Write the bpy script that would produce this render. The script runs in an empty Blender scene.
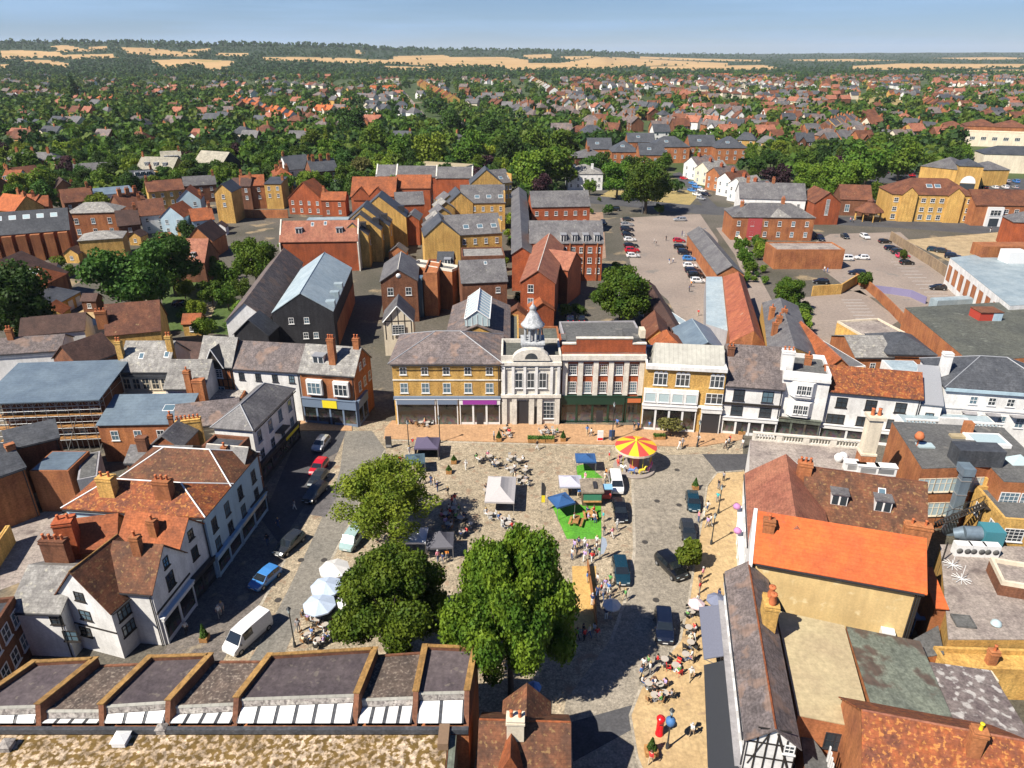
import bpy, math, random
import numpy as np
from mathutils import Vector, Matrix
random.seed(7)
S = bpy.context.scene
COL = S.collection
HC = 55.0; FL = 710.0; PITCH = math.atan(330/710)
SP, CP = math.sin(PITCH), math.cos(PITCH)

def at(px, py, h=0.0):
    """where the ray through a photo pixel meets the level h"""
    u = (px-512)/FL; v = (py-384)/FL
    dy = CP-v*SP; dz = -SP-v*CP
    t = (h-HC)/dz
    return Vector((u*t, dy*t, h))
def pix(p):
    x, y, z = p[0], p[1], p[2]-HC
    zc = y*CP-z*SP; yc = y*SP+z*CP
    return (512+FL*x/zc, 384-FL*yc/zc)
def zat(g, ty):
    """height above ground point g (world xy) that shows at pixel row ty"""
    a, b = 0.0, 60.0
    for _ in range(40):
        m = (a+b)/2
        if pix((g[0], g[1], m))[1] > ty: a = m
        else: b = m
    return (a+b)/2

# ---------------------------------------------------------------- materials
MATS = {}
def nn(nt, t, **kw):
    n = nt.nodes.new(t)
    for k, v in kw.items(): setattr(n, k, v)
    return n
def M(name, c, c2=None, scale=.35, c3=None, thr=.62, s3=1.5, lines=None, lw=.2, ld=.35, rough=.8, metal=0.0, var=.12, fine=.25, spec=.3, bump=0.0):
    """weathered surface: base colour c mottled with c2, blotches of c3, optional courses"""
    if name in MATS: return MATS[name]
    m = bpy.data.materials.new(name); m.use_nodes = True
    nt = m.node_tree; b = nt.nodes['Principled BSDF']; L = nt.links.new
    tc = nn(nt, 'ShaderNodeTexCoord'); oi = nn(nt, 'ShaderNodeObjectInfo')
    off = nn(nt, 'ShaderNodeVectorMath', operation='MULTIPLY_ADD')
    comb = nn(nt, 'ShaderNodeCombineXYZ'); L(oi.outputs['Random'], comb.inputs[0]); L(oi.outputs['Random'], comb.inputs[1])
    L(comb.outputs[0], off.inputs[0]); off.inputs[1].default_value = (57, 91, 0); L(tc.outputs['Object'], off.inputs[2])
    v = off.outputs[0]
    def mix(fac, a, bb, mode='MIX'):
        x = nn(nt, 'ShaderNodeMix', data_type='RGBA', blend_type=mode)
        for s, val in ((0, fac), (6, a), (7, bb)):
            if isinstance(val, (int, float)): x.inputs[s].default_value = val
            elif isinstance(val, tuple): x.inputs[s].default_value = (*val[:3], 1)
            else: L(val, x.inputs[s])
        return x.outputs[2]
    def noise(s, det=3, vec=None):
        x = nn(nt, 'ShaderNodeTexNoise'); x.inputs['Scale'].default_value = s; x.inputs['Detail'].default_value = det
        L(vec or v, x.inputs['Vector']); return x.outputs['Fac']
    def ramp(fac, lo, hi, a=0., bb=1.):
        x = nn(nt, 'ShaderNodeMapRange'); L(fac, x.inputs[0])
        for i, q in enumerate((lo, hi, a, bb)): x.inputs[i+1].default_value = q
        return x.outputs[0]
    c2 = c2 or tuple(q*.72 for q in c)
    col = mix(ramp(noise(scale, 4), .35, .65), c, c2)
    f = ramp(noise(4.5, 2), .3, .7, 1-fine, 1+fine)
    cc = nn(nt, 'ShaderNodeCombineColor')
    for i in range(3): L(f, cc.inputs[i])
    col = mix(1., col, cc.outputs[0], 'MULTIPLY')
    if c3: col = mix(ramp(noise(s3, 5), thr, thr+.08), col, c3)
    if lines:
        sx = nn(nt, 'ShaderNodeSeparateXYZ'); L(tc.outputs['Object'], sx.inputs[0])
        if lines == 'z': src = sx.outputs[2]
        elif lines == 'x': src = sx.outputs[0]
        elif lines == 'y': src = sx.outputs[1]
        if lines in 'xyz':
            d = nn(nt, 'ShaderNodeMath', operation='DIVIDE'); L(src, d.inputs[0]); d.inputs[1].default_value = lw
            fr = nn(nt, 'ShaderNodeMath', operation='FRACT'); L(d.outputs[0], fr.inputs[0])
            fac = ramp(fr.outputs[0], .0, .3, ld, 0.)
        else:
            vo = nn(nt, 'ShaderNodeTexVoronoi', feature='DISTANCE_TO_EDGE'); vo.inputs['Scale'].default_value = 1/lw
            L(tc.outputs['Object'], vo.inputs['Vector']); fac = ramp(vo.outputs['Distance'], .0, .12, ld, 0.)
        col = mix(fac, col, tuple(q*.35 for q in c))
    st = nn(nt, 'ShaderNodeMapping'); st.inputs['Scale'].default_value = (1.6, 1.6, .22); L(v, st.inputs[0])
    f2 = ramp(noise(1., 3, st.outputs[0]), .32, .68, 1-fine*.9-.05, 1.06)
    c4 = nn(nt, 'ShaderNodeCombineColor')
    for i in range(3): L(f2, c4.inputs[i])
    col = mix(1., col, c4.outputs[0], 'MULTIPLY')
    # each building its own tone
    g = ramp(oi.outputs['Random'], 0, 1, 1-var, 1+var)
    cc2 = nn(nt, 'ShaderNodeCombineColor')
    for i in range(3): L(g, cc2.inputs[i])
    col = mix(1., col, cc2.outputs[0], 'MULTIPLY')
    L(col, b.inputs['Base Color'])
    b.inputs['Roughness'].default_value = rough; b.inputs['Metallic'].default_value = metal
    b.inputs['Specular IOR Level'].default_value = spec
    if bump:
        bp = nn(nt, 'ShaderNodeBump'); bp.inputs['Strength'].default_value = bump; bp.inputs['Distance'].default_value = .05
        L(noise(3., 4), bp.inputs['Height']); L(bp.outputs[0], b.inputs['Normal'])
    MATS[name] = m; return m
def plain(name, c, rough=.5, metal=0., spec=.5, coat=0.):
    if name in MATS: return MATS[name]
    m = bpy.data.materials.new(name); m.use_nodes = True; nt = m.node_tree
    b = nt.nodes['Principled BSDF']
    tc = nn(nt, 'ShaderNodeTexCoord'); no = nn(nt, 'ShaderNodeTexNoise'); no.inputs['Scale'].default_value = 6
    nt.links.new(tc.outputs['Object'], no.inputs['Vector'])
    x = nn(nt, 'ShaderNodeMix', data_type='RGBA'); nt.links.new(no.outputs['Fac'], x.inputs[0])
    x.inputs[6].default_value = (*[q*.85 for q in c], 1); x.inputs[7].default_value = (*[min(1, q*1.15) for q in c], 1)
    nt.links.new(x.outputs[2], b.inputs['Base Color'])
    b.inputs['Roughness'].default_value = rough; b.inputs['Metallic'].default_value = metal
    b.inputs['Specular IOR Level'].default_value = spec; b.inputs['Coat Weight'].default_value = coat
    MATS[name] = m; return m
def leafmat(name, c, c2, tr=.3):
    if name in MATS: return MATS[name]
    m = bpy.data.materials.new(name); m.use_nodes = True; nt = m.node_tree; L = nt.links.new
    b = nt.nodes['Principled BSDF']; out = nt.nodes['Material Output']
    tc = nn(nt, 'ShaderNodeTexCoord'); no = nn(nt, 'ShaderNodeTexNoise'); no.inputs['Scale'].default_value = .7; no.inputs['Detail'].default_value = 4
    L(tc.outputs['Object'], no.inputs['Vector'])
    mr = nn(nt, 'ShaderNodeMapRange'); L(no.outputs['Fac'], mr.inputs[0]); mr.inputs[1].default_value = .35; mr.inputs[2].default_value = .65
    x = nn(nt, 'ShaderNodeMix', data_type='RGBA'); L(mr.outputs[0], x.inputs[0])
    x.inputs[6].default_value = (*c, 1); x.inputs[7].default_value = (*c2, 1)
    oi = nn(nt, 'ShaderNodeObjectInfo')
    hs = nn(nt, 'ShaderNodeHueSaturation'); L(x.outputs[2], hs.inputs['Color'])
    m1 = nn(nt, 'ShaderNodeMapRange'); L(oi.outputs['Random'], m1.inputs[0]); m1.inputs[3].default_value = .62; m1.inputs[4].default_value = 1.35; L(m1.outputs[0], hs.inputs['Value'])
    m2 = nn(nt, 'ShaderNodeMath', operation='MULTIPLY'); L(oi.outputs['Random'], m2.inputs[0]); m2.inputs[1].default_value = 7.31
    m3 = nn(nt, 'ShaderNodeMath', operation='FRACT'); L(m2.outputs[0], m3.inputs[0])
    m4 = nn(nt, 'ShaderNodeMapRange'); L(m3.outputs[0], m4.inputs[0]); m4.inputs[3].default_value = .485; m4.inputs[4].default_value = .515; L(m4.outputs[0], hs.inputs['Hue'])
    L(hs.outputs[0], b.inputs['Base Color']); b.inputs['Roughness'].default_value = .65; b.inputs['Specular IOR Level'].default_value = .25
    t = nn(nt, 'ShaderNodeBsdfTranslucent'); L(hs.outputs[0], t.inputs[0])
    ms = nn(nt, 'ShaderNodeMixShader'); ms.inputs[0].default_value = tr
    L(b.outputs[0], ms.inputs[1]); L(t.outputs[0], ms.inputs[2]); L(ms.outputs[0], out.inputs[0])
    MATS[name] = m; return m

TILE = M('tile_brown', (.19,.075,.04), (.11,.045,.03), c3=(.3,.2,.1), thr=.66, lines='z', lw=.2)
TILEO = M('tile_orange', (.34,.1,.035), (.22,.07,.03), c3=(.2,.09,.05), thr=.66, lines='z', lw=.2)
TILEX = M('tile_new_orange', (.55,.12,.03), (.42,.095,.03), scale=.35, c3=(.33,.09,.04), thr=.64, s3=2., lines='z', lw=.25, ld=.25, fine=.12)
TILEL = M('tile_lichen', (.31,.088,.03), (.14,.05,.03), scale=1.1, c3=(.42,.18,.05), thr=.55, s3=3.5, lines='z', lw=.2)
TILEM = M('tile_mossy', (.2,.08,.04), (.1,.05,.032), scale=.8, c3=(.27,.16,.07), thr=.58, s3=3., lines='z', lw=.2)
TILEP = M('tile_pink', (.36,.15,.09), (.27,.1,.065), c3=(.2,.1,.08), thr=.68, lines='z', lw=.2)
TILED = M('tile_dark', (.09,.05,.04), (.06,.035,.03), c3=(.14,.1,.08), thr=.68, lines='z', lw=.2)
SLATE = M('slate_grey', (.16,.155,.155), (.11,.105,.11), c3=(.27,.26,.22), thr=.64, lines='z', lw=.22, ld=.3, rough=.55)
SLATED = M('slate_dark', (.085,.09,.1), (.06,.065,.075), c3=(.13,.13,.13), thr=.68, lines='z', lw=.22, ld=.3, rough=.5)
SLATEP = M('slate_pale', (.3,.29,.27), (.2,.19,.18), scale=.8, c3=(.42,.4,.33), thr=.6, lines='z', lw=.22, ld=.3)
SLATEB = M('slate_brownish', (.19,.155,.145), (.13,.11,.11), scale=.3, c3=(.235,.165,.135), thr=.54, s3=.5, lines='z', lw=.22, ld=.3, fine=.35)
BRICK = M('brick_red', (.38,.095,.035), (.27,.07,.03), lines='z', lw=.3, ld=.15, fine=.2)
BRICKO = M('brick_orange', (.42,.165,.065), (.3,.11,.05), lines='z', lw=.3, ld=.15, fine=.22)
BRICKY = M('brick_yellow', (.6,.37,.11), (.5,.29,.085), c3=(.3,.18,.08), thr=.68, lines='z', lw=.3, ld=.12)
BRICKB = M('brick_brown', (.2,.085,.045), (.14,.06,.035), lines='z', lw=.3, ld=.15)
WHITE = M('white_render', (.76,.75,.73), (.62,.61,.59), scale=.5, fine=.08, var=.04)
CREAM = M('cream_render', (.68,.6,.46), (.6,.52,.4), fine=.08, var=.05)
STONE = M('pale_stone', (.7,.66,.58), (.58,.54,.47), scale=.9, fine=.12, var=.05)
BUFFR = M('buff_render', (.62,.45,.21), (.55,.39,.18), scale=.4, c3=(.68,.54,.3), thr=.6, s3=.9, fine=.08)
BLUER = M('pale_blue_render', (.42,.55,.62), (.36,.48,.56), fine=.05, var=.05)
GREYR = M('grey_render', (.34,.33,.34), (.27,.26,.27), fine=.1)
TIMB = plain('black_timber', (.02,.016,.014), .7)
DARKW = M('dark_boarding', (.035,.035,.04), (.025,.025,.03), lines='z', lw=.25, ld=.5)
BAYT = M('bay_tile', (.14,.105,.085), (.09,.07,.06), scale=.8, c3=(.24,.2,.16), thr=.57, s3=4.5, lines='z', lw=.2, fine=.3)
FELT = M('felt_grey', (.13,.13,.125), (.1,.1,.1), scale=.25, c3=(.2,.19,.17), thr=.6, s3=.5, var=.05)
FELTG = M('felt_green_grey', (.115,.12,.1), (.085,.09,.08), scale=.2, c3=(.17,.18,.15), thr=.62, s3=.4, lines='x', lw=3., ld=.12)
FELTB = M('felt_beige', (.36,.31,.27), (.25,.21,.19), scale=.3, c3=(.16,.13,.12), thr=.6, s3=.25, var=.05)
FELTP = M('felt_purple', (.105,.085,.088), (.075,.06,.066), scale=.5, c3=(.16,.135,.12), thr=.6, s3=1.6, fine=.2)
MOSS = M('moss_gravel', (.5,.39,.28), (.36,.26,.16), scale=.5, c3=(.16,.1,.028), thr=.46, s3=2.2, fine=.5)
METALG = M('metal_green', (.17,.19,.15), (.125,.14,.115), scale=.4, c3=(.1,.075,.06), thr=.55, s3=.5, lines='x', lw=.9, ld=.3, rough=.5)
METALC = M('metal_cream', (.42,.35,.21), (.36,.29,.18), scale=.3, lines='y', lw=.8, ld=.1, rough=.5, fine=.1)
METALB = M('metal_blue', (.2,.26,.31), (.15,.2,.25), scale=.3, lines='y', lw=.6, ld=.2, rough=.45, metal=.3, fine=.08)
METALP = M('metal_pale', (.36,.43,.46), (.27,.34,.38), scale=.3, lines='y', lw=.5, ld=.25, rough=.5, fine=.1)
METALW = M('metal_white', (.4,.39,.34), (.34,.33,.29), scale=.3, lines='x', lw=.7, ld=.3, rough=.5, fine=.06)
METALR = M('metal_rust', (.36,.12,.06), (.28,.085,.05), scale=.4, c3=(.5,.36,.28), thr=.66, s3=.5, lines='y', lw=.6, ld=.2)
STREAK = M('streaked_felt', (.12,.095,.095), (.2,.17,.16), scale=.9, c3=(.42,.4,.38), thr=.54, s3=1.3)
LEAD = plain('lead', (.3,.31,.33), .45, .2)
WPAINT = plain('white_paint', (.7,.7,.69), .4)
PALER = M('pale_lichen_roof', (.36,.33,.26), (.28,.26,.21), scale=.6, fine=.25)
CONC = M('concrete', (.4,.37,.33), (.3,.27,.25), scale=1.2, c3=(.17,.15,.14), thr=.53, s3=4., fine=.3)
COPING = M('yellow_coping', (.36,.21,.07), (.27,.15,.05), c3=(.24,.15,.06), thr=.62, lines='x', lw=.5, ld=.3)
GLASS = plain('window_glass', (.035,.045,.055), .08, 0., .8)
GLASSB = plain('blue_glass', (.1,.16,.2), .12, 0., .8)
GLASSP = plain('pale_glass', (.4,.5,.52), .2, 0., .7)
DARK = plain('dark_paint', (.03,.03,.035), .5)
BLUEG = plain('blue_grey_paint', (.15,.2,.28), .5)
GREENP = plain('dark_green_paint', (.01,.04,.025), .4)
YELL = plain('yellow_sign', (.75,.62,.03), .5)
SHOPBL = plain('shop_blue', (.07,.2,.42), .5)
PURP = plain('purple_sign', (.28,.04,.3), .5)
POT = plain('chimney_pot', (.48,.14,.05), .8)
STEEL = plain('galvanised', (.4,.41,.42), .4, .6)
BARK = M('bark', (.13,.1,.07), (.08,.06,.045), scale=2.)
WOOD = M('bare_wood', (.42,.22,.08), (.34,.17,.06), scale=2.)

def shopmat():
    m = plain('shop_glass', (.03,.035,.04), .1, 0., .8); nt = m.node_tree; L = nt.links.new; b = nt.nodes['Principled BSDF']; tc = nn(nt, 'ShaderNodeTexCoord')
    vo = nn(nt, 'ShaderNodeTexVoronoi'); vo.inputs['Scale'].default_value = 2.2; L(tc.outputs['Object'], vo.inputs['Vector'])
    sx = nn(nt, 'ShaderNodeSeparateXYZ'); L(tc.outputs['Object'], sx.inputs[0]); mr = nn(nt, 'ShaderNodeMapRange'); L(sx.outputs[2], mr.inputs[0])
    for i, q in enumerate((.4, 2., .5, .05)): mr.inputs[i+1].default_value = q
    mx = nn(nt, 'ShaderNodeMix', data_type='RGBA'); L(mr.outputs[0], mx.inputs[0]); mx.inputs[6].default_value = (.02,.022,.025,1); L(vo.outputs['Color'], mx.inputs[7])
    mu = nn(nt, 'ShaderNodeMix', data_type='RGBA', blend_type='MULTIPLY'); mu.inputs[0].default_value = 1; L(mx.outputs[2], mu.inputs[6]); mu.inputs[7].default_value = (.34,.3,.27,1); hs = nn(nt, 'ShaderNodeHueSaturation'); hs.inputs['Saturation'].default_value = .45; L(mu.outputs[2], hs.inputs['Color']); L(hs.outputs[0], b.inputs['Base Color']); return m
SHOPG = shopmat()
# ---------------------------------------------------------------- mesh builder
class MB:
    def __init__(s): s.v = []; s.f = []; s.m = []; s.sm = []
    def face(s, pts, mi=0, sm=False):
        i = len(s.v); s.v += [tuple(p) for p in pts]; s.f.append(tuple(range(i, i+len(pts)))); s.m.append(mi); s.sm.append(sm); return s
    def raw(s, vs, fs, mi=0, sm=False):
        i = len(s.v); s.v += [tuple(p) for p in vs]
        for f in fs: s.f.append(tuple(i+k for k in f)); s.m.append(mi); s.sm.append(sm)
        return s
    def box(s, x0, y0, z0, x1, y1, z1, mi=0):
        return s.raw([(x0,y0,z0),(x1,y0,z0),(x1,y1,z0),(x0,y1,z0),(x0,y0,z1),(x1,y0,z1),(x1,y1,z1),(x0,y1,z1)],
                     [(3,2,1,0),(4,5,6,7),(0,1,5,4),(1,2,6,5),(2,3,7,6),(3,0,4,7)], mi)
    def cyl(s, p0, p1, r0, r1=None, n=8, mi=0, sm=True, caps=True):
        r1 = r0 if r1 is None else r1
        p0, p1 = Vector(p0), Vector(p1); d = (p1-p0)
        if d.length < 1e-6: return s
        q = d.to_track_quat('Z', 'Y')
        a = [p0+q@Vector((r0*math.cos(6.2832*k/n), r0*math.sin(6.2832*k/n), 0)) for k in range(n)]
        b = [p1+q@Vector((r1*math.cos(6.2832*k/n), r1*math.sin(6.2832*k/n), 0)) for k in range(n)]
        s.raw(a+b, [(k, (k+1) % n, n+(k+1) % n, n+k) for k in range(n)], mi, sm)
        if caps:
            s.face(list(reversed(a)), mi); s.face(b, mi)
        return s
    def lathe(s, prof, c=(0,0,0), n=12, mi=0, sm=True):
        i = len(s.v)
        for r, z in prof:
            for k in range(n): s.v.append((c[0]+r*math.cos(6.2832*k/n), c[1]+r*math.sin(6.2832*k/n), c[2]+z))
        for j in range(len(prof)-1):
            for k in range(n):
                s.f.append((i+j*n+k, i+j*n+(k+1) % n, i+(j+1)*n+(k+1) % n, i+(j+1)*n+k)); s.m.append(mi); s.sm.append(sm)
        return s
    def prism(s, poly, z0, z1, mi=0, mtop=None):
        """poly: list of (x,y) ccw"""
        n = len(poly)
        if sum(poly[k][0]*poly[(k+1) % n][1]-poly[(k+1) % n][0]*poly[k][1] for k in range(n)) < 0: poly = poly[::-1]
        vs = [(p[0], p[1], z0) for p in poly]+[(p[0], p[1], z1) for p in poly]
        s.raw(vs, [(k, (k+1) % n, n+(k+1) % n, n+k) for k in range(n)]+[tuple(range(n-1, -1, -1))], mi)
        s.raw(vs, [tuple(range(n, 2*n))], mi if mtop is None else mtop)
        return s
    def xf(s, mat):
        s.v = [tuple(mat@Vector(p)) for p in s.v]; return s
    def add(s, o, mat=None):
        i = len(s.v); s.v += [tuple(mat@Vector(p)) for p in o.v] if mat else o.v
        s.f += [tuple(i+k for k in f) for f in o.f]; s.m += o.m; s.sm += o.sm; return s
    def mesh(s, name, mats):
        me = bpy.data.meshes.new(name); me.from_pydata(s.v, [], s.f)
        if not isinstance(mats, (list, tuple)): mats = [mats]
        for m in mats: me.materials.append(m)
        me.polygons.foreach_set('material_index', s.m); me.polygons.foreach_set('use_smooth', s.sm); me.update()
        return me
    def build(s, name, mats, parent=None, loc=(0,0,0), rz=0.):
        return obj(name, s.mesh(name, mats), parent, loc, rz)
def obj(name, me, parent=None, loc=(0,0,0), rz=0.):
    o = bpy.data.objects.new(name, me); COL.objects.link(o)
    if parent: o.parent = parent
    o.location = loc; o.rotation_euler = (0, 0, rz); return o
TH = []   # every thing, for the labels
def tag(o, label, cat, group=None, kind=None):
    if kind: o['kind'] = kind
    if label: o['label'] = label
    if cat: o['category'] = cat
    if group: o['group'] = group
    if not kind: TH.append(o)
    return o
def thing(name, label, cat, loc=(0,0,0), rz=0., group=None):
    return tag(obj(name, None, None, loc, rz), label, cat, group)
def kids(o):
    return [c for c in o.children]
def copytree(root, loc, rz=None, label=None, scale=None, mats=None, group=None):
    """copies a thing, its parts and sub-parts; mats = {old material name: material} swaps colours on the copy"""
    def cp(o, par):
        c = o.copy(); COL.objects.link(c)
        c.parent = par
        if mats and o.type == 'MESH':
            for i, sl in enumerate(o.material_slots):
                nm = sl.material.name if sl.material else ''
                if nm in mats:
                    c.material_slots[i].link = 'OBJECT'; c.material_slots[i].material = mats[nm]
        for ch in CH.get(o, ()): cp(ch, c)
        return c
    if root not in CH:
        def reg(o):
            CH[o] = list(o.children)
            for q in CH[o]: reg(q)
        reg(root)
    r = cp(root, None); r.location = loc
    if rz is not None: r.rotation_euler = (0, 0, rz)
    if scale: r.scale = scale if isinstance(scale, tuple) else (scale,)*3
    if label: r['label'] = label
    if group: r['group'] = group
    TH.append(r)
    return r
CH = {}

# ---------------------------------------------------------------- windows, shopfronts, chimneys
WM = {}
def winmesh(w, h, st, fm):
    key = (round(w, 2), round(h, 2), st, fm.name)
    if key in WM: return WM[key]
    b = MB(); t = .09
    b.box(-w/2, -.06, 0, w/2, 0, t); b.box(-w/2, -.06, h-t, w/2, 0, h)
    b.box(-w/2, -.06, t, -w/2+t, 0, h-t); b.box(w/2-t, -.06, t, w/2, 0, h-t)
    b.box(-w/2-.1, -.14, -.1, w/2+.1, 0, 0)
    if st in ('sash', 'cross', 'arch'): b.box(-w/2+t, -.052, h/2-.035, w/2-t, -.01, h/2+.035)
    if st in ('cross', 'sash', 'arch'): b.box(-.025, -.045, t, .025, -.01, h-t)
    if st == 'tri':
        for q in (-w/6, w/6): b.box(q-.05, -.055, t, q+.05, -.01, h-t)
        b.box(-w/2+t, -.045, h*.6, w/2-t, -.01, h*.6+.04)
    if st == 'grid':
        for q in (-w/4, 0, w/4): b.box(q-.02, -.052, t, q+.02, -.01, h-t)
        for q in (.25, .5, .75): b.box(-w/2+t, -.045, h*q-.02, w/2-t, -.01, h*q+.02)
    if st == 'arch':
        pts = [(-w/2+w*k/8, h+.22*w*math.sin(math.pi*k/8)) for k in range(9)]
        b.raw([(x, -.06, z) for x, z in pts]+[(x, 0, z) for x, z in pts], [tuple(range(8, -1, -1))]+[(k, k+1, k+10, k+9) for k in range(8)])
    me = b.mesh('window', fm)
    g = MB().face([(-w/2+t, -.012, t), (w/2-t, -.012, t), (w/2-t, -.012, h-t), (-w/2+t, -.012, h-t)])
    gm = g.mesh('pane', GLASS)
    WM[key] = (me, gm); return WM[key]
GL2 = [GLASS, GLASS, GLASSB]
def window(parent, loc, rz, w=1., h=1.5, st='sash', fm=None, glass=None):
    me, gm = winmesh(w, h, st, fm or WPAINT)
    o = obj('window', me, parent, loc, rz); p = obj('pane', gm, o)
    gl = glass or random.choice(GL2)
    if gl is not GLASS:
        p.material_slots[0].link = 'OBJECT'; p.material_slots[0].material = gl
    return o
def chimney(parent, loc, w=.9, d=.6, h=2.2, pots=2, mat=None, drop=1.5, rz=0., name='chimney', potm=None):
    b = MB(); b.box(-w/2, -d/2, -drop, w/2, d/2, h); b.box(-w/2-.07, -d/2-.07, h-.35, w/2+.07, d/2+.07, h-.15); b.box(-w/2-.05, -d/2-.05, h, w/2+.05, d/2+.05, h+.08)
    for k in range(pots):
        x = (k-(pots-1)/2)*w/max(1, pots)
        b.lathe([(.14, h+.08), (.12, h+.55), (.16, h+.6), (.15, h+.68), (.02, h+.66)], (x, 0, 0), 8, 1)
    return b.build(name, [mat or BRICKO, potm or POT], parent, loc, rz)

class Bd:
    """a building: root Empty at the front corner, x along the front, y into the building"""
    def __init__(s, name, label, cat, A, B, h, R=None, C=None, D=None, roof='gable', pitch=40, wall=None, rm=None, oh=.25,
                 par=.6, cap=None, group=None, hipin=None, world=False, base=0., ridge=None, gm=None):
        wall = wall or BRICK; rm = rm or TILE
        a, b = (Vector((*A, h)), Vector((*B, h))) if world else (at(*A, h), at(*B, h))
        d = Vector((b.x-a.x, b.y-a.y)); s.w = d.length; ang = math.atan2(d.y, d.x); x = d/s.w; y = Vector((-x.y, x.x))
        tp = math.tan(math.radians(pitch))
        def perp(q): return (Vector((q.x-a.x, q.y-a.y))).dot(y)
        if D is None:
            if R is not None:
                lo, hi = .5, 25.
                for _ in range(40):
                    m = (lo+hi)/2
                    if perp(at(*R, h+m*tp))-m > 0: lo = m
                    else: hi = m
                D = 2*lo
            else: D = perp(at(*C, h))
        s.D = D; s.h = h; s.ang = ang; s.x = x; s.y = y; s.roof_t = roof; s.tp = tp; s.a = a
        w = s.w
        s.root = thing(name, label, cat, (a.x, a.y, 0), ang, group)
        wb = MB(); rb = MB(); t = .14
        if roof == 'gable':
            rh = s.rh = D/2*tp
            pr = [(0, 0, base), (0, D, base), (0, D, h), (0, D/2, h+rh-.05), (0, 0, h)]
            n = 5; vs = pr+[(w, q[1], q[2]) for q in pr]
            wb.raw(vs, [(0, 1, 2, 3, 4), (9, 8, 7, 6, 5), (0, 4, 9, 5), (1, 6, 7, 2), (0, 5, 6, 1)])
            e = oh*tp
            cs = [(-oh, h-e), (D/2, h+rh), (D+oh, h-e), (D+oh, h-e+t), (D/2, h+rh+t*1.2), (-oh, h-e+t)]
            vs = [(-oh, q[0], q[1]) for q in cs]+[(w+oh, q[0], q[1]) for q in cs]
            rb.raw(vs, [(5, 4, 1, 0), (4, 3, 2, 1), (6, 7, 10, 11), (7, 8, 9, 10)]+[(k, (k+1) % 6, 6+(k+1) % 6, 6+k) for k in range(6)])
        elif roof == 'front':   # ridge runs front to back
            rh = s.rh = w/2*tp
            pr = [(0, 0, base), (w, 0, base), (w, 0, h), (w/2, 0, h+rh-.05), (0, 0, h)]
            vs = pr+[(q[0], D, q[2]) for q in pr]
            wb.raw(vs, [(0, 1, 2, 3, 4), (9, 8, 7, 6, 5), (0, 4, 9, 5), (1, 6, 7, 2)])
            e = oh*tp
            cs = [(-oh, h-e), (w/2, h+rh), (w+oh, h-e), (w+oh, h-e+t), (w/2, h+rh+t*1.2), (-oh, h-e+t)]
            vs = [(q[0], -oh, q[1]) for q in cs]+[(q[0], D+oh, q[1]) for q in cs]
            rb.raw(vs, [(0, 1, 4, 5), (1, 2, 3, 4), (11, 10, 7, 6), (10, 9, 8, 7)]+[(6+k, 6+(k+1) % 6, (k+1) % 6, k) for k in range(6)])
        elif roof == 'hip':
            m = min(w, D)/2; rh = s.rh = m*tp; hi = m if hipin is None else hipin
            wb.box(0, 0, base, w, D, h)
            if w >= D: r0, r1 = (hi, D/2), (w-hi, D/2)
            else: r0, r1 = (w/2, m), (w/2, D-m)
            z0 = h-oh*tp*.5
            c = [(-oh, -oh, z0), (w+oh, -oh, z0), (w+oh, D+oh, z0), (-oh, D+oh, z0)]
            T = [(p[0], p[1], p[2]+t) for p in c]+[(r0[0], r0[1], h+rh), (r1[0], r1[1], h+rh)]
            fs = [(0, 1, 5, 4), (1, 2, 5), (2, 3, 4, 5), (3, 0, 4)] if w >= D else [(0, 1, 4), (1, 2, 5, 4), (2, 3, 5), (3, 0, 4, 5)]
            rb.raw(T, fs); rb.raw(c+T[:4], [(3, 2, 1, 0), (0, 1, 5, 4), (1, 2, 6, 5), (2, 3, 7, 6), (3, 0, 4, 7)])
            s.hip = (T, r0, r1)
        elif roof == 'flat':
            s.rh = 0; wb.box(0, 0, base, w, D, h)
            rb.box(.25, .25, h, w-.25, D-.25, h+.06)
            if par:
                pb = MB(); k = .3
                pb.box(0, 0, h+.001, w, k, h+par); pb.box(0, D-k, h+.001, w, D, h+par); pb.box(0, k, h+.001, k, D-k, h+par-.004); pb.box(w-k, k, h+.001, w, D-k, h+par-.004)
                pb.build('parapet', cap or wall, s.root)
                if cap: pass
        elif roof == 'mono':    # slopes down towards the front
            rh = s.rh = D*tp
            pr = [(0, 0, base), (0, D, base), (0, D, h+rh), (0, 0, h)]
            vs = pr+[(w, q[1], q[2]) for q in pr]
            wb.raw(vs, [(0, 1, 2, 3), (7, 6, 5, 4), (0, 3, 7, 4), (1, 5, 6, 2)])
            cs = [(-oh, h-oh*tp+.02), (D+.1, h+rh+.1*tp+.02), (D+.1, h+rh+t), (-oh, h-oh*tp+t)]
            vs = [(-.1, q[0], q[1]) for q in cs]+[(w+.1, q[0], q[1]) for q in cs]
            rb.raw(vs, [(3, 2, 1, 0), (4, 5, 6, 7)]+[(k, (k+1) % 4, 4+(k+1) % 4, 4+k) for k in range(4)])
        s.wallo = wb.build('wall', wall, s.root)
        s.roof = rb.build('roof', rm, s.root)
        if ridge: s.ridgecap(ridge)
        if a.y < 125 and roof in ('gable', 'hip') and w > 4:
            g = MB(); g.box(-.1, -oh-.14, h-oh*tp*.7-.16, w+.1, -oh-.02, h-oh*tp*.7-.02); g.cyl((w-.25, -.1, 0), (w-.25, -.1, h-.3), .06, n=5); g.build('gutter', DARK, s.root)
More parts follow.
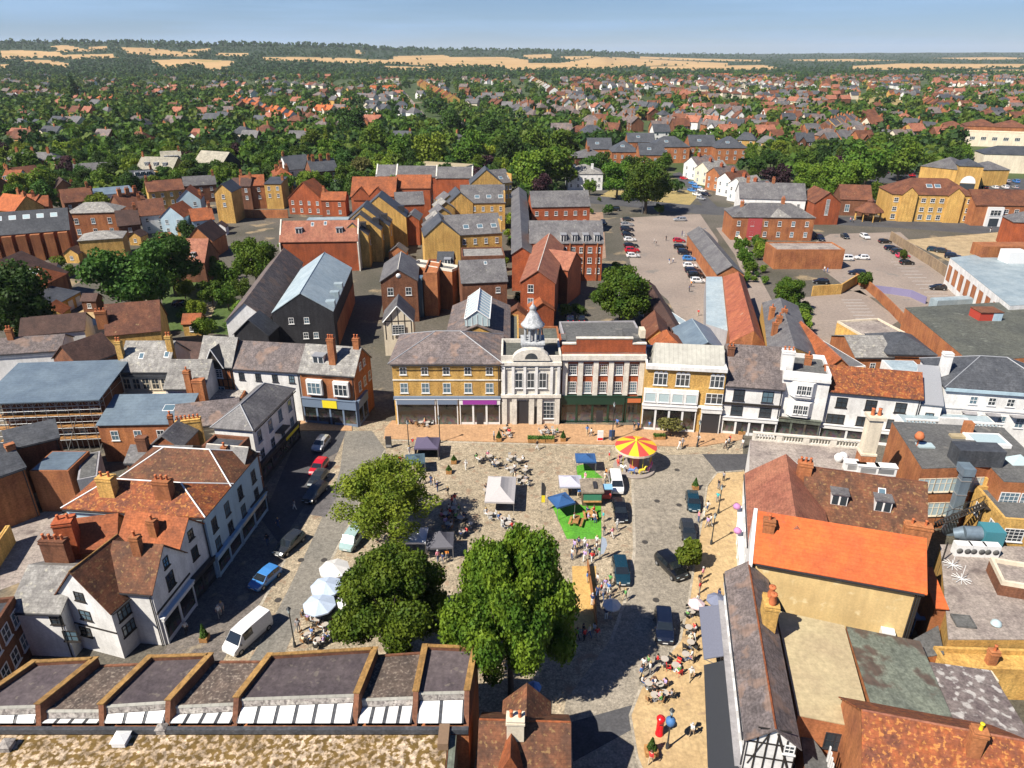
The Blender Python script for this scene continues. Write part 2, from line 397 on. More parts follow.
    def ridgecap(s, m, r=.09):
        b = MB(); w, D, h = s.w, s.D, s.h
        if s.roof_t == 'gable': b.cyl((-.2, D/2, h+s.rh+.13), (w+.2, D/2, h+s.rh+.13), r, n=6)
        elif s.roof_t == 'front': b.cyl((w/2, -.2, h+s.rh+.13), (w/2, D+.2, h+s.rh+.13), r, n=6)
        elif s.roof_t == 'hip':
            T, r0, r1 = s.hip; b.cyl(T[4], T[5], r, n=6)
            for k in range(4):
                e = T[4] if (k in (0, 3) if s.w >= s.D else k in (0, 1)) else T[5]
                b.cyl(T[k], e, r, n=6)
        b.build('ridge_cap', m, s.roof)
    def face(s, f):
        w, D = s.w, s.D
        return {'F': (0, 0, 1, 0, 0., w), 'R': (w, 0, 0, 1, math.pi/2, D), 'K': (w, D, -1, 0, math.pi, w), 'L': (0, D, 0, -1, -math.pi/2, D)}[f]
    def win(s, f, z, n, w=1., h=1.5, st='sash', fm=None, a=None, b=None, off=0., glass=None, skip=()):
        ox, oy, dx, dy, rz, L = s.face(f); a = .0 if a is None else a; b = L if b is None else b
        nx, ny = dy, -dx
        for k in range(n):
            if k in skip: continue
            q = a+(b-a)*(k+.5)/n
            window(s.root, (ox+dx*q+nx*off, oy+dy*q+ny*off, z), rz, w, h, st, fm, glass)
        return s
    def chim(s, x, y, w=.9, d=.6, h=1.6, pots=2, mat=None, rz=0., potm=None):
        zt = s.topz(x, y)
        chimney(s.roof, (x, y, zt), w, d, h, pots, mat, rz=rz, potm=potm); return s
    def topz(s, x, y):
        w, D, h = s.w, s.D, s.h
        if s.roof_t == 'gable': return h+(D/2-abs(y-D/2))*s.tp
        if s.roof_t == 'front': return h+(w/2-abs(x-w/2))*s.tp
        if s.roof_t == 'hip': return h+min(D/2-abs(y-D/2), w/2-abs(x-w/2))*s.tp
        if s.roof_t == 'mono': return h+y*s.tp
        return h
    def dorm(s, x, y, w=1.4, hh=1.3, fm=None, rm=None, ws=2):
        """flat or gabled dormer on the front slope, its face at depth y"""
        z = s.topz(x, y); L = hh/s.tp
        b = MB(); b.raw([(x-w/2, y, z), (x+w/2, y, z), (x+w/2, y, z+hh), (x-w/2, y, z+hh), (x-w/2, y+L, z+hh), (x+w/2, y+L, z+hh)],
                        [(0, 1, 2, 3), (1, 5, 2), (0, 3, 4)])
        b.raw([(x-w/2-.12, y-.15, z+hh), (x+w/2+.12, y-.15, z+hh), (x+w/2+.12, y+L, z+hh), (x-w/2-.12, y+L, z+hh), (x-w/2-.12, y-.15, z+hh+.12), (x+w/2+.12, y-.15, z+hh+.12), (x+w/2+.12, y+L+.1, z+hh+.12), (x-w/2-.12, y+L+.1, z+hh+.12)],
              [(0, 1, 5, 4), (1, 2, 6, 5), (3, 0, 4, 7), (4, 5, 6, 7), (0, 3, 2, 1)], 1)
        for k in range(ws):
            q = x-w/2+w*(k+.5)/ws; e = w/ws/2-.1
            b.face([(q-e, y-.02, z+.2), (q+e, y-.02, z+.2), (q+e, y-.02, z+hh-.15), (q-e, y-.02, z+hh-.15)], 2)
        b.build('dormer', [fm or WPAINT, rm or LEAD, GLASS], s.roof); return s
    def sky(s, x, y, w=.8, l=1.1, gl=None):
        z = s.topz(x, y); z2 = s.topz(x, y+l*.8)
        b = MB(); e = .08
        b.raw([(x-w/2, y, z+.2), (x+w/2, y, z+.2), (x+w/2, y+l*.8, z2+.2), (x-w/2, y+l*.8, z2+.2), (x-w/2, y, z), (x+w/2, y, z), (x+w/2, y+l*.8, z2), (x-w/2, y+l*.8, z2)],
              [(0, 1, 2, 3), (4, 5, 1, 0), (5, 6, 2, 1), (7, 4, 0, 3), (6, 7, 3, 2)])
        b.face([(x-w/2+e, y+e, z+.21+e*(z2-z)/(l*.8)), (x+w/2-e, y+e, z+.21+e*(z2-z)/(l*.8)), (x+w/2-e, y+l*.8-e, z2+.21-e*(z2-z)/(l*.8)), (x-w/2+e, y+l*.8-e, z2+.21-e*(z2-z)/(l*.8))], 1)
        b.build('skylight', [WPAINT, gl or GLASSB], s.roof); return s
    def shop(s, f, a, b, z1=3.2, fm=None, fas=.7, n=3, sign=None, door=None, riser=.5, pil=None, glass=None):
        """shopfront: fascia, panes, pillars, on face f from a to b"""
        ox, oy, dx, dy, rz, L = s.face(f); W = b-a
        q = obj('shopfront', None, s.root, (ox+dx*a, oy+dy*a, 0), rz)
        fm = fm or BLUEG; m = MB()
        m.box(-.05, -.45, z1-fas, W+.05, 0, z1); m.box(-.12, -.55, z1, W+.12, 0, z1+.12)
        for k in range(n+1):
            x = W*k/n; m.box(max(0, x-.15) if k else 0, -.3, 0, min(W, x+.15), 0, z1-fas-.002)
        me = m.mesh('shopfront', [pil or fm]); q2 = obj('fascia', me, q)
        g = MB(); g.box(.1, -.2, riser, W-.1, 0, z1-fas-.01); g.build('shop_window', glass or SHOPG, q)
        if riser: MB().box(.1, -.22, 0, W-.1, 0, riser-.004).build('stall_riser', pil or fm, q)
        if door is not None:
            MB().box(W*door-.55, -.24, 0, W*door+.55, 0, 2.2).build('shop_door', DARK, q)
        if sign: MB().box(W*sign[0], -.52, z1-fas*.95+.03, W*sign[1], -.46, z1-.06 if len(sign) < 4 else z1+sign[3]).build('shop_sign', sign[2], q)
        return s
    def band(s, f, z, t=.2, p=.12, m=None, name='string_course'):
        ox, oy, dx, dy, rz, L = s.face(f)
        MB().box(-.05, -p, 0, L+.05, 0, t).build(name, m or STONE, s.root, (ox, oy, z), rz); return s
    def pt(s, x, y, z=0.):
        return Vector((s.a.x+s.x.x*x+s.y.x*y, s.a.y+s.x.y*x+s.y.y*y, z))

def free(name, label, cat, V, faces, ring, wall, rm, base=0., group=None, t=.1, cap=None, rms=None):
    """building with hand-laid roof planes: V name->(px,py,h); faces lists of names; ring the wall line"""
    P = {k: at(q[0], q[1], q[2]) for k, q in V.items()}
    c = sum((P[k] for k in ring), Vector())/len(ring); c.z = 0
    root = thing(name, label, cat, c, 0., group)
    n = len(ring); ar = sum(P[ring[k]].x*P[ring[(k+1) % n]].y-P[ring[(k+1) % n]].x*P[ring[k]].y for k in range(n))
    if ar < 0: ring = ring[::-1]
    wb = MB()
    for k in range(n):
        p, q = P[ring[k]]-c, P[ring[(k+1) % n]]-c
        wb.face([(p.x, p.y, base), (q.x, q.y, base), q, p])
    wb.build('wall', wall, root)
    rb = MB()
    for f in faces:
        ps = [P[k]-c for k in f]
        nrm = (ps[1]-ps[0]).cross(ps[2]-ps[0])
        if nrm.z < 0: ps = ps[::-1]
        up = [p+Vector((0, 0, t)) for p in ps]; m = len(ps)
        rb.face(up); rb.raw(up+ps, [(m+k, m+(k+1) % m, (k+1) % m, k) for k in range(m)])
    roof = rb.build('roof', rm, root)
    return root, roof, {k: p-c for k, p in P.items()}, c
def wwin(root, p, q, z, n, w=1., h=1.4, st='sash', fm=None, a=0., b=1., gl=None):
    """windows on the wall from local p to q (building on the left of p->q)"""
    p = Vector((p[0], p[1])); q = Vector((q[0], q[1])); d = q-p; rz = math.atan2(d.y, d.x)
    for k in range(n):
        t = a+(b-a)*(k+.5)/n; e = p+d*t
        window(root, (e.x, e.y, z), rz, w, h, st, fm, gl)
SUN_E, SKY_S, HAZE, EXPO = 5., .05, 4e-5, .78; TINT = (.4, .58, .95)
# ================================================================ north side of the square
b = Bd('shop_building', 'yellow brick three-storey shop under a pinkish hipped slate roof, beside the clock turret building', 'shop', (391.5,362.5), (500,362.5), 11, R=(440,331), roof='hip', pitch=27, wall=BRICKY, rm=SLATEB, oh=.5, hipin=6.5, ridge=LEAD)
b.win('F', 8.9, 5, 1.1, 1.35, glass=GLASS).win('F', 5.7, 5, 1.25, 1.75, glass=GLASSB).band('F', 7.9).band('F', 4.7, .45, .5, BLUEG, 'cornice').band('F', 10.5, .4, .3, STONE, 'cornice')
b.shop('F', .3, 6.6, 4.7, WPAINT, .9, 1, sign=(.02, .98, BLUEG), riser=0, pil=WPAINT).shop('F', 6.9, 10.2, 4.7, WPAINT, .9, 1, sign=(.02, .98, BLUEG), riser=0, pil=WPAINT)
b.shop('F', 10.5, 17, 4.7, WPAINT, .9, 3, sign=(.08, .92, PURP), door=.5, pil=WPAINT)
yb = b
b = Bd('market_hall', 'long brownish slate hall with a glass roof lantern behind the yellow brick shop', 'hall', (446,339), (509,339), 9, C=(505,306), roof='front', pitch=24, wall=BRICKY, rm=SLATEB)
m = MB(); L0 = b.w/2
m.raw([(L0-2.2, .6, 11.2), (L0+2.2, .6, 11.2), (L0+2.2, 13, 11.2), (L0-2.2, 13, 11.2), (L0-2.2, .6, 12.6), (L0+2.2, .6, 12.6), (L0+2.2, 13, 12.6), (L0-2.2, 13, 12.6), (L0, .6, 14.2), (L0, 13, 14.2)],
      [(0, 1, 5, 8, 4), (1, 2, 6, 5), (3, 7, 9, 6, 2), (0, 4, 7, 3), (5, 6, 9, 8), (4, 8, 9, 7)])
la = m.build('roof_lantern', GLASSP, b.roof)
m = MB()
for q in range(9):
    y = .6+12.4*q/8
    for sx in (-1, 1): m.cyl((L0, y, 14.25), (L0+sx*2.25, y, 12.65), .06, n=4)
m.cyl((L0, .5, 14.3), (L0, 13.1, 14.3), .12, n=6)
for sx in (-1, 1): m.cyl((L0+sx*2.25, .5, 12.65), (L0+sx*2.25, 13.1, 12.65), .1, n=5); m.cyl((L0, .5, 14.2), (L0+sx*2.2, .5, 12.6), .12, n=5)
for q in range(5): m.cyl((L0-1.8+.9*q, .55, 11.2), (L0-1.8+.9*q, .55, 12.6+.35*(2-abs(q-2))), .06, n=4)
m.build('lantern_frame', WPAINT, b.roof)
# the stucco hall with the clock turret
b = Bd('town_hall', 'white stucco hall with arched pediment and an ornate open turret on its roof', 'hall', (501,360), (561.5,360), 11.4, D=7.5, roof='flat', par=.7, wall=STONE, rm=FELTG)
w = b.w
b.band('F', 5.0, .5, .5, STONE, 'cornice').band('F', 10.6, .5, .45, STONE, 'cornice').band('F', 9.9, .12, .2)
for k, q in enumerate((3.0, 4.9, 6.8)): window(b.root, (q-.2, -.15, 6.6), 0, 1.25, 2.7, 'cross', WPAINT, GLASS)
for q in (.4, 1.9, 3.75, 5.6, 8.0, w-.4): MB().box(q-.22, -.3, 5.5, q+.22, 0, 10.6).build('pilaster', WHITE, b.root)
for q in (.5, 2.1, 4.9, 6.2, w-.5): MB().box(q-.4, -.35, 0, q+.4, 0, 5.0).build('pier', STONE, b.root)
MB().box(2.6, -.05, 0, 4.4, .0, 4.3).build('doorway', DARK, b.root)
MB().box(5.3, -.06, 0, 5.8, 0, 3.2).build('door', DARK, b.root)
window(b.root, (7.9, -.1, 1.1), 0, 2.3, 3.0, 'grid', WPAINT, GLASS)
m = MB(); n = 12; cx = 4.75
ring = [(cx+3.0*math.cos(math.pi*k/n), 11.4+1.9*math.sin(math.pi*k/n)) for k in range(n+1)]
m.raw([(x, -.35, z) for x, z in ring]+[(x, .9, z) for x, z in ring], [tuple(range(n, -1, -1)), tuple(range(n+1, 2*n+2))]+[(k, k+1, n+2+k, n+1+k) for k in range(n)])
m.build('pediment', STONE, b.root)
m = MB(); ring = [(cx+1.0*math.cos(math.pi*k/n), 11.7+1.0*math.sin(math.pi*k/n)) for k in range(n+1)]
m.face([(x, -.37, z) for x, z in reversed(ring)][::-1]); m.build('fan_window', GLASS, b.root)
tx, ty = 5.0, 2.6
m = MB(); m.box(tx-1.7, ty-1.7, 11.6, tx+1.7, ty+1.7, 13.6); m.box(tx-1.9, ty-1.9, 13.6, tx+1.9, ty+1.9, 13.9)
for i in range(8):
    a = 6.2832*(i+.5)/8; m.cyl((tx+1.25*math.cos(a), ty+1.25*math.sin(a), 13.9), (tx+1.25*math.cos(a), ty+1.25*math.sin(a), 16.2), .2, n=6)
m.lathe([(.55, 13.9), (.55, 16.2)], (tx, ty, 0), 8, 1)
m.lathe([(1.5, 16.1), (1.85, 16.2), (1.9, 16.5), (1.55, 16.8), (1.25, 17.4), (.8, 18.2), (.5, 18.6), (.5, 19), (.62, 19.1), (.3, 19.5), (.08, 19.8), (.05, 20.6), (0, 20.6)], (tx, ty, 0), 12)
m.build('clock_turret', [M('turret_lead', (.55,.57,.58), (.4,.42,.44), scale=1.5), GREYR], b.root)
# red brick with pilasters
b = Bd('bank_building', 'red brick building with tall stone pilasters over a dark green shopfront', 'shop', (562.5,354), (646,354), 12.1, D=9, roof='flat', par=0, wall=BRICK, rm=FELT)
w = b.w
b.band('F', 11.3, .8, .7, STONE, 'cornice').band('F', 10.9, .35, .4, GREYR, 'frieze')
m = MB(); m.box(0, .4, 12.11, w, .8, 13.6); m.box(2.2, .4, 13.6, w-2.2, .8, 14.5); m.build('brick_parapet', BRICK, b.root)
m = MB(); m.box(-.05, .3, 13.605, 2.15, .9, 13.8); m.box(w-2.15, .3, 13.605, w+.05, .9, 13.8); m.box(2.1, .3, 14.505, w-2.1, .9, 14.7); m.build('coping', STONE, b.root)
for k in range(6):
    q = .5+k*(w-1.0)/5; MB().box(q-.4, -.35, 5, q+.4, 0, 10.9).build('pilaster', STONE, b.root)
b.win('F', 8.5, 5, 1.35, 1.9, 'grid', a=.5, b=w-.5).win('F', 5.3, 5, 1.35, 2.0, 'grid', a=.5, b=w-.5)
b.shop('F', 0, w-2.9, 4.9, GREENP, 1.5, 4, riser=.3, door=.62).shop('F', w-2.7, w, 4.6, GREENP, .9, 1, riser=0, sign=(.1, .9, POT))
for x0, x1, y0, y1, z in ((1, 13, 3, 8, 13.2), (w-3, w, 1.5, 6, 14.2)): MB().box(x0, y0, 12.2, x1, y1, z).build('roof_box', FELT, b.root)
MB().box(w-.9, 1.2, 14.3, w-.1, 3, 15.6).build('yellow_vent', CREAM, b.root)
# yellow brick, arched triple windows
b = Bd('shop_building', 'yellow brick shop with white arched triple windows and a pale sheeted roof behind its parapet', 'shop', (646,366), (727,370), 11.1, D=8, roof='flat', par=.4, wall=BRICKY, rm=FELT, cap=WHITE)
w = b.w; b.band('F', 10.8, .6, .5, WHITE, 'cornice')
MB().raw([(1, .6, 11.2), (w-.2, .6, 11.2), (w-.2, 3.8, 13.6), (1.4, 3.8, 13.6), (1, 7.5, 11.3), (w-.2, 7.5, 11.3)], [(0, 1, 2, 3), (3, 2, 5, 4), (0, 3, 4), (1, 5, 2)]).build('roof', METALW, b.root)
for q in (2.4, 5.8, 11): window(b.root, (q, 0, 8.0), 0, 2.1, 2.0, 'tri', WPAINT, GLASS)
for q in (2.4, 5.8, 11):
    m = MB()
    for i in (-1, 0, 1):
        ring = [(q+i*.7+.36*math.cos(math.pi*k/8), 9.95+.45*math.sin(math.pi*k/8)) for k in range(9)]
        m.raw([(x, -.08, z) for x, z in ring]+[(x, 0, z) for x, z in ring], [tuple(range(8, -1, -1))]+[(k, k+1, k+10, k+9) for k in range(8)])
    m.build('arch', WPAINT, b.root)
MB().box(0, -.4, 4.62, 8.4, 0, 7.4).build('oriel', WHITE, b.root)
for q in range(4): window(b.root, (1.05+q*2.1, -.4, 5.2), 0, 1.7, 1.6, 'plain', WPAINT, GLASSP)
b.shop('F', 0, 8.4, 4.5, SHOPBL, .6, 4, pil=WPAINT, door=.5).shop('F', 9.2, w, 4.4, WHITE, .7, 1, riser=0, glass=DARK)
window(b.root, (10.9, 0, 5.2), 0, 2.6, 1.8, 'tri', WPAINT, GLASS); b.band('F', 4.5, .35, .3, WHITE)
# jettied slate building
b = Bd('shop_building', 'white jettied house with a broad weathered slate roof and two sash windows', 'shop', (726,384.5), (784,388.5), 8.5, R=(752,346), pitch=45, wall=WHITE, rm=SLATEB)
b.win('F', 5.9, 2, 1.7, 1.9, 'sash', DARK).band('F', 5.2, .35, .25, TIMB).shop('F', .2, b.w-.2, 3.1, BLUEG, .6, 4, door=.3, pil=WPAINT).chim(.6, b.D/2-1.2, 1., .7, 1.4, 2, BRICKB)
b.win('F', 3.3, 2, 1.8, 1.7, 'sash', DARK)
b = Bd('shop_building', 'narrow tall white house with stacked bay windows and a parapet', 'shop', (783.5,375), (831,379.5), 10.5, D=8, roof='flat', par=.7, wall=WHITE, rm=FELT)
w = b.w
for z0 in (4.0, 7.3):
    m = MB(); m.prism([(1.3, 0), (2.0, -.8), (w-2.4, -.8), (w-1.7, 0)], z0, z0+2.5); m.build('bay', WPAINT, b.root)
    for q in (2.5, (w-.4)/2, w-2.9): window(b.root, (q, -.8, z0+.5), 0, .75, 1.6, 'cross', WPAINT, GLASS)
b.shop('F', .3, w-.3, 3.4, GREYR, .6, 3, pil=METALG).band('F', 9.9, .5, .35, WHITE, 'cornice')
chimney(b.roof, (.5, 2.2, 10.5), 1.8, 1.5, 3.2, 3, WHITE); chimney(b.roof, (4, 5, 10.5), 1., .8, 1.6, 1, BRICKO)
b = Bd('inn', 'long white two-storey inn with orange tiled roof and black framed windows', 'inn', (826,390), (922,398.5), 8.4, R=(872,369), pitch=42, wall=WHITE, rm=TILEL)
b.win('F', 5.7, 3, 1.6, 1.7, 'cross', TIMB, a=.5, b=13).win('F', 2.9, 3, 2.6, 1.6, 'tri', TIMB, a=0, b=13, off=.02).shop('F', .2, 12, 2.7, SHOPBL, .6, 3, pil=WPAINT)
b = Bd('hotel', 'large white hotel with dark hipped slate roof and grey window hoods', 'hotel', (946,387), (1062,395), 9.6, R=(985,356), roof='hip', pitch=31, wall=WHITE, rm=SLATED, ridge=LEAD, hipin=6)
w = b.w; b.band('F', 9.1, .5, .4, BLUER, 'cornice').band('F', 6.2, .25, .15, WHITE)
b.win('F', 7.1, 5, 1.1, 1.3, 'cross', WPAINT, a=3, b=w).win('F', 3.7, 5, 1.2, 1.8, 'cross', WPAINT, a=2.5, b=w-.5)
for k in range(5): MB().prism([(3.1+k*3.3, 0), (5.2+k*3.3, 0), (4.9+k*3.3, -.9), (3.4+k*3.3, -.9)], 5.7, 5.85).build('window_hood', GREYR, b.root)
chimney(b.roof, (.6, 3.6, 10.5), 1.3, 1.1, 3.2, 0, WHITE); chimney(b.roof, (13.3, 4.5, 12), 1.8, 1.4, 3.2, 0, WHITE)
b = Bd('porch', 'white curved hotel portico with balustraded roof', 'porch', (905,425), (1003,430), 5.5, D=4.5, roof='flat', par=0, wall=WHITE, rm=METALP)
m = MB(); w = b.w
for k in range(int(w/.5)): m.cyl((.25+k*.5, .1, 5.5), (.25+k*.5, .1, 6.3), .09, n=5)
m.box(0, -.1, 6.3, w, .3, 6.5); m.box(w*.33, -.12, 5.52, w*.62, .32, 7.0); m.build('balustrade', WHITE, b.root)
b = Bd('link_building', 'small white link with grey lead roof between the inn and the hotel', 'house', (922,403), (943,405), 7.5, D=5.5, roof='mono', pitch=35, wall=WHITE, rm=LEAD); b.win('F', 4.8, 1, 1.2, 1.2, 'cross', TIMB)

# ================================================================ north-west of the square
b = Bd('shop_building', 'orange brick corner shop with pale slate roof and a yellow sign over blue-grey fronts', 'shop', (299.5,371.5), (353.5,375.5), 9.1, R=(331,346), pitch=40, wall=BRICKO, rm=SLATEP)
w = b.w
for q in (2.4, 6.9):
    m = MB(); m.box(q-1.3, -.6, 5.3, q+1.3, 0, 8.0); m.build('bay', WPAINT, b.root); window(b.root, (q, -.6, 5.6), 0, 2.2, 2., 'tri', WPAINT)
b.shop('F', 0, w, 4.6, BLUEG, 1.5, 4, sign=(.38, .65, YELL), door=.5).shop('R', 0, 4, 4.6, BLUEG, 1.4, 2)
b.win('R', 5.5, 3, 1., 1.6, a=1, b=b.D).win('R', 8.9, 2, .9, 1.2, a=2, b=b.D-2)
chimney(b.roof, (5.2, 1.5, 10.3), 1.1, .9, 4.2, 3, BRICKO); b.chim(w-.6, b.D/2, 1., .8, 1.6, 2); b.dorm(2.8, 1.2, 1.8, 1.3)
b = Bd('house', 'long white house with brown-grey slate roof next to the orange brick corner shop', 'house', (232,367.5), (299,371.5), 9.0, R=(275,343), pitch=42, wall=WHITE, rm=SLATEB)
b.win('F', 6.9, 4, .95, 1.3, 'cross', DARK)
b = Bd('house', 'timber framed house with orange infill and a pointed dormer gable', 'house', (199,364), (231,366), 9.3, R=(217,337), pitch=50, wall=BRICKO, rm=SLATEP)
w = b.w
m = MB()
for q in (.1, 1., 1.9, 2.9, w-1.9, w-1., w-.15): m.box(q-.08, -.06, 4, q+.08, 0, 9.1)
for z in (5.4, 6.8, 8.6): m.box(0, -.05, z, w, 0, z+.16)
m.build('timber_frame', TIMB, b.root)
window(b.root, (w/2, -.1, 7.1), 0, 2.2, 1.5, 'grid'); window(b.root, (w/2, -.1, 4.2), 0, 2., 1.3, 'tri')
m = MB(); x0, x1 = w/2-1.6, w/2+1.6; m.raw([(x0, -.3, 9), (x1, -.3, 9), (w/2, -.3, 11.9), (w/2, 3.0, 11.9), (x0, .3, 9.), (x1, .3, 9.)], [(0, 1, 2)]); m.raw([(x0-.2, -.45, 9), (x1+.2, -.45, 9), (w/2, -.45, 12.2), (w/2, 2.8, 12.2), (x0-.2, .4, 9), (x1+.2, .4, 9)], [(0, 2, 3, 4), (1, 5, 3, 2)], 1)
m.build('dormer', [TIMB, SLATED], b.roof)
m = MB(); m.cyl((x0-.1, -.5, 9), (w/2, -.5, 12.2), .1, n=4); m.cyl((x1+.1, -.5, 9), (w/2, -.5, 12.2), .1, n=4); m.build('bargeboard', WPAINT, b.roof)
b = Bd('workshop', 'low brick building with flat whitish roof below the timber framed house', 'workshop', (188,402), (240,400), 5, D=7, roof='flat', par=0, wall=BRICKO, rm=CONC)
b = Bd('house', 'cream house with grey slate roof, two skylights and dark first floor windows', 'house', (119,371), (167,371), 9.2, R=(146,341.5), pitch=38, wall=CREAM, rm=SLATEP)
b.sky(3., 1.6).sky(7, 1.8).win('F', 6, 5, 1.2, 1.9, 'sash', CREAM, glass=GLASS).band('F', 8.3, .4, .4, SLATED, 'cornice').band('F', 5, .4, .4, CREAM)
chimney(b.roof, (-.2, 2., 10.5), .9, .8, 3., 2, BRICKY); chimney(b.roof, (b.w-.2, 3., 11), .9, .8, 3., 2, BRICKY)
b = Bd('house', 'low house with pale lichened slate roof beside a leaning orange chimney', 'house', (165,388), (204,388), 7.6, R=(186,360), pitch=35, wall=WHITE, rm=SLATEP)
b.win('F', 5.4, 1, 1.9, 1.3, 'tri', a=.5, b=4); chimney(b.roof, (4.2, -.6, 8), .9, .8, 2.8, 1, BRICKO); chimney(b.roof, (5.8, -.8, 7), 1.6, 1.2, 2.4, 0, BRICKO, drop=4)
b = Bd('shop_building', 'red-brown brick building with shallow blue-grey roof and one square skylight', 'shop', (97,425), (184,423.5), 6.2, D=6.5, roof='mono', pitch=14, wall=BRICKO, rm=METALB)
b.win('F', 3.6, 3, 1.1, 1.6, 'cross', a=.5, b=b.w-2).sky(b.w-3.2, 2.6, 1.7, 1.7)
b = Bd('corner_house', 'white corner house with hipped slate roof facing the shaded street', 'house', (252,429.5), (292.5,389.5), 8.4, R=(251,395), roof='hip', pitch=38, wall=WHITE, rm=SLATE, ridge=LEAD, oh=.35)
ch = b; b.win('F', 5.6, 4, 1.1, 1.8, fm=BLUEG).win('F', 2.9, 4, 1.1, 1.5, fm=BLUEG).shop('F', .3, b.w, 2.8, DARK, .6, 4, sign=(.6, .95, YELL))
MB().box(b.w*.45, -1.2, 4.6, b.w*.65, 0, 4.75).build('canopy', DARK, b.root)
b = Bd('house', 'house with low brown slate roof behind the white corner house', 'house', (176,428), (238,421), 7, R=(215,401), pitch=30, wall=CREAM, rm=SLATEB)
chimney(b.roof, (2.2, -2, 7.5), 3.2, .9, 1.6, 6, BRICKY, drop=7); chimney(b.roof, (0, -1.8, 7.5), .6, .6, 2.4, 1, BRICKO, drop=7)
b = Bd('shop_building', 'small dark brick shop with grey slate gable and sash windows to the shaded street', 'shop', (202,471), (241,474.5), 8., R=(222,446), pitch=46, wall=BRICKB, rm=SLATE, ridge=STONE)
b.win('R', 5.2, 2, 1.2, 1.7, 'cross').shop('R', .2, b.D-.2, 3.1, DARK, .5, 2, sign=(.2, .9, YELL)); chimney(b.roof, (2.4, 1.8, 9.4), .7, .5, 1.2, 1, BRICKO)
b = Bd('shop_building', 'narrow dark brick shop between the white corner house and the slate gable', 'shop', (238,452), (250,440), 8.2, D=5, roof='flat', par=.5, wall=BRICKB, rm=SLATED)
b.win('F', 5.4, 2, 1., 1.6).win('F', 3., 2, 1., 1.4)
b = Bd('outbuilding', 'grey slate double roof with a brick stack behind the big tiled house', 'outbuilding', (126,462), (186,463), 7.2, R=(168,446), pitch=30, wall=BRICKB, rm=SLATE)
chimney(b.roof, (1.8, 1.6, 8), 1.3, .9, 2., 0, BRICKB)
b = Bd('outbuilding', 'small hipped slate outbuilding beyond the grey double roof', 'outbuilding', (150,446), (180,447), 7.6, R=(166,430), roof='front', D=5, pitch=38, wall=BRICKO, rm=SLATE)
# the big tiled house with white ridges (two parallel hipped ranges)
b = Bd('tiled_house', 'pale blue rendered shop with orange lichened hipped roof edged in white', 'shop', (65,507), (204,516), 8.7, R=(145,480.5), roof='hip', pitch=34, wall=BLUER, rm=TILEL, ridge=WPAINT, oh=.3, hipin=4.)
tb = b; w = b.w
b.chim(4.6, 1.6, 1.8, 1.1, 2.2, 2, BRICKY).chim(w-5.2, 1.7, 1.9, 1.1, 2.1, 3, BRICKO)
b.win('R', 5.6, 2, 1.1, 1.7, fm=DARK).win('R', 3.1, 2, 1.1, 1.5, fm=DARK).shop('R', .2, b.D-.1, 2.9, BLUER, .5, 2)
o = b.pt(2.6, b.D+.02); o2 = b.pt(w, b.D+.02)
b = Bd('tiled_house', 'pale blue rendered range with browner tiled roof behind the orange lichened hipped roof', 'shop', (o.x, o.y), (o2.x, o2.y), 8.7, D=7.4, roof='hip', pitch=34, wall=BLUER, rm=TILEM, ridge=WPAINT, world=True, oh=.3, hipin=4.)
b.win('R', 5.6, 2, 1.1, 1.7, fm=DARK).win('R', 3.1, 2, 1.1, 1.5, fm=DARK).shop('R', .1, b.D-.1, 2.9, BLUER, .5, 2, sign=(.05, .95, CREAM))
b = Bd('tiled_house', 'orange tiled house with white street gable, in front of the pale blue shop', 'house', (118,546), (177,554), 7.2, R=(150,514), pitch=46, wall=WHITE, rm=TILEO)
b.win('R', 4.6, 1, 1.1, 1.5, 'cross', TIMB).chim(b.w*.55, 1.2, .9, .7, 1.8, 1, BRICKO).win('R', 7.2, 1, .9, 1.2, 'cross', TIMB).shop('R', .2, b.D-.2, 3., DARK, .5, 2)
b = Bd('tiled_house', 'plain orange tiled rear range behind a tall purple-brown chimney stack', 'house', (76,552), (115,547), 7.2, R=(95,517), pitch=44, wall=BRICKO, rm=TILEO)
chimney(b.roof, (-.5, .6, 8), 1.8, 1.6, 3., 2, BRICK, drop=8)
b = Bd('gabled_house', 'white gabled house with brown tiled roof and an orange stack, beside the white corner gable', 'house', (104,588), (151,592), 7., R=(136,543.5), pitch=47, wall=WHITE, rm=TILEM)
b.win('R', 5., 1, 1.3, 1.8, 'cross', TIMB).band('R', 4.1, .2, .1, TIMB).win('R', 7.6, 1, .9, 1.2, 'cross', TIMB).shop('R', .2, b.D-.2, 3.4, TIMB, .4, 2, pil=WPAINT).chim(b.w-2.2, b.D/2-.6, .9, .7, 2., 1, BRICKO)
b = Bd('gabled_house', 'white corner house with a brown tiled roof, its gable facing the brick roof range', 'house', (110,611), (152,574), 6.2, R=(91,556), pitch=50, wall=WHITE, rm=TILEM, ridge=COPING)
b.win('L', 4.2, 1, 1.4, 1.2, 'cross', TIMB).win('L', 1.9, 1, 1.4, 1.2, 'cross', TIMB, a=0, b=b.D*.8).win('L', 6.6, 1, 1.2, 1.1, 'cross', TIMB).band('L', 3.3, .15, .08, TIMB).win('F', 4.2, 2, 1.6, 1.3, 'tri', TIMB).win('F', 2.2, 2, 1.6, 1.3, 'tri', TIMB)
b = Bd('white_house', 'low white wing with pale blotched slate roof beside the white corner house', 'house', (11,610), (60,612), 5.9, R=(38,566), pitch=30, wall=WHITE, rm=SLATEP)
b.win('F', 4.3, 1, 1.3, 1.2, 'cross', TIMB, a=2.6, b=6).win('F', 2.2, 1, 1.5, 1.3, 'cross', TIMB, a=3.4, b=7)
chimney(b.roof, (1.8, 5.5, 9), 2.6, .9, 1.2, 4, BRICKB, drop=9)
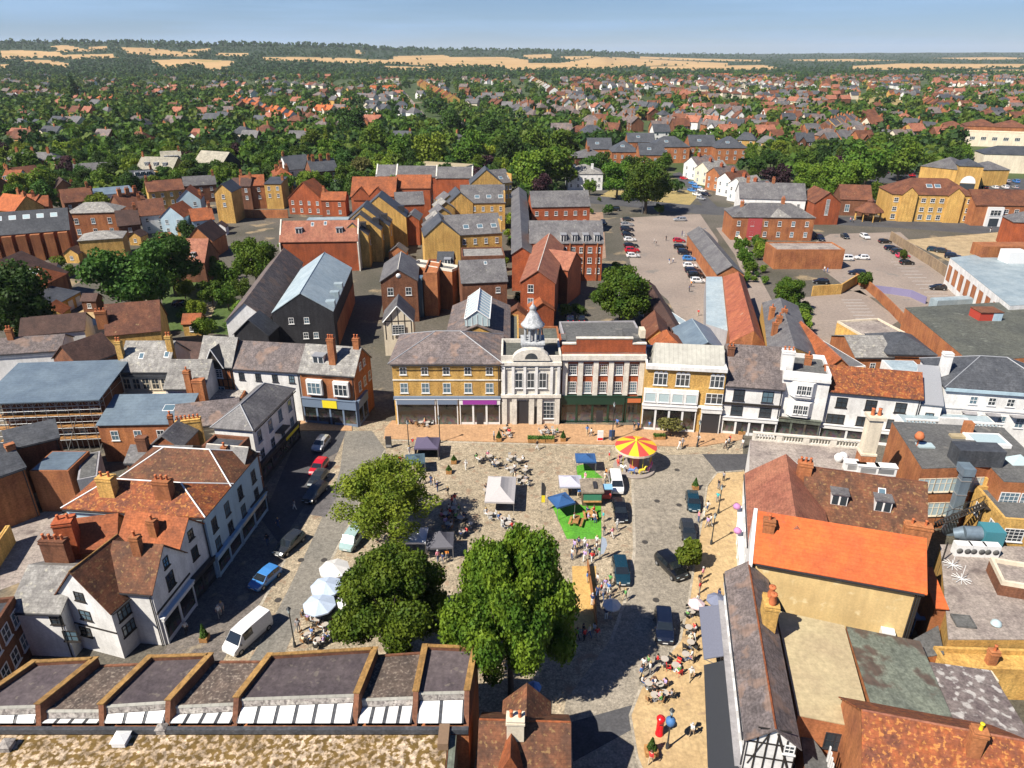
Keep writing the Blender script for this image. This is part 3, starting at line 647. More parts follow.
b = Bd('brick_house', 'brown brick house with white sash windows at the corner of the alley', 'house', (-14,646), (16,600), 6.6, D=9, roof='flat', par=.5, wall=BRICKB, rm=SLATED); b.win('F', 4.4, 3, 1.3, 1.7).win('F', 1.4, 3, 1.3, 1.7)
# yards on the far west
b = Bd('outbuilding', 'yellow brick outbuilding with flat blue-grey roof in the yard', 'outbuilding', (29,471), (68,471), 6.3, C=(80,451), roof='flat', par=0, wall=BRICKO, rm=METALB)
b = Bd('outbuilding', 'grey rendered wall block beside the yellow brick outbuilding', 'outbuilding', (77,480), (97,476), 5.6, D=7, roof='flat', par=0, wall=GREYR, rm=FELT)
b = Bd('outbuilding', 'brick outbuilding with dark blue slate roof and a small brick stack', 'outbuilding', (-30,486), (24,467), 7.4, R=(-10,448), pitch=26, wall=BRICKO, rm=SLATED); b.chim(b.w-.2, 3, 1., .7, .8, 0)
b = Bd('outbuilding', 'grey slate gabled outbuilding below the scaffolded roof', 'outbuilding', (8,449), (58,437), 7.4, R=(30,425), pitch=30, wall=BRICKB, rm=SLATED)
b = Bd('yard_wall', 'brick wall closing the yard below the slate outbuilding', 'wall', (-14,560), (10,525), 2.6, D=.5, roof='flat', par=0, wall=BRICKY, rm=BRICKY)
# scaffolded building
A, B2 = at(-14,402,9.), at(98,398,9.)
r = thing('scaffold', 'tube scaffold with board lifts carrying a pale blue-grey sheeted roof', 'scaffold', (A.x, A.y, 0), math.atan2(B2.y-A.y, B2.x-A.x))
w = (B2-A).length; d = (at(110,363,10.)-B2).length
m = MB(); m.raw([(-1, -.6, 9.0), (w+.4, -.6, 9.0), (w+.4, d, 10.4), (-1, d, 10.4), (-1, -.6, 8.85), (w+.4, -.6, 8.85), (w+.4, d, 10.25), (-1, d, 10.25)], [(0, 1, 2, 3), (4, 5, 1, 0), (5, 6, 2, 1), (7, 4, 0, 3), (7, 6, 5, 4), (6, 7, 3, 2)]); m.build('sheet_roof', METALB, r)
m = MB()
for k in range(11):
    x = w*k/10
    for y in (0, 1.3): m.cyl((x, y, 0), (x, y, 8.9), .05, n=5)
    for z in (2.2, 4.2, 6.2, 8.2): m.cyl((x, -.2, z), (x, 1.5, z), .04, n=4)
    m.cyl((x, 0, 7.9), (x+w/20, 0, 8.8), .035, n=4); m.cyl((x+w/20, 0, 8.8), (min(w, x+w/10), 0, 7.9), .035, n=4)
for z in (2.2, 3.2, 4.2, 5.2, 6.2, 7.2, 7.9, 8.7):
    for y in (0, 1.3): m.cyl((0, y, z), (w, y, z), .045, n=4)
for k in range(0, 10, 3): m.cyl((w*k/10, -.05, .5), (w*(k+1)/10+1, -.05, 6.2), .04, n=4)
for y in (4, 8, d-.4):
    for z in (4.2, 6.2, 8.2): m.cyl((w, 0, z), (w, d-.4, z), .04, n=4)
    m.cyl((w, y, 0), (w, y, 9.4), .05, n=5)
m.build('scaffold_tubes', STEEL, r)
for z in (2.25, 4.25, 6.25): MB().box(0, .1, z, w, 1.2, z+.06).build('boards', WOOD, r)
c = at(40,430,0)
b = Bd('house', 'dark brick house wrapped in the scaffold under the sheeted roof', 'house', (A.x+.6, A.y+1.8), (B2.x-1, B2.y+1.8), 8.2, D=d-3, roof='flat', par=0, wall=BRICKB, rm=FELT, world=True); b.win('F', 5, 6, 1.2, 1.6).win('F', 2, 6, 1.2, 1.6)

# ================================================================ behind the square, north-west gardens
b = Bd('barn', 'dark weatherboarded barn with a big blue-grey metal roof and vent boxes', 'barn', (272,313), (333,311.3), 8.6, C=(357,268), roof='front', pitch=33, wall=DARKW, rm=METALP, oh=.1, ridge=METALB)
w = b.w; b.win('F', 6.2, 2, 1., 1.3, a=2, b=8).win('F', 3., 2, 1., 1.3, a=5, b=9)
for k in range(3): MB().box(w-1.7, 2+k*6, 8.8, w+.1, 3.6+k*6, 10.).build('vent_box', METALP, b.roof)
MB().box(w+.005, 3, 0, w+.06, b.D, 5).build('brick_plinth', BRICKO, b.root)
b = Bd('barn', 'long barn with brown slate roof and white gable beside the blue metal roof', 'barn', (226,321), (268,319.5), 7., C=(311,262), roof='front', pitch=42, wall=WHITE, rm=SLATEB)
b = Bd('barn', 'dark slate link roof with white gable end before the blue metal barn', 'barn', (234,334), (268,335), 6, R=(252,314), roof='front', D=5, pitch=42, wall=DARKW, rm=SLATED)
b = Bd('brick_house', 'red brick block with orange tiled roof, two dormers and side parapets', 'house', (280,241.5), (357,240.5), 8.5, R=(318,221), pitch=45, wall=BRICK, rm=TILEP)
b.dorm(5, 1.6, 1.7, 1.5, ws=2).dorm(16, 1.6, 1.7, 1.5).sky(8.5, 3.2).sky(12, 3.4)
for q in (-.3, b.w): MB().raw([(q, -.4, 8), (q, b.D/2, 9.1+b.rh), (q, b.D+.4, 8), (q+.35, -.4, 8), (q+.35, b.D/2, 9.1+b.rh), (q+.35, b.D+.4, 8), (q, -.4, 0), (q, b.D+.4, 0), (q+.35, -.4, 0), (q+.35, b.D+.4, 0)], [(0, 1, 2, 7, 6), (3, 8, 9, 5, 4), (0, 3, 4, 1), (1, 4, 5, 2), (0, 6, 8, 3)]).build('side_parapet', STONE, b.root)
MB().box(b.w*.27, b.D+.5, 7.8, b.w*.83, b.D+4, 12.3).build('roof_pavilion', METALP, b.root); MB().box(b.w*.26, b.D+.4, 8.8, b.w*.84, b.D+4.1, 11.2).build('pavilion_window', GLASSB, b.root)
cp = ['first', 'second', 'third', 'fourth']
for i, (xa, xb, y, ax) in enumerate([(338, 368, 236, 0), (340, 381, 231, 0), (340, 389, 227, 0), (354, 406, 218, 0)]):
    b = Bd('terrace_house', f'stepped yellow brick gable terrace house with dark slate slopes, {cp[i]} from the alley front', 'house', (xa, y), (xb, y-.6), 9.2, D=9+i*.3, roof='front', pitch=39, wall=BRICKY, rm=SLATED, group='stepped yellow brick gables', oh=.1)
    b.dorm if 0 else None
    MB().box(b.w-2.6, 3.5, 10.2, b.w-.8, 5.5, 12.).build('dormer', DARK, b.roof); b.win('R', 5.5, 1, .9, 1.4)
b = Bd('chapel', 'orange tiled brick hall with two gables on its front slope', 'hall', (351,196), (395,196), 8.5, R=(374,177), pitch=42, wall=BRICK, rm=TILEO)
for q in (.22, .6): x = b.w*q; MB().raw([(x-3, -.3, 7), (x+3, -.3, 7), (x+3, -.3, 8.6), (x, -.3, 11.3), (x-3, -.3, 8.6), (x, 3.2, 11.3)], [(0, 1, 2, 3, 4)]).raw([(x-3.3, -.5, 8.4), (x, -.5, 11.5), (x+3.3, -.5, 8.4), (x, 3.4, 11.5)], [(0, 1, 3), (1, 2, 3)], 1).build('gable', [BRICK, TILEO], b.roof)
b = Bd('chapel', 'red brick hall with an orange roof beside the twin-gabled hall', 'hall', (396,188), (430,188), 10.5, R=(413,175), pitch=38, wall=BRICK, rm=TILEO); b.win('R', 5, 2, 1, 1.6)
b = Bd('brick_house', 'small red brick annex with grey slate roof below the orange roofed hall', 'house', (396,205), (424,204), 7.5, R=(410,192), pitch=32, wall=BRICK, rm=SLATE)
b = Bd('brick_house', 'red brick gabled annex beside the yellow stepped gables', 'house', (404,220), (419,220), 8, D=9, roof='front', pitch=35, wall=BRICK, rm=SLATE)
for i, (xa, xb, y, l) in enumerate([(376,396,176,'slate roofed wing with white gable copings behind the orange hall'), (396,436,177,'long slate roofed wing with white copings under the trees'), (436,472,178,'slate wing with a small red timbered gable beyond the yellow houses')]):
    b = Bd('office_block', l, 'office', (xa, y), (xb, y), 9, R=((xa+xb)/2, y-11), pitch=33, wall=BRICK, rm=SLATE)
    for q in (-.2, b.w-.2): MB().raw([(q, -.4, 8.8), (q, b.D/2, 9.5+b.rh), (q, b.D/2+1, 9.3+b.rh), (q+.5, -.4, 8.8), (q+.5, b.D/2, 9.5+b.rh), (q+.5, b.D/2+1, 9.3+b.rh)], [(0, 1, 4, 3), (1, 2, 5, 4), (0, 2, 1), (3, 4, 5), (0, 3, 5, 2)]).build('coping', STONE, b.roof)
b = Bd('office_block', 'long cream flat roofed block behind the slate wings', 'office', (415,164), (464,167), 9.6, D=10, roof='flat', par=0, wall=CREAM, rm=METALC)
# yellow brick blocks north of the hall
for (ga, gb, ap, ma, mr, l1, wy) in [((424,237), (460,235.5), 0, (502,232.5), (478,214), 'yellow brick block nearest the square with slate roof and two roof windows', 1),
                             ((448,204), (473,203), 0, (505,202.5), (482,185), 'yellow brick block with three roof windows behind the nearest yellow block', 1),
                             ((470,184.5), (503,184), 0, (512,182), (492,170), 'yellow brick gabled block farthest up the alley', 0)]:
    b = Bd('apartment_block', l1, 'apartments', (gb[0]-12, gb[1]), ma, 9.2, R=mr, pitch=36, wall=BRICKY, rm=SLATE)
    b.win('F', 6.4, 4, .9, 1.5, a=3).win('F', 3.2, 4, .9, 1.5, a=3)
    for q in range(2+wy): b.sky(5.5+q*4, 1.5, 1.6, 1.5, GLASSB)
    MB().box(b.w-.3, 0, 9, b.w+.1, b.D/2, 10.6+b.rh*.4).build('side_parapet', BRICKY, b.root)
    b2 = Bd('apartment_block', l1.replace('block', 'front gable of the block', 1).replace('yellow brick', 'plain', 1).split(' with ')[0], 'apartments', ga, gb, 9.2, D=b.D*.9, roof='front', pitch=40, wall=BRICKY, rm=SLATED, oh=.15)
for k in range(5):
    b = Bd('terrace_house', f'narrow slate stepped roof along the alley, {["first","second","third","fourth","fifth"][k]} up from the yellow gable', 'house', (425+k*4, 230-k*7), (446+k*3, 229-k*7), 9, D=8, roof='front', pitch=35, wall=BRICKY, rm=SLATEP if k % 2 else SLATE, group='stepped slate roofs along the alley')
# brown brick cluster behind the hall
b = Bd('brick_house', 'brown brick house with slate roof, round gable window and two white casements', 'house', (380.5,281.5), (417,280.5), 9.6, D=15, roof='front', pitch=33, wall=BRICKB, rm=SLATE, ridge=STONE)
b.win('F', 6.3, 2, 1.3, 1.8, 'cross'); MB().lathe([(.55, 0), (.55, .08), (0, .08)], (0, 0, 0), 12).xf(Matrix.Translation((b.w/2, 0, 10.8))@Matrix.Rotation(math.pi/2, 4, 'X')).build('round_window', WPAINT, b.root)
b = Bd('timbered_house', 'little timbered gable house with white bay, red and black panels', 'house', (383,322), (413,321), 7.2, D=7, roof='front', pitch=48, wall=CREAM, rm=SLATE)
w = b.w; m = MB()
for q in (-1, 1): m.cyl((w/2-q*w/2, -.35, 7.2), (w/2, -.35, 7.2+b.rh), .12, n=4, mi=1)
for k in range(5): m.box(.4+k*(w-.8)/4-.07, -.06, 3.5, .4+k*(w-.8)/4+.07, 0, 7.2)
for k in (1, 2, 3): m.box(.4+k*(w-.8)/4-.06, -.06, 7.4, .4+k*(w-.8)/4+.06, 0, 7.4+.7*b.rh*(1-abs(k-2)*.45))
m.box(0, -.05, 7.2, w, 0, 7.36); m.build('timber_frame', [TIMB, WPAINT], b.root); window(b.root, (w/2, -.3, 4.6), 0, 2.4, 2., 'grid')
b = Bd('brick_house', 'orange brick range with roof terrace and glazed stair beside the brown gable house', 'house', (423,275), (437,275), 9.8, D=12, roof='flat', par=.5, wall=BRICKO, rm=BRICKO)
MB().box(-2.4, -.5, 0, -.2, 2, 9.2).build('glazed_stair', GLASSB, b.root)
b = Bd('brick_house', 'brick range with small slate roof and dormer between two brick wings', 'house', (437,270), (452,270), 8.6, R=(445,252), pitch=32, wall=BRICKO, rm=SLATED); b.dorm(2.4, 1.5, 1.5, 1.2).win('F', 5.6, 1, 1.2, 1.5).win('F', 2.6, 1, 1.2, 1.5)
b = Bd('brick_house', 'orange brick block with flat parapeted roof beside the plain slate roof', 'house', (452,272), (461,268), 9.4, D=12, roof='flat', par=.6, wall=BRICKO, rm=FELT, cap=STONE)
b = Bd('brick_house', 'plain brick block with a single slate slope behind the roof lantern', 'house', (462,283), (507,281), 9., R=(484,260), pitch=34, wall=BRICKB, rm=SLATE); b.win('F', 6.4, 1, 1., 1.3, a=6).sky(5.8, 4., .7, 1.)
b = Bd('brick_house', 'slate and stone roof range behind the single slate slope', 'house', (462,258), (505,257), 8.6, D=9, roof='flat', par=.4, wall=BRICKB, rm=SLATEP)
# red brick blocks
b = Bd('apartment_block', 'four-storey red brick block with grey slate roof and four white dormers', 'apartments', (530,243), (603,243), 10.2, R=(566,221), pitch=38, wall=BRICK, rm=SLATE)
w = b.w
for k in range(4): b.dorm(w*.46+k*2.9, .2, 1.4, 1.9)
for z in (7.6, 4.8, 2.): b.win('F', z, 5, 1.1, 1.5, 'cross', a=w*.42)
for k in range(3): MB().box(w*.54+k*3.6, -.3, 0, w*.54+k*3.6+.3, 0, 10.2).build('pier', BRICKO, b.root)
b = Bd('apartment_block', 'red brick block with long slate roof behind the four-dormer block', 'apartments', (532,207), (590,206), 9.5, R=(560,191), pitch=36, wall=BRICK, rm=SLATE); b.win('F', 6.6, 6, 1.1, 1.4, 'cross').win('F', 3.6, 6, 1.1, 1.4, 'cross')
b = Bd('apartment_block', 'slate roofed wing running up the alley beside the four-dormer block', 'apartments', (512,254), (532,254), 9.6, C=(534,192), roof='front', pitch=34, wall=BRICK, rm=SLATE)
b = Bd('brick_house', 'red brick three-storey gable house with pinkish tiled roof and white sash windows', 'house', (520.5,282), (555,283.2), 9.6, C=(555,244), roof='front', pitch=35, wall=BRICK, rm=TILEP, ridge=STONE)
b.win('F', 7.3, 1, 1.3, 1.8, 'cross', a=.5, b=4).win('F', 4.2, 1, 1.3, 1.8, 'cross', a=.5, b=4).win('F', 1.4, 1, 1.3, 1.8, 'cross', a=.5, b=4)
b = Bd('brick_house', 'pink tiled side wing stepping down beside the three-storey gable house', 'house', (537,266), (568,270), 8.6, R=(552,250), pitch=34, wall=BRICK, rm=TILEP)
b = Bd('brick_house', 'small red brick porch building with orange tiled gable', 'house', (531,311), (554,310), 4.5, D=6, roof='front', pitch=34, wall=BRICK, rm=TILEO)
b = Bd('flat_roof_block', 'low flat grey roof behind the clock turret', 'outbuilding', (506,343), (519,343), 8, C=(516,316), roof='flat', par=.3, wall=BRICKY, rm=FELTG)
b = Bd('flat_roof_block', 'flat grey-green roof with brick parapets behind the pilastered building', 'outbuilding', (541,343), (560,343), 8.8, C=(558,328), roof='flat', par=.4, wall=BRICKO, rm=FELTG)
b = Bd('flat_roof_block', 'long flat felt roof with pale coping beyond the pilastered building', 'outbuilding', (563,337), (642,336), 9.6, C=(640,322), roof='flat', par=.3, wall=GREYR, rm=FELT)
# yards and barns behind the yellow arched building
b = Bd('barn', 'orange tiled gable house with a pyramidal lower roof beside the big round tree', 'house', (645,340), (670,341), 7.6, D=10, roof='front', pitch=45, wall=BRICKY, rm=TILE)
b = Bd('barn', 'small hipped orange tile roof behind the white sheeted roof', 'house', (656,352), (686,352), 7.6, R=(672,326), roof='hip', pitch=42, wall=BRICKO, rm=TILEO)
b = Bd('barn', 'long brown tiled barn running back beside the market alley', 'barn', (668,334), (684,334), 5.6, C=(663,286), roof='front', pitch=36, wall=BRICKB, rm=TILED)
b = Bd('barn', 'long narrow pale blue sheeted lean-to along the alley', 'shed', (683,326), (692,325), 4, C=(667,276), roof='flat', par=0, wall=WHITE, rm=METALP)
b = Bd('barn', 'blue-grey sheet metal gabled shed behind the arched window building', 'shed', (687,352), (726,352), 6.6, D=12, roof='front', pitch=28, wall=GREYR, rm=METALB, ridge=METALP)
free('barn', 'pale green-blue sheeted roof shed between the alley and the rusty roof', 'shed', dict(a=(706,277,5), b=(722,277,5), c=(731,332,5), d=(706,324,5)), [['a','b','c','d']], ['a','b','c','d'], GREYR, METALP)
free('barn', 'long rusty red tiled barn roof running towards the slate storehouse', 'barn', dict(a=(730,343,6), b=(765,345,6), c=(744,278,6), d=(723,277,6), e=(754,331,9), f=(738,272,9)), [['a','d','f','e'],['b','e','f','c']], ['a','e','b','c','f','d'], BRICKO, METALR)
b = Bd('storehouse', 'long low brick storehouse with grey slate roof beside the car park', 'storehouse', (717.5,273.9), (744,274.3), 4.2, C=(723,234), roof='front', pitch=33, wall=BRICKO, rm=SLATE, ridge=SLATEP)
root, roof, P, c = free('house', 'rear slate range with orange chimney stacks behind the tall narrow white house', 'house', dict(a=(768,354,7), b=(816,357,7), c=(798,306,7), d=(762,303,7), e=(795,348,9.6), f=(780,298,9.6)), [['a','d','f','e'],['b','e','f','c']], ['a','e','b','c','f','d'], BRICKY, SLATE)
for px, py in ((771,318), (778,327), (774,334), (783,320)): g = at(px, py, 8.)-c; chimney(roof, (g.x, g.y, 8), .9, .8, 2.2, 1, BRICKO)
b = Bd('house', 'steep orange tiled rear wing behind the white inn', 'house', (822,372), (854,372), 5.6, C=(838,334), roof='front', pitch=42, wall=BRICKO, rm=TILEO, ridge=TILEP)
b = Bd('outbuilding', 'narrow grey lead roofed outbuilding beside the orange rear wing', 'outbuilding', (845,368), (866,366), 4.6, C=(852,338), roof='flat', par=0, wall=WHITE, rm=SLATE)
b = Bd('outbuilding', 'low grey slate outbuilding with bush against it behind the inn', 'outbuilding', (856,357), (893,357), 4., R=(875,336), pitch=20, wall=BRICKO, rm=SLATEP); b.win('F', 1.6, 1, 1, 1.2)
b = Bd('outbuilding', 'flat roofed yellow brick garage at the corner of the small car park', 'garage', (862,337), (905,334), 3.6, C=(890,319), roof='flat', par=.4, wall=BRICKY, rm=FELTB, cap=CREAM)
b = Bd('outbuilding', 'dark hipped slate outbuilding between the inn and the green flat roof', 'outbuilding', (888,354), (936,355), 4.6, R=(910,331), roof='hip', pitch=28, wall=BRICKO, rm=SLATED)
b = Bd('outbuilding', 'small pale sheet roof outbuilding behind the grey link', 'outbuilding', (893,371), (926,372), 5, D=5, roof='flat', par=0, wall=WHITE, rm=METALP)
# big flat roofs on the east
root, roof, P, c = free('supermarket_hall', 'huge flat grey-green felt roof with brick side walls', 'store', dict(a=(905,308,6), b=(1045,300,6), c=(1110,352,6), d=(970,362,6)), [['a','b','c','d']], ['a','b','c','d'], BRICKO, FELTG)
g = at(980,318,6)-c; MB().box(g.x-1.5, g.y-2, 6.05, g.x+1.2, g.y+1.5, 7.8, 0).box(g.x+1.21, g.y-2.1, 6.05, g.x+3, g.y+1.4, 7.7, 1).box(g.x-1.6, g.y-2.2, 7.81, g.x+3.1, g.y+1.6, 7.95, 2).build('roof_hut', [plain('hut_red', (.4, .05, .03), .6), BLUER, BRICKB], root)
root, roof, P, c = free('store_building', 'flat pale blue-grey roof with a white framed brick side', 'store', dict(a=(950,258,7), b=(1060,245,7), c=(1120,300,7), d=(1010,306,7)), [['a','b','c','d']], ['a','b','c','d'], WHITE, METALP)
m = MB(); p, q = P['a'], P['d']
for k in range(9):
    t = (k+.2)/9.; t2 = (k+.8)/9.; u, v = p.lerp(q, t), p.lerp(q, t2); n_ = Vector((-(q-p).y, (q-p).x, 0)).normalized()*(-.05)
    if n_.x > 0: n_ = -n_
    m.face([(u.x+n_.x, u.y+n_.y, 1.5), (v.x+n_.x, v.y+n_.y, 1.5), (v.x+n_.x, v.y+n_.y, 5.5), (u.x+n_.x, u.y+n_.y, 5.5)])
m.build('brick_panel', BRICKO, root)
g = at(1010,262,7)-c; MB().box(g.x-2, g.y-2, 7, g.x+3, g.y+2, 10).build('roof_plant', WPAINT, root); MB().box(g.x-5, g.y+4, 7, g.x+9, g.y+9, 10).build('roof_hut', BRICKO, root)
b = Bd('container', 'pale blue-grey shipping container at the end of the car park', 'container', (938,301), (976,299), 2.6, D=2.6, roof='flat', par=0, wall=METALP, rm=METALP)
b = Bd('brick_store', 'orange brick store with flat white-striped roof beside the red house', 'store', (776,251), (845,251), 5.2, D=9, roof='flat', par=.4, wall=BRICKO, rm=FELTB)
# ================================================================ the road north of the car parks
b = Bd('red_house', 'red brick house with hipped slate roofs, chimneys and white edged hips', 'house', (733,217), (815,218), 7.4, R=(770,203), roof='hip', pitch=28, wall=BRICKO, rm=SLATE, ridge=SLATEP)
b.win('F', 4.6, 6, 1.1, 1.6).win('F', 1.2, 6, 1.1, 1.6).chim(4, b.D/2, 1, 1, 1.6, 2).chim(17, b.D/2, 1, 1, 1.6, 2)
MB().box(5, -.06, 0, 9.5, -.005, 7.2).build('red_wall', plain('red_render', (.38, .06, .06), .8), b.root); x = 15; MB().raw([(x-3.4, -.2, 7.5), (x+3.4, -.2, 7.5), (x, 3.2, 9.6), (x, 7, 9.7)], [(0, 1, 2), (0, 2, 3), (1, 3, 2)]).build('cross_gable', SLATEP, b.roof)
b = Bd('house', 'white rendered house with slate roof behind the red brick house', 'house', (740,198), (806,200), 7.5, R=(775,183), pitch=33, wall=WHITE, rm=SLATE)
b.win('F', 4.5, 5).chim(3, b.D/2, 1, 1).chim(12, b.D/2, 1, 1); 
b = Bd('hall', 'red brick gabled hall with one tall white window', 'hall', (815,203), (841,203), 7.6, D=14, roof='front', pitch=38, wall=BRICK, rm=TILE); window(b.root, (b.w/2, 0, 3.4), 0, 1.2, 5.4, 'tri')
b = Bd('hall', 'brown tiled wing of the red gabled hall', 'hall', (841,199), (872,200), 6, R=(857,185), pitch=36, wall=BRICKB, rm=TILE); b.win('F', 1.5, 2, 1.6, 2.6)
g = at(867,220,0); r = thing('bandstand', 'open bandstand with a pyramidal brown tiled roof', 'bandstand', g)
m = MB(); m.lathe([(5.2, 3.2), (5.3, 3.4), (1.2, 6.4), (1.2, 7), (.9, 7.2), (0, 8.3)], n=8, sm=False); m.build('roof', TILE, r)
for k in range(8): MB().cyl((4.4*math.cos(.785*k), 4.4*math.sin(.785*k), 0), (4.4*math.cos(.785*k), 4.4*math.sin(.785*k), 3.3), .22, n=6).build('column', BRICKY, r)
b = Bd('office_block', 'large yellow brick office with hipped brown roof, turret and pale window rows', 'office', (893,194), (976,196), 9.5, R=(935,178), roof='hip', pitch=32, wall=BRICKY, rm=TILE)
b.win('F', 6.8, 9, 1.5, 1.5, 'cross').win('F', 3.6, 9, 1.5, 1.5, 'cross').win('F', .8, 9, 1.5, 1.7, 'cross').sky(b.w*.47, 3, 2, 2).sky(b.w*.57, 3, 2, 2)
for q in (.2, .76): x = b.w*q; MB().raw([(x-2.6, -1, 0), (x+2.6, -1, 0), (x+2.6, -1, 9.6), (x, -1, 12.), (x-2.6, -1, 9.6), (x-2.6, 0, 0), (x+2.6, 0, 0), (x+2.6, 0, 9.6), (x-2.6, 0, 9.6)], [(0, 1, 2, 3, 4), (5, 0, 4, 8), (1, 6, 7, 2)]).raw([(x-2.9, -1.2, 9.4), (x, -1.2, 12.2), (x+2.9, -1.2, 9.4), (x, 4.5, 12.2), (x-2.9, 1, 9.4), (x+2.9, 1, 9.4)], [(0, 1, 3, 4), (1, 2, 5, 3)], 1).build('gable_bay', [BRICKY, TILE], b.root)
b = Bd('office_block', 'red brick office with brown roof and a white glazed entrance bay', 'office', (976,205), (1055,206), 7.2, R=(1015,190), pitch=32, wall=BRICKO, rm=TILE)
b.win('F', 4.4, 5, 1.5, 1.4, a=9).win('F', 1.3, 5, 1.5, 1.4, a=9); MB().box(4.2, -1, 0, 9.4, 0, 6.6).build('entrance_bay', WPAINT, b.root); window(b.root, (6.8, -1, 3.7), 0, 3.6, 2, 'tri'); MB().box(5.2, -1.05, .1, 8.4, -1, 2.8).build('entrance_door', GLASS, b.root)
b = Bd('red_house', 'red brick corner of a house at the edge of the car park road', 'house', (1014,222), (1060,224), 8, D=9, roof='hip', pitch=32, wall=BRICK, rm=SLATE)
# supermarket with purple slate roofs
for A_, B_, R_, h, wl, rm_, l in [((921,166),(960,170),(940,155),8,BRICKY,SLATE,'yellow brick supermarket wing with purple slate roof and corner tower'), ((960,166),(984,167),(972,156),10,BRICKY,SLATED,'yellow brick supermarket tower with white arch over the entrance'),
                         ((984,170),(1010,170),(998,160),7,BRICKY,SLATE,'low hipped pavilion beside the supermarket entrance'), ((985,154),(1060,156),(1020,146),9,CREAM,SLATED,'supermarket rear range with cream flat front')]:
    b = Bd('supermarket', l, 'supermarket', A_, B_, h, R=R_, roof='hip', pitch=26, wall=wl, rm=rm_)
    if 'arch' in l:
        m = MB(); ring = [(b.w/2+3*math.cos(math.pi*k/10), 2.8+3.2*math.sin(math.pi*k/10)) for k in range(11)]; m.face([(x, -.1, z) for x, z in ring]); m.box(b.w/2-3, -.12, 0, b.w/2+3, -.02, 2.6, 1); m.build('arch_window', [WPAINT, GLASS], b.root)
b = Bd('supermarket', 'long cream flat roofed block behind the supermarket', 'supermarket', (968,133), (1060,136), 8, D=14, roof='flat', par=.8, wall=CREAM, rm=METALC); b.win('F', 4, 8, 3, 2, 'tri')
for k, (xa, y) in enumerate([(936,128), (966,126), (996,127)]): Bd('store_building', f'brown hipped store roof beyond the supermarket, {["beside the tree belt","in the middle","at the frame edge"][k]}', 'store', (xa, y), (xa+34, y+1), 8, R=(xa+17, y-7), roof='hip', pitch=24, wall=BRICKO, rm=TILE)
# dark slate housing block north of the road
for k, (xa, xb, y, dy) in enumerate([(588,612,149,11), (612,640,152,13), (640,665,155,12), (652,690,147,11), (690,716,146,11), (716,748,148,12), (628,655,142,9)]):
    b = Bd('apartment_block', f'dark slate apartment range with orange brick gables, {["behind the white villa","next but one to the white villa","beside the dark tree","above the terrace end","in the middle of its row","at the far end of its row","at the back of the group"][k]}', 'apartments', (xa, y), (xb, y), 8.5, R=((xa+xb)/2, y-dy), roof='hip' if k % 2 else 'gable', pitch=34, wall=BRICKO, rm=SLATED); b.win('F', 5.4, 4, 1.2, 1.6).win('F', 2.4, 4, 1.2, 1.6); b.sky(b.w*.4, 3, 2, 1.6)
b = Bd('villa', 'white stucco villa with shallow slate roof and chimneys behind the round trees', 'villa', (568,174), (603,174), 7, R=(585,164), roof='hip', pitch=24, wall=WHITE, rm=SLATEP); b.win('F', 4, 5).win('F', 1.2, 5).chim(3, 4, 1, 1, 2, 0, WHITE).chim(11, 4, 1, 1, 2, 0, WHITE)
b = Bd('villa', 'brick house with grey hipped roof behind the white villa', 'villa', (576,158), (608,157), 8, R=(592,149), roof='hip', pitch=26, wall=BRICKB, rm=SLATE); b.chim(8, 5, 1, 1, 2)
# terrace on the street beyond the road
for k in range(8):
    xa, ya = 684+k*11.2, 163+k*5.0
    b = Bd('terrace_house', 'x', 'house', (xa, ya), (xa+13.5, ya+2.2), 7, D=13, roof='front', pitch=36, wall=[WHITE, CREAM, BRICKO, WHITE][k % 4], rm=[SLATEB, SLATEP, SLATEB, TILE, SLATEP, SLATE, SLATE, SLATEP][k], group='terrace beyond the road')
    b.root['label'] = 'terrace house with parked cars before it, ' + ['first', 'second', 'third', 'fourth', 'fifth', 'sixth', 'seventh', 'eighth'][k] + ' from the big dark tree'
    b.win('F', 4.3, 2, 1., 1.5).win('F', 1.2, 2, 1., 1.6); b.chim(b.w*.5, 5, 1.4, .8, 1.3, 3, BRICK)
# ================================================================ left distance
root = None
b = Bd('hall', 'long dark slate roofed hall with red brick buttresses', 'hall', (-60,240), (69,229.5), 8, R=(10,212), pitch=38, wall=BRICK, rm=SLATED)
for k in range(9): x = b.w*(k+.5)/9; MB().box(x-1.2, -1.8, 0, x+1.2, 0, 7.6).build('buttress', BRICKO, b.root)
for k in range(8): b.sky(b.w*(k+1.)/9, 4, 1.8, 1.6, GLASSP)
b = Bd('brick_house', 'brick house with pale hipped slate roof and a white pediment', 'house', (66,213.5), (116,212), 8.5, R=(93,202), roof='hip', pitch=30, wall=BRICKO, rm=SLATEP); b.win('F', 5, 3, 1.2, 1.8).win('F', 1.6, 3, 1.2, 1.8)
b = Bd('brick_house', 'flat pale roofed yellow brick house behind the big round tree', 'house', (78,241), (122,238), 6, D=9, roof='hip', pitch=20, wall=BRICKY, rm=SLATEP)
b = Bd('tiled_house', 'pinkish tiled house with two dormers beyond the big garden tree', 'house', (162,262), (204,262), 5.5, R=(183,239), pitch=45, wall=BRICKB, rm=TILEP); b.dorm(3.5, .8, 1., 1.3).dorm(8, .8, 1., 1.3)
b = Bd('tiled_house', 'steep dark tiled house with an orange gable beside the garden', 'house', (186,241), (212,241), 5.2, D=11, roof='front', pitch=46, wall=BRICKO, rm=TILED)
b = Bd('tiled_house', 'orange tiled house with large white skylights in the shaded yard', 'house', (12,284), (46,284), 5.5, R=(28,266), roof='hip', pitch=38, wall=BRICKO, rm=TILEO); b.sky(3.5, 2, 3.4, 1.6, GLASSP).sky(7, 1.6, 1)
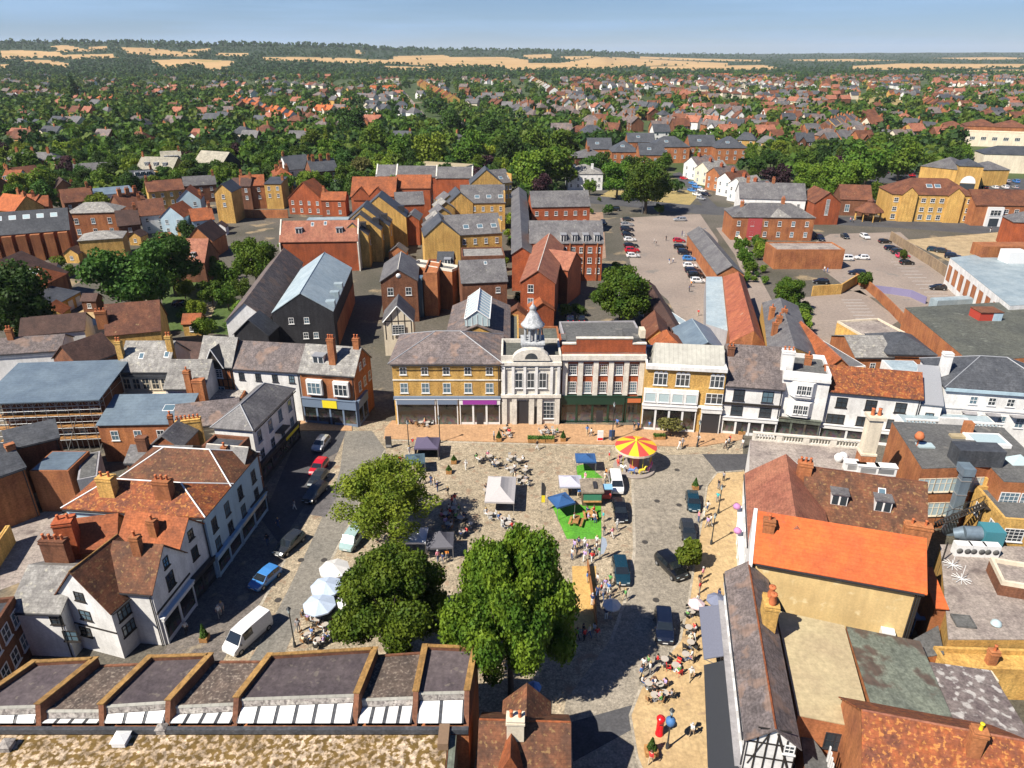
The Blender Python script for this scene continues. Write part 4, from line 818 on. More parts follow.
b = Bd('tiled_house', 'brown tiled rear wing beside the orange roof with skylights', 'house', (48,282), (68,272), 5.5, D=10, roof='mono', pitch=28, wall=BRICKB, rm=TILED)
b = Bd('garage', 'low building with shallow blue slate roof and four garage doors', 'garage', (50,308), (80,292), 3., D=7, roof='mono', pitch=12, wall=BRICKY, rm=SLATED)
for k in range(4): x = b.w*(k+.5)/4; MB().box(x-.9, -.06, .1, x+.9, 0, 2.3).build('garage_door', WPAINT, b.root)
b = Bd('tiled_house', 'long dark tiled house with half timbered side in the shadow', 'house', (20,336), (84,330), 6, R=(48,316), pitch=34, wall=WHITE, rm=TILED)
b = Bd('tiled_house', 'grey slate and white house between dark roofs at the frame edge', 'house', (-30,356), (60,350), 5.8, R=(10,338), pitch=28, wall=WHITE, rm=SLATEB); b.chim(6, 3, 1, .8, 2)
b = Bd('tiled_house', 'brown tiled house with a yellow brick gable behind the cream house', 'house', (106,335), (160,330), 5.8, R=(140,302), pitch=45, wall=BRICKY, rm=TILE); chimney(b.roof, (-.5, 2, 8), 2, 1, 2, 3, BRICKO)
b = Bd('tiled_house', 'brown tiled roof filling the gap behind the pale slate house', 'house', (80,366), (118,352), 6.6, R=(98,334), pitch=38, wall=BRICKB, rm=TILED)
b = Bd('tiled_house', 'dark brown tiled roof behind the leaning chimney', 'house', (168,358), (200,360), 6, R=(186,342), pitch=40, wall=BRICKB, rm=TILED)
b = Bd('outbuilding', 'pale sheet canopy over the yard beside the garden tree', 'shed', (84,330), (108,320), 3, D=4, roof='flat', par=0, wall=CREAM, rm=METALW)
LF = [  # A, B, h, R, roof, wall, rm, label
((0,184),(16,184),6,(8,170),'gable',WHITE,TILEO,'orange tiled house with white dormer band at the frame edge'),
((14,180),(44,176),6,(28,166),'gable',WHITE,TILE,'tiled house with white gable behind the garden shrubs'),
((4,160),(56,160),7,(30,152),'hip',BRICKO,SLATE,'villa with slate roof and tall orange stacks before the wood'),
((54,190),(76,188),5,(66,173),'front',BRICKO,TILED,'small orange brick gable house with a steep dark roof'),
((74,172),(112,170),5.5,(92,163),'gable',WHITE,SLATE,'grey roofed bungalow with a white gable under the trees'),
((10,206),(32,207),5,(20,194),'gable',BRICKO,TILEO,'orange tiled cottage with roof windows behind the long dark hall'),
((32,207),(48,206),5,(40,196),'gable',BRICKO,TILEO,'smaller orange tiled cottage next to the cottage with roof windows'),
((64,203),(94,200),5,(80,188),'gable',BRICKB,TILE,'red-brown tiled house behind the pedimented brick house'),
((92,196),(134,192),6,(112,183),'mono',WHITE,METALB,'blue-grey flat topped house with a row of dark windows'),
((124,210),(150,206),6,(137,192),'gable',BRICKB,TILE,'brown tiled house with a tall stack in the old town'),
((118,226),(140,224),5,(128,210),'gable',BRICKB,TILED,'dark brick house with arched white windows and brown roof'),
((140,216),(165,214),6,(152,199),'gable',WHITE,TILE,'brown tiled house with white lower wall facing the garden'),
((160,217),(183,217),6,(171,200),'front',BLUER,TILEO,'pale blue gable house with orange roof'),
((176,200),(200,199),6,(188,188),'front',BLUER,TILEO,'larger pale blue gable house with one dark window'),
((192,221),(214,219),4.5,(204,208),'gable',BLUER,TILEO,'low orange roof with pale blue gable beside the yellow wall'),
((148,192),(184,189),7,(166,180),'gable',BRICKY,TILE,'long brown tiled house with yellow brick end gable'),
((184,186),(216,184),7,(200,176),'gable',BRICKB,SLATE,'grey roofed brick terrace beside the tall yellow gable'),
((214,192),(231,192),11,(222,176),'front',BRICKY,SLATED,'tall narrow yellow brick gable end beside the orange garden wall'),
((231,186),(250,186),9,(240,178),'gable',BRICKB,TILED,'dark shaded terrace house beside the tall yellow gable'),
((240,186),(264,185),9,(252,175),'gable',BRICKO,TILEO,'terrace rear with two orange roofed projections'),
((264,184),(281,184),9.5,(270,172),'mono',BRICKY,SLATED,'yellow brick party wall house in the old terrace'),
((136,169),(172,170),7,(154,157),'gable',BRICKY,PALER,'pale roofed house with three white dormers'),
((133,180),(156,178),5.5,(142,170),'gable',BRICKO,SLATED,'small grey roofed wing before the three-dormer house'),
((162,163),(182,162),8,(172,151),'gable',DARKW,PALER,'pale roofed house with dark gable behind the three-dormer house'),
((194,162),(222,164),8,(208,151),'gable',DARKW,PALER,'pale roofed house with dark gable beside the copper tree'),
((216,152),(240,152),5,(228,146),'gable',BRICK,TILE,'low red roofed building among the trees'),
((276,176),(292,175),9,(283,160),'hip',BRICKO,TILEO,'tall orange roofed house end with big stacks'),
((288,170),(312,168),9,(300,155),'gable',WHITE,SLATED,'dark slate roofed terrace with white gable'),
((312,172),(338,170),9,(326,159),'gable',BRICKB,SLATED,'dark slate roofed terrace with many chimneys'),
((288,198),(321,199),6,(305,186),'front',BRICK,TILEO,'red brick gable house with white window before the terrace'),
((321,200),(345,200),6,(333,192),'gable',BRICK,TILEO,'low orange roofed range beside the red gable house'),
((284,186),(340,184),3.5,(312,180),'gable',WHITE,METALP,'pale blue workshops below the dark terrace'),
((330,178),(345,178),4,(338,172),'gable',WHITE,METALP,'white workshop with skylights near the conifers'),
]
for A_, B_, h, R_, rf, wl, rm_, l in LF:
    if rf in ('front',): b = Bd('house', l, 'house', A_, B_, h, D=10, roof='front', pitch=42, wall=wl, rm=rm_)
    elif rf == 'mono': b = Bd('house', l, 'house', A_, B_, h, D=9, roof='mono', pitch=8, wall=wl, rm=rm_)
    else: b = Bd('house', l, 'house', A_, B_, h, R=R_, roof=rf, pitch=38, wall=wl, rm=rm_)
    b.win('F', h-2.3, max(1, int(b.w/3.2)), 1., 1.4)
    if h > 5.5: b.win('F', h-5.1, max(1, int(b.w/3.2)), 1., 1.4)
    if 'dormer' in l:
        for k in range(3): b.dorm(b.w*(k+1)/4, 1.5, 1.6, 1.6)
    if random.random() < .8: b.chim(random.choice([.6, b.w-.6]), b.D/2, .9, .8, 1.6, 2)
    if 'stack' in l or 'chimneys' in l:
        for q in (.2, .5, .8): b.chim(b.w*q, b.D*.45, 1.3, .9, 2.2, 3)
# ================================================================ east side, near
b = Bd('shop_row', 'long narrow slate roofed shop row with a black and white timbered end gable', 'shop', (728,573), (748,737), 7, R=(761,640), pitch=38, wall=WHITE, rm=SLATEB, ridge=TILEO, oh=.3)
er = b; w = b.w
chimney(b.roof, (w*.37, b.D*.78, 8.6), 1.9, 1.2, 1.6, 0, BRICKY); 
m = MB()
for k in range(2): m.lathe([(.3, 0), (.36, .35), (.22, .9), (.34, 1.05), (.3, 1.2), (.05, 1.15)], (w*.37-.45+k*.95, b.D*.78, 10.3), 10)
m.build('chimney_pot', POT, b.roof)
m = MB(); L = b.D
for q in (0, .2, .4, .6, .8, 1.): m.box(w, L*q-.06*(q > 0), 0, w+.07, L*q+.06*(q < 1), 7.+(1-abs(q-.5)*2)*b.rh-.3)
for z in (3.4, 5., 6.6, 8.2): m.box(w, .6 if z > 7 else 0, z, w+.06, L-.6 if z > 7 else L, z+.12)
m.cyl((w+.05, .3, 4.2), (w+.05, L*.42, 7.9), .06, n=4); m.cyl((w+.05, L-.3, 4.2), (w+.05, L*.58, 7.9), .1, n=4)
m.build('timber_frame', TIMB, b.root); window(b.root, (w+.07, L*.86, 6.), math.pi/2, .8, .9, 'cross', WPAINT)
b.band('F', 6.5, .2, .2, GREYR, 'eaves_board'); b.win('F', 4.4, 9, 1.1, 1.5); b.shop('F', .3, w-.2, 3.4, GREYR, .6, 8)
for k, (t0, t1) in enumerate([(.02, .09), (.46, .54), (.92, .97)]): MB().box(w*t0, -.34, 5.9, w*t1, -.02, 6.8).build('pale_bracket', WPAINT, b.root)
for (p0, p1, p2, p3, z0, z1, mt, l) in [((699,607),(724,604),(727,655),(704,659),3.,3.5,plain('awning_grey', (.14,.15,.2), .8),'large grey-blue shop awning over the pavement'), ((704,665),(729,659),(738,768),(708,768),3.,3.5,plain('awning_black', (.025,.028,.035), .8),'long black shop awning over the pavement')]:
    P4 = [at(*p0, z0), at(*p1, z1), at(*p2, z1), at(*p3, z0)]; c = sum(P4, Vector())/4
    r = tag(MB().raw([p-c for p in P4]+[p-c-Vector((0, 0, .12)) for p in P4], [(3, 2, 1, 0), (4, 5, 6, 7), (0, 1, 5, 4), (1, 2, 6, 5), (2, 3, 7, 6), (3, 0, 4, 7)]).build('awning', mt, None, c), l, 'awning')
    m = MB()
    for p in (P4[0], P4[3]): m.cyl(p-c, p-c-Vector((-1.6, 0, .9)), .04, n=5)
    m.build('awning_arm', STEEL, r)
root, roof, P, c = free('rear_building', 'low rear block with a cream sheeted roof beside the long slate row', 'shop', dict(a=(776,611,5.6), b=(844,626,5.2), c=(873,731,5.2), d=(798,716,5.6)), [['a','b','c','d']], ['a','b','c','d'], BRICKO, METALC)
q = P['d'].lerp(P['c'], .55); window(root, (q.x, q.y, 2.5), math.atan2(P['c'].y-P['d'].y, P['c'].x-P['d'].x), 1.6, 1.8, 'cross', DARK)
for t in (.2, .5, .8): pass
free('rear_building', 'low rear block with a weathered green metal roof', 'shop', dict(a=(846,627,5.3), b=(920,642,5.), c=(957,730,5.), d=(873,712,5.3)), [['a','b','c','d']], ['a','b','c','d'], BRICKO, METALG)
free('rear_building', 'low rear block with a dark roof streaked white', 'shop', dict(a=(924,662,4.6), b=(990,671,4.6), c=(1040,752,4.6), d=(960,742,4.6)), [['a','b','c','d']], ['a','b','c','d'], BRICKO, STREAK)
free('rear_building', 'small dark grey flat roof at the foot of the timbered gable', 'shop', dict(a=(799,720,3.2), b=(822,752,3.2), c=(850,800,3.2), d=(808,800,3.2)), [['a','b','c','d']], ['a','b','c','d'], BRICKO, FELT)
b = Bd('tiled_house', 'house with a bright orange lichened tile roof at the near corner', 'house', (866,812), (1040,850), 6.2, R=(950,728), pitch=40, wall=BRICKO, rm=TILEL, ridge=TILEP)
chimney(b.roof, (7.1, b.D/2-1.0, 9.6), .9, .8, 2.2, 1, BRICKO, potm=YELL); chimney(b.roof, (13.4, b.D/2+4, 9), .9, .9, 2.6, 1, BRICKO)
m = MB()
for k in range(12): m.box(-1.3+.001, .5+k*.5, 0, -1.2, .7+k*.5, 4.9)
m.build('slatted_fence', WPAINT, b.root)
b = Bd('tiled_house', 'large smooth new orange tiled roof over a buff rendered wall', 'house', (757,560), (923,590), 9, R=(838,525), pitch=38, wall=BUFFR, rm=TILEX, oh=.35)
MB().box(-.1, -.4, 8.55, b.w+.1, -.05, 8.8).build('gutter', TIMB, b.root)
MB().raw([(-.4, -.5, 8.7), (-.4, b.D/2, 9.4+b.rh), (-.75, -.5, 8.7), (-.75, b.D/2, 9.4+b.rh), (-.4, -.5, 0), (-.75, -.5, 0), (-.4, b.D/2, 0), (-.75, b.D/2, 0)], [(0, 1, 3, 2), (2, 3, 7, 5), (0, 4, 6, 1), (0, 2, 5, 4)]).build('side_parapet', WHITE, b.root)
b.chim(.8, 2.6, 1.1, .9, 1.2, 1, BRICKO); MB().box(b.w-2.6, -.9, 1.5, b.w-1.4, 0, 3.8).build('white_box', WPAINT, b.root); m = MB(); m.cyl((b.w-.5, -.2, 0), (b.w-.5, -.2, 8.6), .09, n=6); m.cyl((b.w-.1, -.2, 0), (b.w-.1, -.2, 8.6), .07, n=6); m.build('drain_pipe', TIMB, b.root)
b = Bd('tiled_house', 'brown lichened roof with two grey dormers behind the bright orange roof', 'house', (804,517), (925,535.5), 7.6, R=(865,475), pitch=44, wall=WHITE, rm=TILEM, ridge=TILE)
b.dorm(2.1+1.4, 1.3, 1.7, 1.5, rm=SLATE).dorm(3.4+4.6, 1.3, 1.7, 1.5, rm=SLATE).sky(b.w-4.4, 2.4, .8, 1.); b.chim(-.3, b.D/2-.4, 1.5, 1., 1.2, 3, BRICKO)
chimney(b.roof, (b.w-1., -.4, 7.5), 2.6, 1., 1.6, 2, BRICKO, drop=7); m = MB()
for k in range(8): m.box(.6+k*2., -.05, 0, .75+k*2., 0, 7.2)
m.build('timber_frame', TIMB, b.root)
b = Bd('tiled_house', 'smooth orange roof sloping west above the white shop fronts', 'house', (747,474), (751,546), 8.4, R=(790,482), pitch=38, wall=WHITE, rm=TILEP)
b.win('F', 5.6, 5, 1.2, 1.7).shop('F', .2, b.w-.2, 3.6, WPAINT, .6, 5)
for q in (.1, .45): MB().lathe([(0, 0), (.4, .15), (.5, .45), (.3, .7), (0, .8)], (b.w*q, -.7, 4.1), 8).build('hanging_basket', plain('petals', (.45, .2, .4), .8), b.root)
free('shop_building', 'terrace roofed corner shop with stone balustrade on the north edge', 'shop', dict(a=(750,440,7.2), b=(862,449,7.2), c=(884,482,7.2), d=(806,470,7.2), e=(787,455,7.2), f=(749,478,7.2)), [['a','b','c','d','e','f']], ['a','b','c','d','e','f'], WHITE, FELTB)
p, q = at(752,441,7.2), at(860,450,7.2); d = q-p; L = d.length; r = thing('balustrade', 'stone balustrade along the terrace roof edge', 'balustrade', p, math.atan2(d.y, d.x))
m = MB(); m.box(0, 0, .02, L, .35, .35); m.box(0, -.05, 1.15, L, .4, 1.35)
for k in range(5): m.box(k*L/4-.4 if k else 0, 0, .35, min(L, k*L/4+.4), .34, 1.15)
for k in range(int(L/.38)):
    m.cyl((.2+k*.38, .17, .35), (.2+k*.38, .17, 1.15), .08, n=5)
m.build('balusters', STONE, r)
p = at(863,468,7.2); c_ = thing('chimney_stack', 'tall pale rendered chimney on a brick base rising from the terrace roof', 'chimney', p, -.1)
m = MB(); m.box(-.9, -.8, 0, .9, .8, 2.2); m.build('brick_base', BRICKO, c_); m = MB(); m.box(-.8, -.7, 2.2, .8, .7, 7.2); m.box(-1., -.9, 7.2, 1., .9, 7.6); m.box(-.95, -.85, 2.21, .95, .85, 2.5); m.build('shaft', CREAM, c_); m = MB()
for k in (-.4, .4): m.lathe([(.25, 7.6), (.2, 8.4), (.26, 8.5), (0, 8.5)], (k, 0, 0), 8)
m.build('chimney_pot', POT, c_)
for (px, py, l, rr) in [(838,462,'white globe vent in a cluster on the terrace roof, next to the west edge', .55), (842,461,'white globe vent in the middle of the terrace roof cluster', .6)]:
    tag(MB().lathe([(rr*.5, 0), (rr, .4), (rr*1.1, .8), (rr*.6, 1.2), (0, 1.3)]).build('roof_vent', WPAINT, None, at(px, py, 7.21)), l, 'vent')
for k, (px, py) in enumerate([(853,470), (866,473), (884,474)]):
    m = MB(); m.box(-1.2, -.5, 0, 1.2, .5, 1.2); m.box(-1.3, -.6, 1.2, 1.3, .6, 1.3)
    r = tag(m.build('plant_box', WPAINT, None, at(px, py, 7.21), -.15), f'white ventilation box on the terrace roof, {["nearest the globe vents","beside the tall chimney foot","against the orange brick gable"][k]}', 'vent box'); MB().box(-.9, -.52, .3, .9, -.5, 1.).build('grille', STEEL, r)
root, roof, P, c = free('flat_roof_block', 'large dark flat felt roof with skylights over an orange brick side wall', 'store', dict(a=(892,422,9), b=(1003,428,9), c=(1046,470,9), d=(1046,484,9), e=(1004,482,9), f=(990,467,9), g=(922,469,9)), [['a','b','c','d','e','f','g']], ['a','b','c','d','e','f','g'], BRICKO, FELT)
wwin(root, P['g'], P['f'], 5.6, 4, 2.2, 2., 'tri', CREAM, gl=GLASSP); wwin(root, P['g'], P['f'], 2., 4, 2.2, 2., 'tri', CREAM, gl=GLASSP); wwin(root, P['e'], P['d'], 5.4, 2, 2.2, 2.2, 'grid', WPAINT)
def rb(px, py, x, y, z, name, mt, h=9.1, rz=-.08):
    g = at(px, py, h)-c; return MB().box(-x/2, -y/2, 0, x/2, y/2, z).build(name, mt, roof, g, rz)
rb(986,442,4.6,3.2,.5,'skylight',WPAINT); rb(986,442,3.8,2.4,.54,'skylight_glass',GLASSP,9.105); rb(925,446,2.,1.2,.2,'rooflight',GLASSP); rb(974,462,5.4,2.4,2.2,'plant_room',SLATED); rb(964,448,3,1.4,.8,'roof_box',FELT); rb(966,434,1.,1.,1.8,'roof_stack',BRICKO); rb(958,437,2,1,.3,'kerb_frame',METALC)
g = at(1018,462,9)-c; MB().raw([(g.x-1.3, g.y-1, 9.1), (g.x+1.3, g.y-1, 9.1), (g.x+1.3, g.y+1, 9.1), (g.x-1.3, g.y+1, 9.1), (g.x, g.y, 10.1)], [(0, 1, 4), (1, 2, 4), (2, 3, 4), (3, 0, 4)]).build('glass_pyramid', GLASSP, roof)
tag(MB().lathe([(.1, 0), (.1, 1.), (.55, 1.1), (.6, 1.5), (.35, 2.), (0, 2.1)], n=10).build('roof_vent', POT, None, at(917,446,9.05)), 'round orange-red cowl on the dark flat roof', 'vent')
# duct, fire escape and air handling unit
p = at(962,470,8.5); r = thing('air_duct', 'tall pale blue sheet metal duct climbing the rear wall of the dark flat roof', 'duct', (p.x-.4, p.y-1.4, 0), -.1)
MB().box(-.55, -.5, 0, .55, .5, 8.8).build('shaft', METALB, r); MB().box(-.7, -.65, 8.8, .7, 1.2, 9.8).build('cowl', METALB, r); m = MB()
for z in (2, 4, 6, 8): m.box(-.6, -.55, z, .6, .55, z+.12)
m.build('flange', STEEL, r)
a, b_ = at(935,525,2.), at(984,505,6.); r = thing('fire_escape', 'black steel fire escape stair climbing behind the yellow brick wall', 'stair', (a.x, a.y, 0), math.atan2(b_.y-a.y, b_.x-a.x)); L = Vector((b_.x-a.x, b_.y-a.y)).length
m = MB()
for s_ in (-.5, .5):
    m.cyl((0, s_, 2), (L, s_, 6), .08, n=4); m.cyl((0, s_, 3), (L, s_, 7), .04, n=4)
    for k in range(9): m.cyl((L*k/8, s_, 2+4*k/8), (L*k/8, s_, 3+4*k/8), .03, n=4)
m.cyl((0, 0, 0), (0, 0, 2), .1, n=5); m.cyl((L, 0, 0), (L, 0, 6), .1, n=5); m.box(L, -.9, 5.9, L+2.2, .9, 6.); m.build('stringer', TIMB, r)
m = MB()
for k in range(18): m.box(L*k/18, -.5, 2+4*k/18, L*k/18+.25, .5, 2.05+4*k/18)
m.build('treads', TIMB, r)
b = Bd('brick_block', 'yellow-brown brick block with dark flat roof and white windows at the east edge', 'store', (1003,522), (1062,526), 6.2, D=7, roof='flat', par=.5, wall=BRICKY, rm=FELT, cap=BRICKY); b.win('F', 3.6, 2, 2.2, 1.8, 'grid').win('F', .9, 2, 2.4, 1.6, 'tri').win('L', 3.6, 2, 1., 1.6)
b = Bd('brick_block', 'tall brick return wall with white window beside the duct', 'store', (985,478), (1003,482), 7.6, D=4.4, roof='flat', par=0, wall=BRICKY, rm=FELT); b.win('F', 4, 1, 1.2, 2.6, 'grid')
root, roof, P, c = free('flat_roof_block', 'wide stained beige flat roof carrying air conditioning units', 'store', dict(a=(940,545,4.6), b=(1050,548,4.6), c=(1060,640,4.6), d=(948,640,4.6)), [['a','b','c','d']], ['a','b','c','d'], BRICKY, FELTB)
g = at(996,624,4.8)-c; MB().lathe([(.5, 0), (.42, .3), (.2, .45), (0, .5)], g, 12).build('dome_light', GLASSP, roof); g = at(963,622,4.75)-c; m = MB(); m.box(-.9, -.8, 0, .9, -.7, .25); m.box(-.9, .7, 0, .9, .8, .25); m.box(-.9, -.7, 0, -.8, .7, .25); m.box(.8, -.7, 0, .9, .7, .25); m.box(-.8, -.7, 0, .8, .7, .15); m.build('roof_hatch', FELT, roof, g, -.15)
r = thing('air_handler', 'turquoise and blue-grey air handling unit with fat round duct', 'air unit', at(976,541,4.7), -.12)
MB().box(.2, -1, .2, 2.3, 1, 2.).build('casing', plain('turquoise_panel', (.05, .2, .24), .5), r); m = MB(); m.cyl((-1.6, 0, 1.), (.2, 0, 1.1), .8, .8, 12); m.cyl((-2.4, .3, .6), (-1.5, 0, 1.), .6, .8, 12); m.build('round_duct', METALB, r); MB().box(-2, -.9, 0, 2.3, .9, .2).build('frame', STEEL, r)
for k, px in enumerate((960, 974, 988)):
    r = tag(MB().box(-.85, -.45, 0, .85, .45, 1.5).build('condenser', WPAINT, None, at(px, 554+k*.6, 4.7), -.1), f'white air conditioning condenser, {["west","middle","east"][k]} one of the three on the beige roof', 'air conditioner', 'condensers on the beige roof')
    m = MB()
    for j in ((-.42, .42) if k else (0,)): m.lathe([(.32, 0), (.32, .04), (.06, .06), (0, .06)], (0, 0, 0), 12)
    MB().lathe([(.34, 0), (.34, .05), (.08, .08), (0, .08)], n=12).xf(Matrix.Translation((-.42, -.45, .75))@Matrix.Rotation(math.pi/2, 4, 'X')).lathe([(.34, 0)], n=3).build('fan', FELT, r); MB().lathe([(.34, 0), (.34, .05), (.08, .08), (0, .08)], n=12).xf(Matrix.Translation((.42, -.45, .75))@Matrix.Rotation(math.pi/2, 4, 'X')).build('fan', FELT, r)
for k, (px, py) in enumerate([(952,566), (961,580)]):
    m = MB()
    for j in range(6): a = j*math.pi/6; m.cyl((-.95*math.cos(a), -.95*math.sin(a), .12+j*.02), (.95*math.cos(a), .95*math.sin(a), .12+j*.02), .04, n=4)
    m.cyl((0, 0, 0), (0, 0, 1.9), .04, n=5); tag(m.build('antenna', WPAINT, None, at(px, py, 4.7)), f'white spoked roof antenna, {["nearer the turquoise unit","nearer the narrow orange roof"][k]}', 'antenna')
b = Bd('lean_to', 'narrow strip of orange tiled roof between the buff wall and beige roof', 'shed', (935.5,607), (947,608), 5, D=4.6, roof='mono', pitch=14, wall=BRICKO, rm=TILEX)
b = Bd('brick_block', 'narrow brown brick parapet building at the east edge beside the condensers', 'store', (1001,585), (1060,595), 6., D=4, roof='flat', par=.5, wall=BRICKB, rm=FELTB, cap=CREAM)
b = Bd('brick_block', 'low brick range with cream parapets below the beige roof', 'store', (946,672), (1060,676), 3.2, D=2.6, roof='flat', par=.6, wall=BRICKY, rm=BRICKY); MB().box(1.5, -1.2, 0, 4., .0, 3.6).build('cream_bay', CREAM, b.root); chimney(b.roof, (4.6, 1.2, 3.2), .8, .6, 1.6, 1, BRICKO); chimney(b.roof, (8.6, -.8, 3.2), .9, .8, 2.4, 1, BRICKO, drop=3.2)
root, roof, P, c = free('flat_roof_block', 'small grey roof wedge with brick edge beside the buff wall', 'shed', dict(a=(913,640,3.4), b=(938,626,3.4), c=(944,655,3.4), d=(922,658,3.4)), [['a','b','c','d']], ['a','b','c','d'], BRICKO, FELT)
m = MB()
p = at(925,612,2.6); r = thing('steel_platform', 'blue painted steel landing in the dark gap beside the buff wall', 'platform', (p.x, p.y, 0)); m.box(-1.4, -1., 2.4, 1.4, -.6, 2.6); m.box(-1.4, -.6, 2.4, -.8, .9, 2.6); m.box(.8, -.6, 2.4, 1.4, .9, 2.6)
for q in (-1.3, 1.3): m.cyl((q, -.8, 0), (q, -.8, 2.4), .08, n=6); m.cyl((q, .8, 0), (q, .8, 2.4), .08, n=6)
m.build('deck', plain('blue_steel', (.08, .16, .3), .5), r)
# ================================================================ the brick-piered roof range across the foreground
hh = 9.2
PF = [(-30,706),(39,704),(102,704),(169,700),(237,697),(357,693),(416,691),(467,690)]; PB_ = [(34,664),(95,661),(150,659),(210,657),(270,657),(375,651),(425,648),(475,650)]
F_ = [at(*q, hh) for q in PF]; K_ = [at(*q, hh) for q in PB_]
root = thing('shop_building', 'long flat-roofed block of stepped bays with brick piers and white clerestory panels', 'shop', (0, 0, 0))
x_l = F_[0].x-2; x_r = F_[7].x+.2; ys = min(p.y for p in F_)-.75
yb_ = min(p.y for p in K_)
MB().prism([(x_l, ys), (x_r, ys), (K_[7].x+.2, K_[7].y), (K_[0].x-2, K_[0].y)], 0, 7.2).build('wall', BRICKO, root)
def seg(a, b_, t): return a+(b_-a)*t
for k in range(7):
    H_ = k % 2 == 0; top = 9.0 if H_ else 8.5; n_ = [3, 4, 3, 4, 6, 4, 2][k]; d = Vector((.2, 0, 0))
    f0, f1, k0, k1 = [Vector((p.x, p.y, top)) for p in (F_[k]+d, F_[k+1]-d, K_[k]+d, K_[k+1]-d)]
    def dn(p, dy, z): return Vector((p.x, p.y-dy, z))
    MB().face([f0, f1, k1, k0]).build('roof', FELTP if H_ else BAYT, root)
    MB().face([dn(f0, .22, top-.6), dn(f1, .22, top-.6), f1, f0]).build('fascia', CONC, root)
    MB().face([dn(f0, .03, top+.008), dn(f1, .03, top+.008), dn(f1, -.1, top+.008), dn(f0, -.1, top+.008)]).face([dn(f0, .1, top-.12), dn(f1, .1, top-.12), dn(f1, .03, top+.008), dn(f0, .03, top+.008)]).build('flashing', METALW, root)
    zb = top-.62; zl = 7.98
    for j in range(n_):
        u, v = seg(f0, f1, j/n_), seg(f0, f1, (j+1)/n_); e = (v-u).normalized()*.14
        MB().face([Vector((u.x+e.x, ys+.2, zl)), Vector((v.x-e.x, ys+.2, zl)), dn(v-e, .25, zb), dn(u+e, .25, zb)]).build('white_panel', WPAINT, root)
    MB().face([Vector((f0.x, ys+.22, zl-.02)), Vector((f1.x, ys+.22, zl-.02)), dn(f1, .2, zb-.03), dn(f0, .2, zb-.03)]).build('clerestory_frame', SLATED, root)
    z1 = top+(.35 if H_ else .1); u, v = K_[k], K_[k+1]
    MB().prism([(u.x+.2, u.y-.02), (v.x-.2, v.y-.02), (v.x-.2, v.y+.2), (u.x+.2, u.y+.2)], 7.2, z1).build('rear_wall', BRICKB, root)
    if H_: MB().prism([(u.x+.2, u.y-.05), (v.x-.2, v.y-.05), (v.x-.2, v.y+.24), (u.x+.2, u.y+.24)], z1+.002, z1+.1).build('coping', COPING, root)
for k in range(8):
    f, q = F_[k], K_[k]; m = MB(); a = Vector((.2, 0, 0)); vs = []
    for sx in (-1, 1): vs += [(f.x+sx*.2, ys, 7.21), (f.x+sx*.2, f.y-.1, 9.35), (q.x+sx*.2, q.y+.2, 9.35), (q.x+sx*.2, q.y+.2, 7.21)]
    m.raw(vs, [(3, 2, 1, 0), (4, 5, 6, 7), (1, 5, 4, 0), (3, 7, 6, 2)]); m.build('pier', BRICKB, root)
    MB().prism([(f.x-.26, f.y-.2), (f.x+.26, f.y-.2), (q.x+.26, q.y+.27), (q.x-.26, q.y+.27)], 9.352, 9.45).build('coping', COPING, root)
MB().box(x_l, ys-.25, 7.3, x_r, ys+.12, 7.75).build('gutter', SLATED, root)
y0 = at(200,735,6.6).y
m = MB(); m.box(x_l, 22, 0, at(448,750,7.2).x, ys-.26, 7.2); mo = m.build('lower_wall', BRICKB, root); MB().box(x_l, 22, 7.201, at(448,750,7.2).x-.1, ys-.27, 7.26).build('moss_roof', MOSS, root)
X = at(450,745,6.6).x; m = MB(); m.box(X, 22, 0, X+.5, ys-.3, 7.3); m.build('coping', METALG, root)
for k, (px, py, s_) in enumerate([(122,742,.5), (163,731,.35), (8,748,.4)]):
    m = MB(); m.box(-s_, -s_, 0, s_, s_, .5); m.raw([(-s_*1.2, -s_*1.2, .5), (s_*1.2, -s_*1.2, .5), (s_*1.2, s_*1.2, .5), (-s_*1.2, s_*1.2, .5), (0, 0, .75)], [(0, 1, 4), (1, 2, 4), (2, 3, 4), (3, 0, 4)])
    tag(m.build('roof_vent', [WPAINT, CONC, CONC][k], None, at(px, py, 7.27)), ['small pale square cowl on the mossy flat roof', 'grey vent block beneath a brick pier on the mossy roof', 'low grey vent near the edge of the mossy roof'][k], 'vent')
tag(MB().box(-.4, -.9, 0, .4, .9, .7).build('roof_vent', plain('brown_box', (.2, .13, .08), .7), None, at(444,740,7.27)), 'brown box at the east corner of the mossy roof', 'vent')
# tiled house at the bottom middle
b = Bd('tiled_house', 'brown tiled house with a cream chimney, between brick roof range and the road', 'house', (480,773), (568,776), 6., R=(530,722), pitch=42, wall=BRICKO, rm=TILEM, ridge=TILEO)
chimney(b.roof, (2.6, b.D/2-.7, 8.6), 1.3, .9, 1.1, 2, CREAM, drop=1.)
m = MB(); x = 3.4; m.raw([(x-2., b.D/2-.5, 6.6), (x+2., b.D/2-.5, 6.6), (x-2., b.D+1.2, 6.2), (x+2., b.D+1.2, 6.2), (x, b.D+1.2, 8.3), (x, b.D/2-.5, 8.3)], [(0, 5, 4, 2), (5, 1, 3, 4), (2, 4, 3)]); m.build('cross_gable', TILEM, b.roof)
m = MB(); m.raw([(1, -.5, 5.6), (3.6, -.5, 5.6), (2.3, -.4, 8.4), (2.3, 2.6, 8.6)], [(0, 1, 2), (0, 2, 3), (1, 3, 2)]); m.build('cross_gable', TILEO, b.roof)

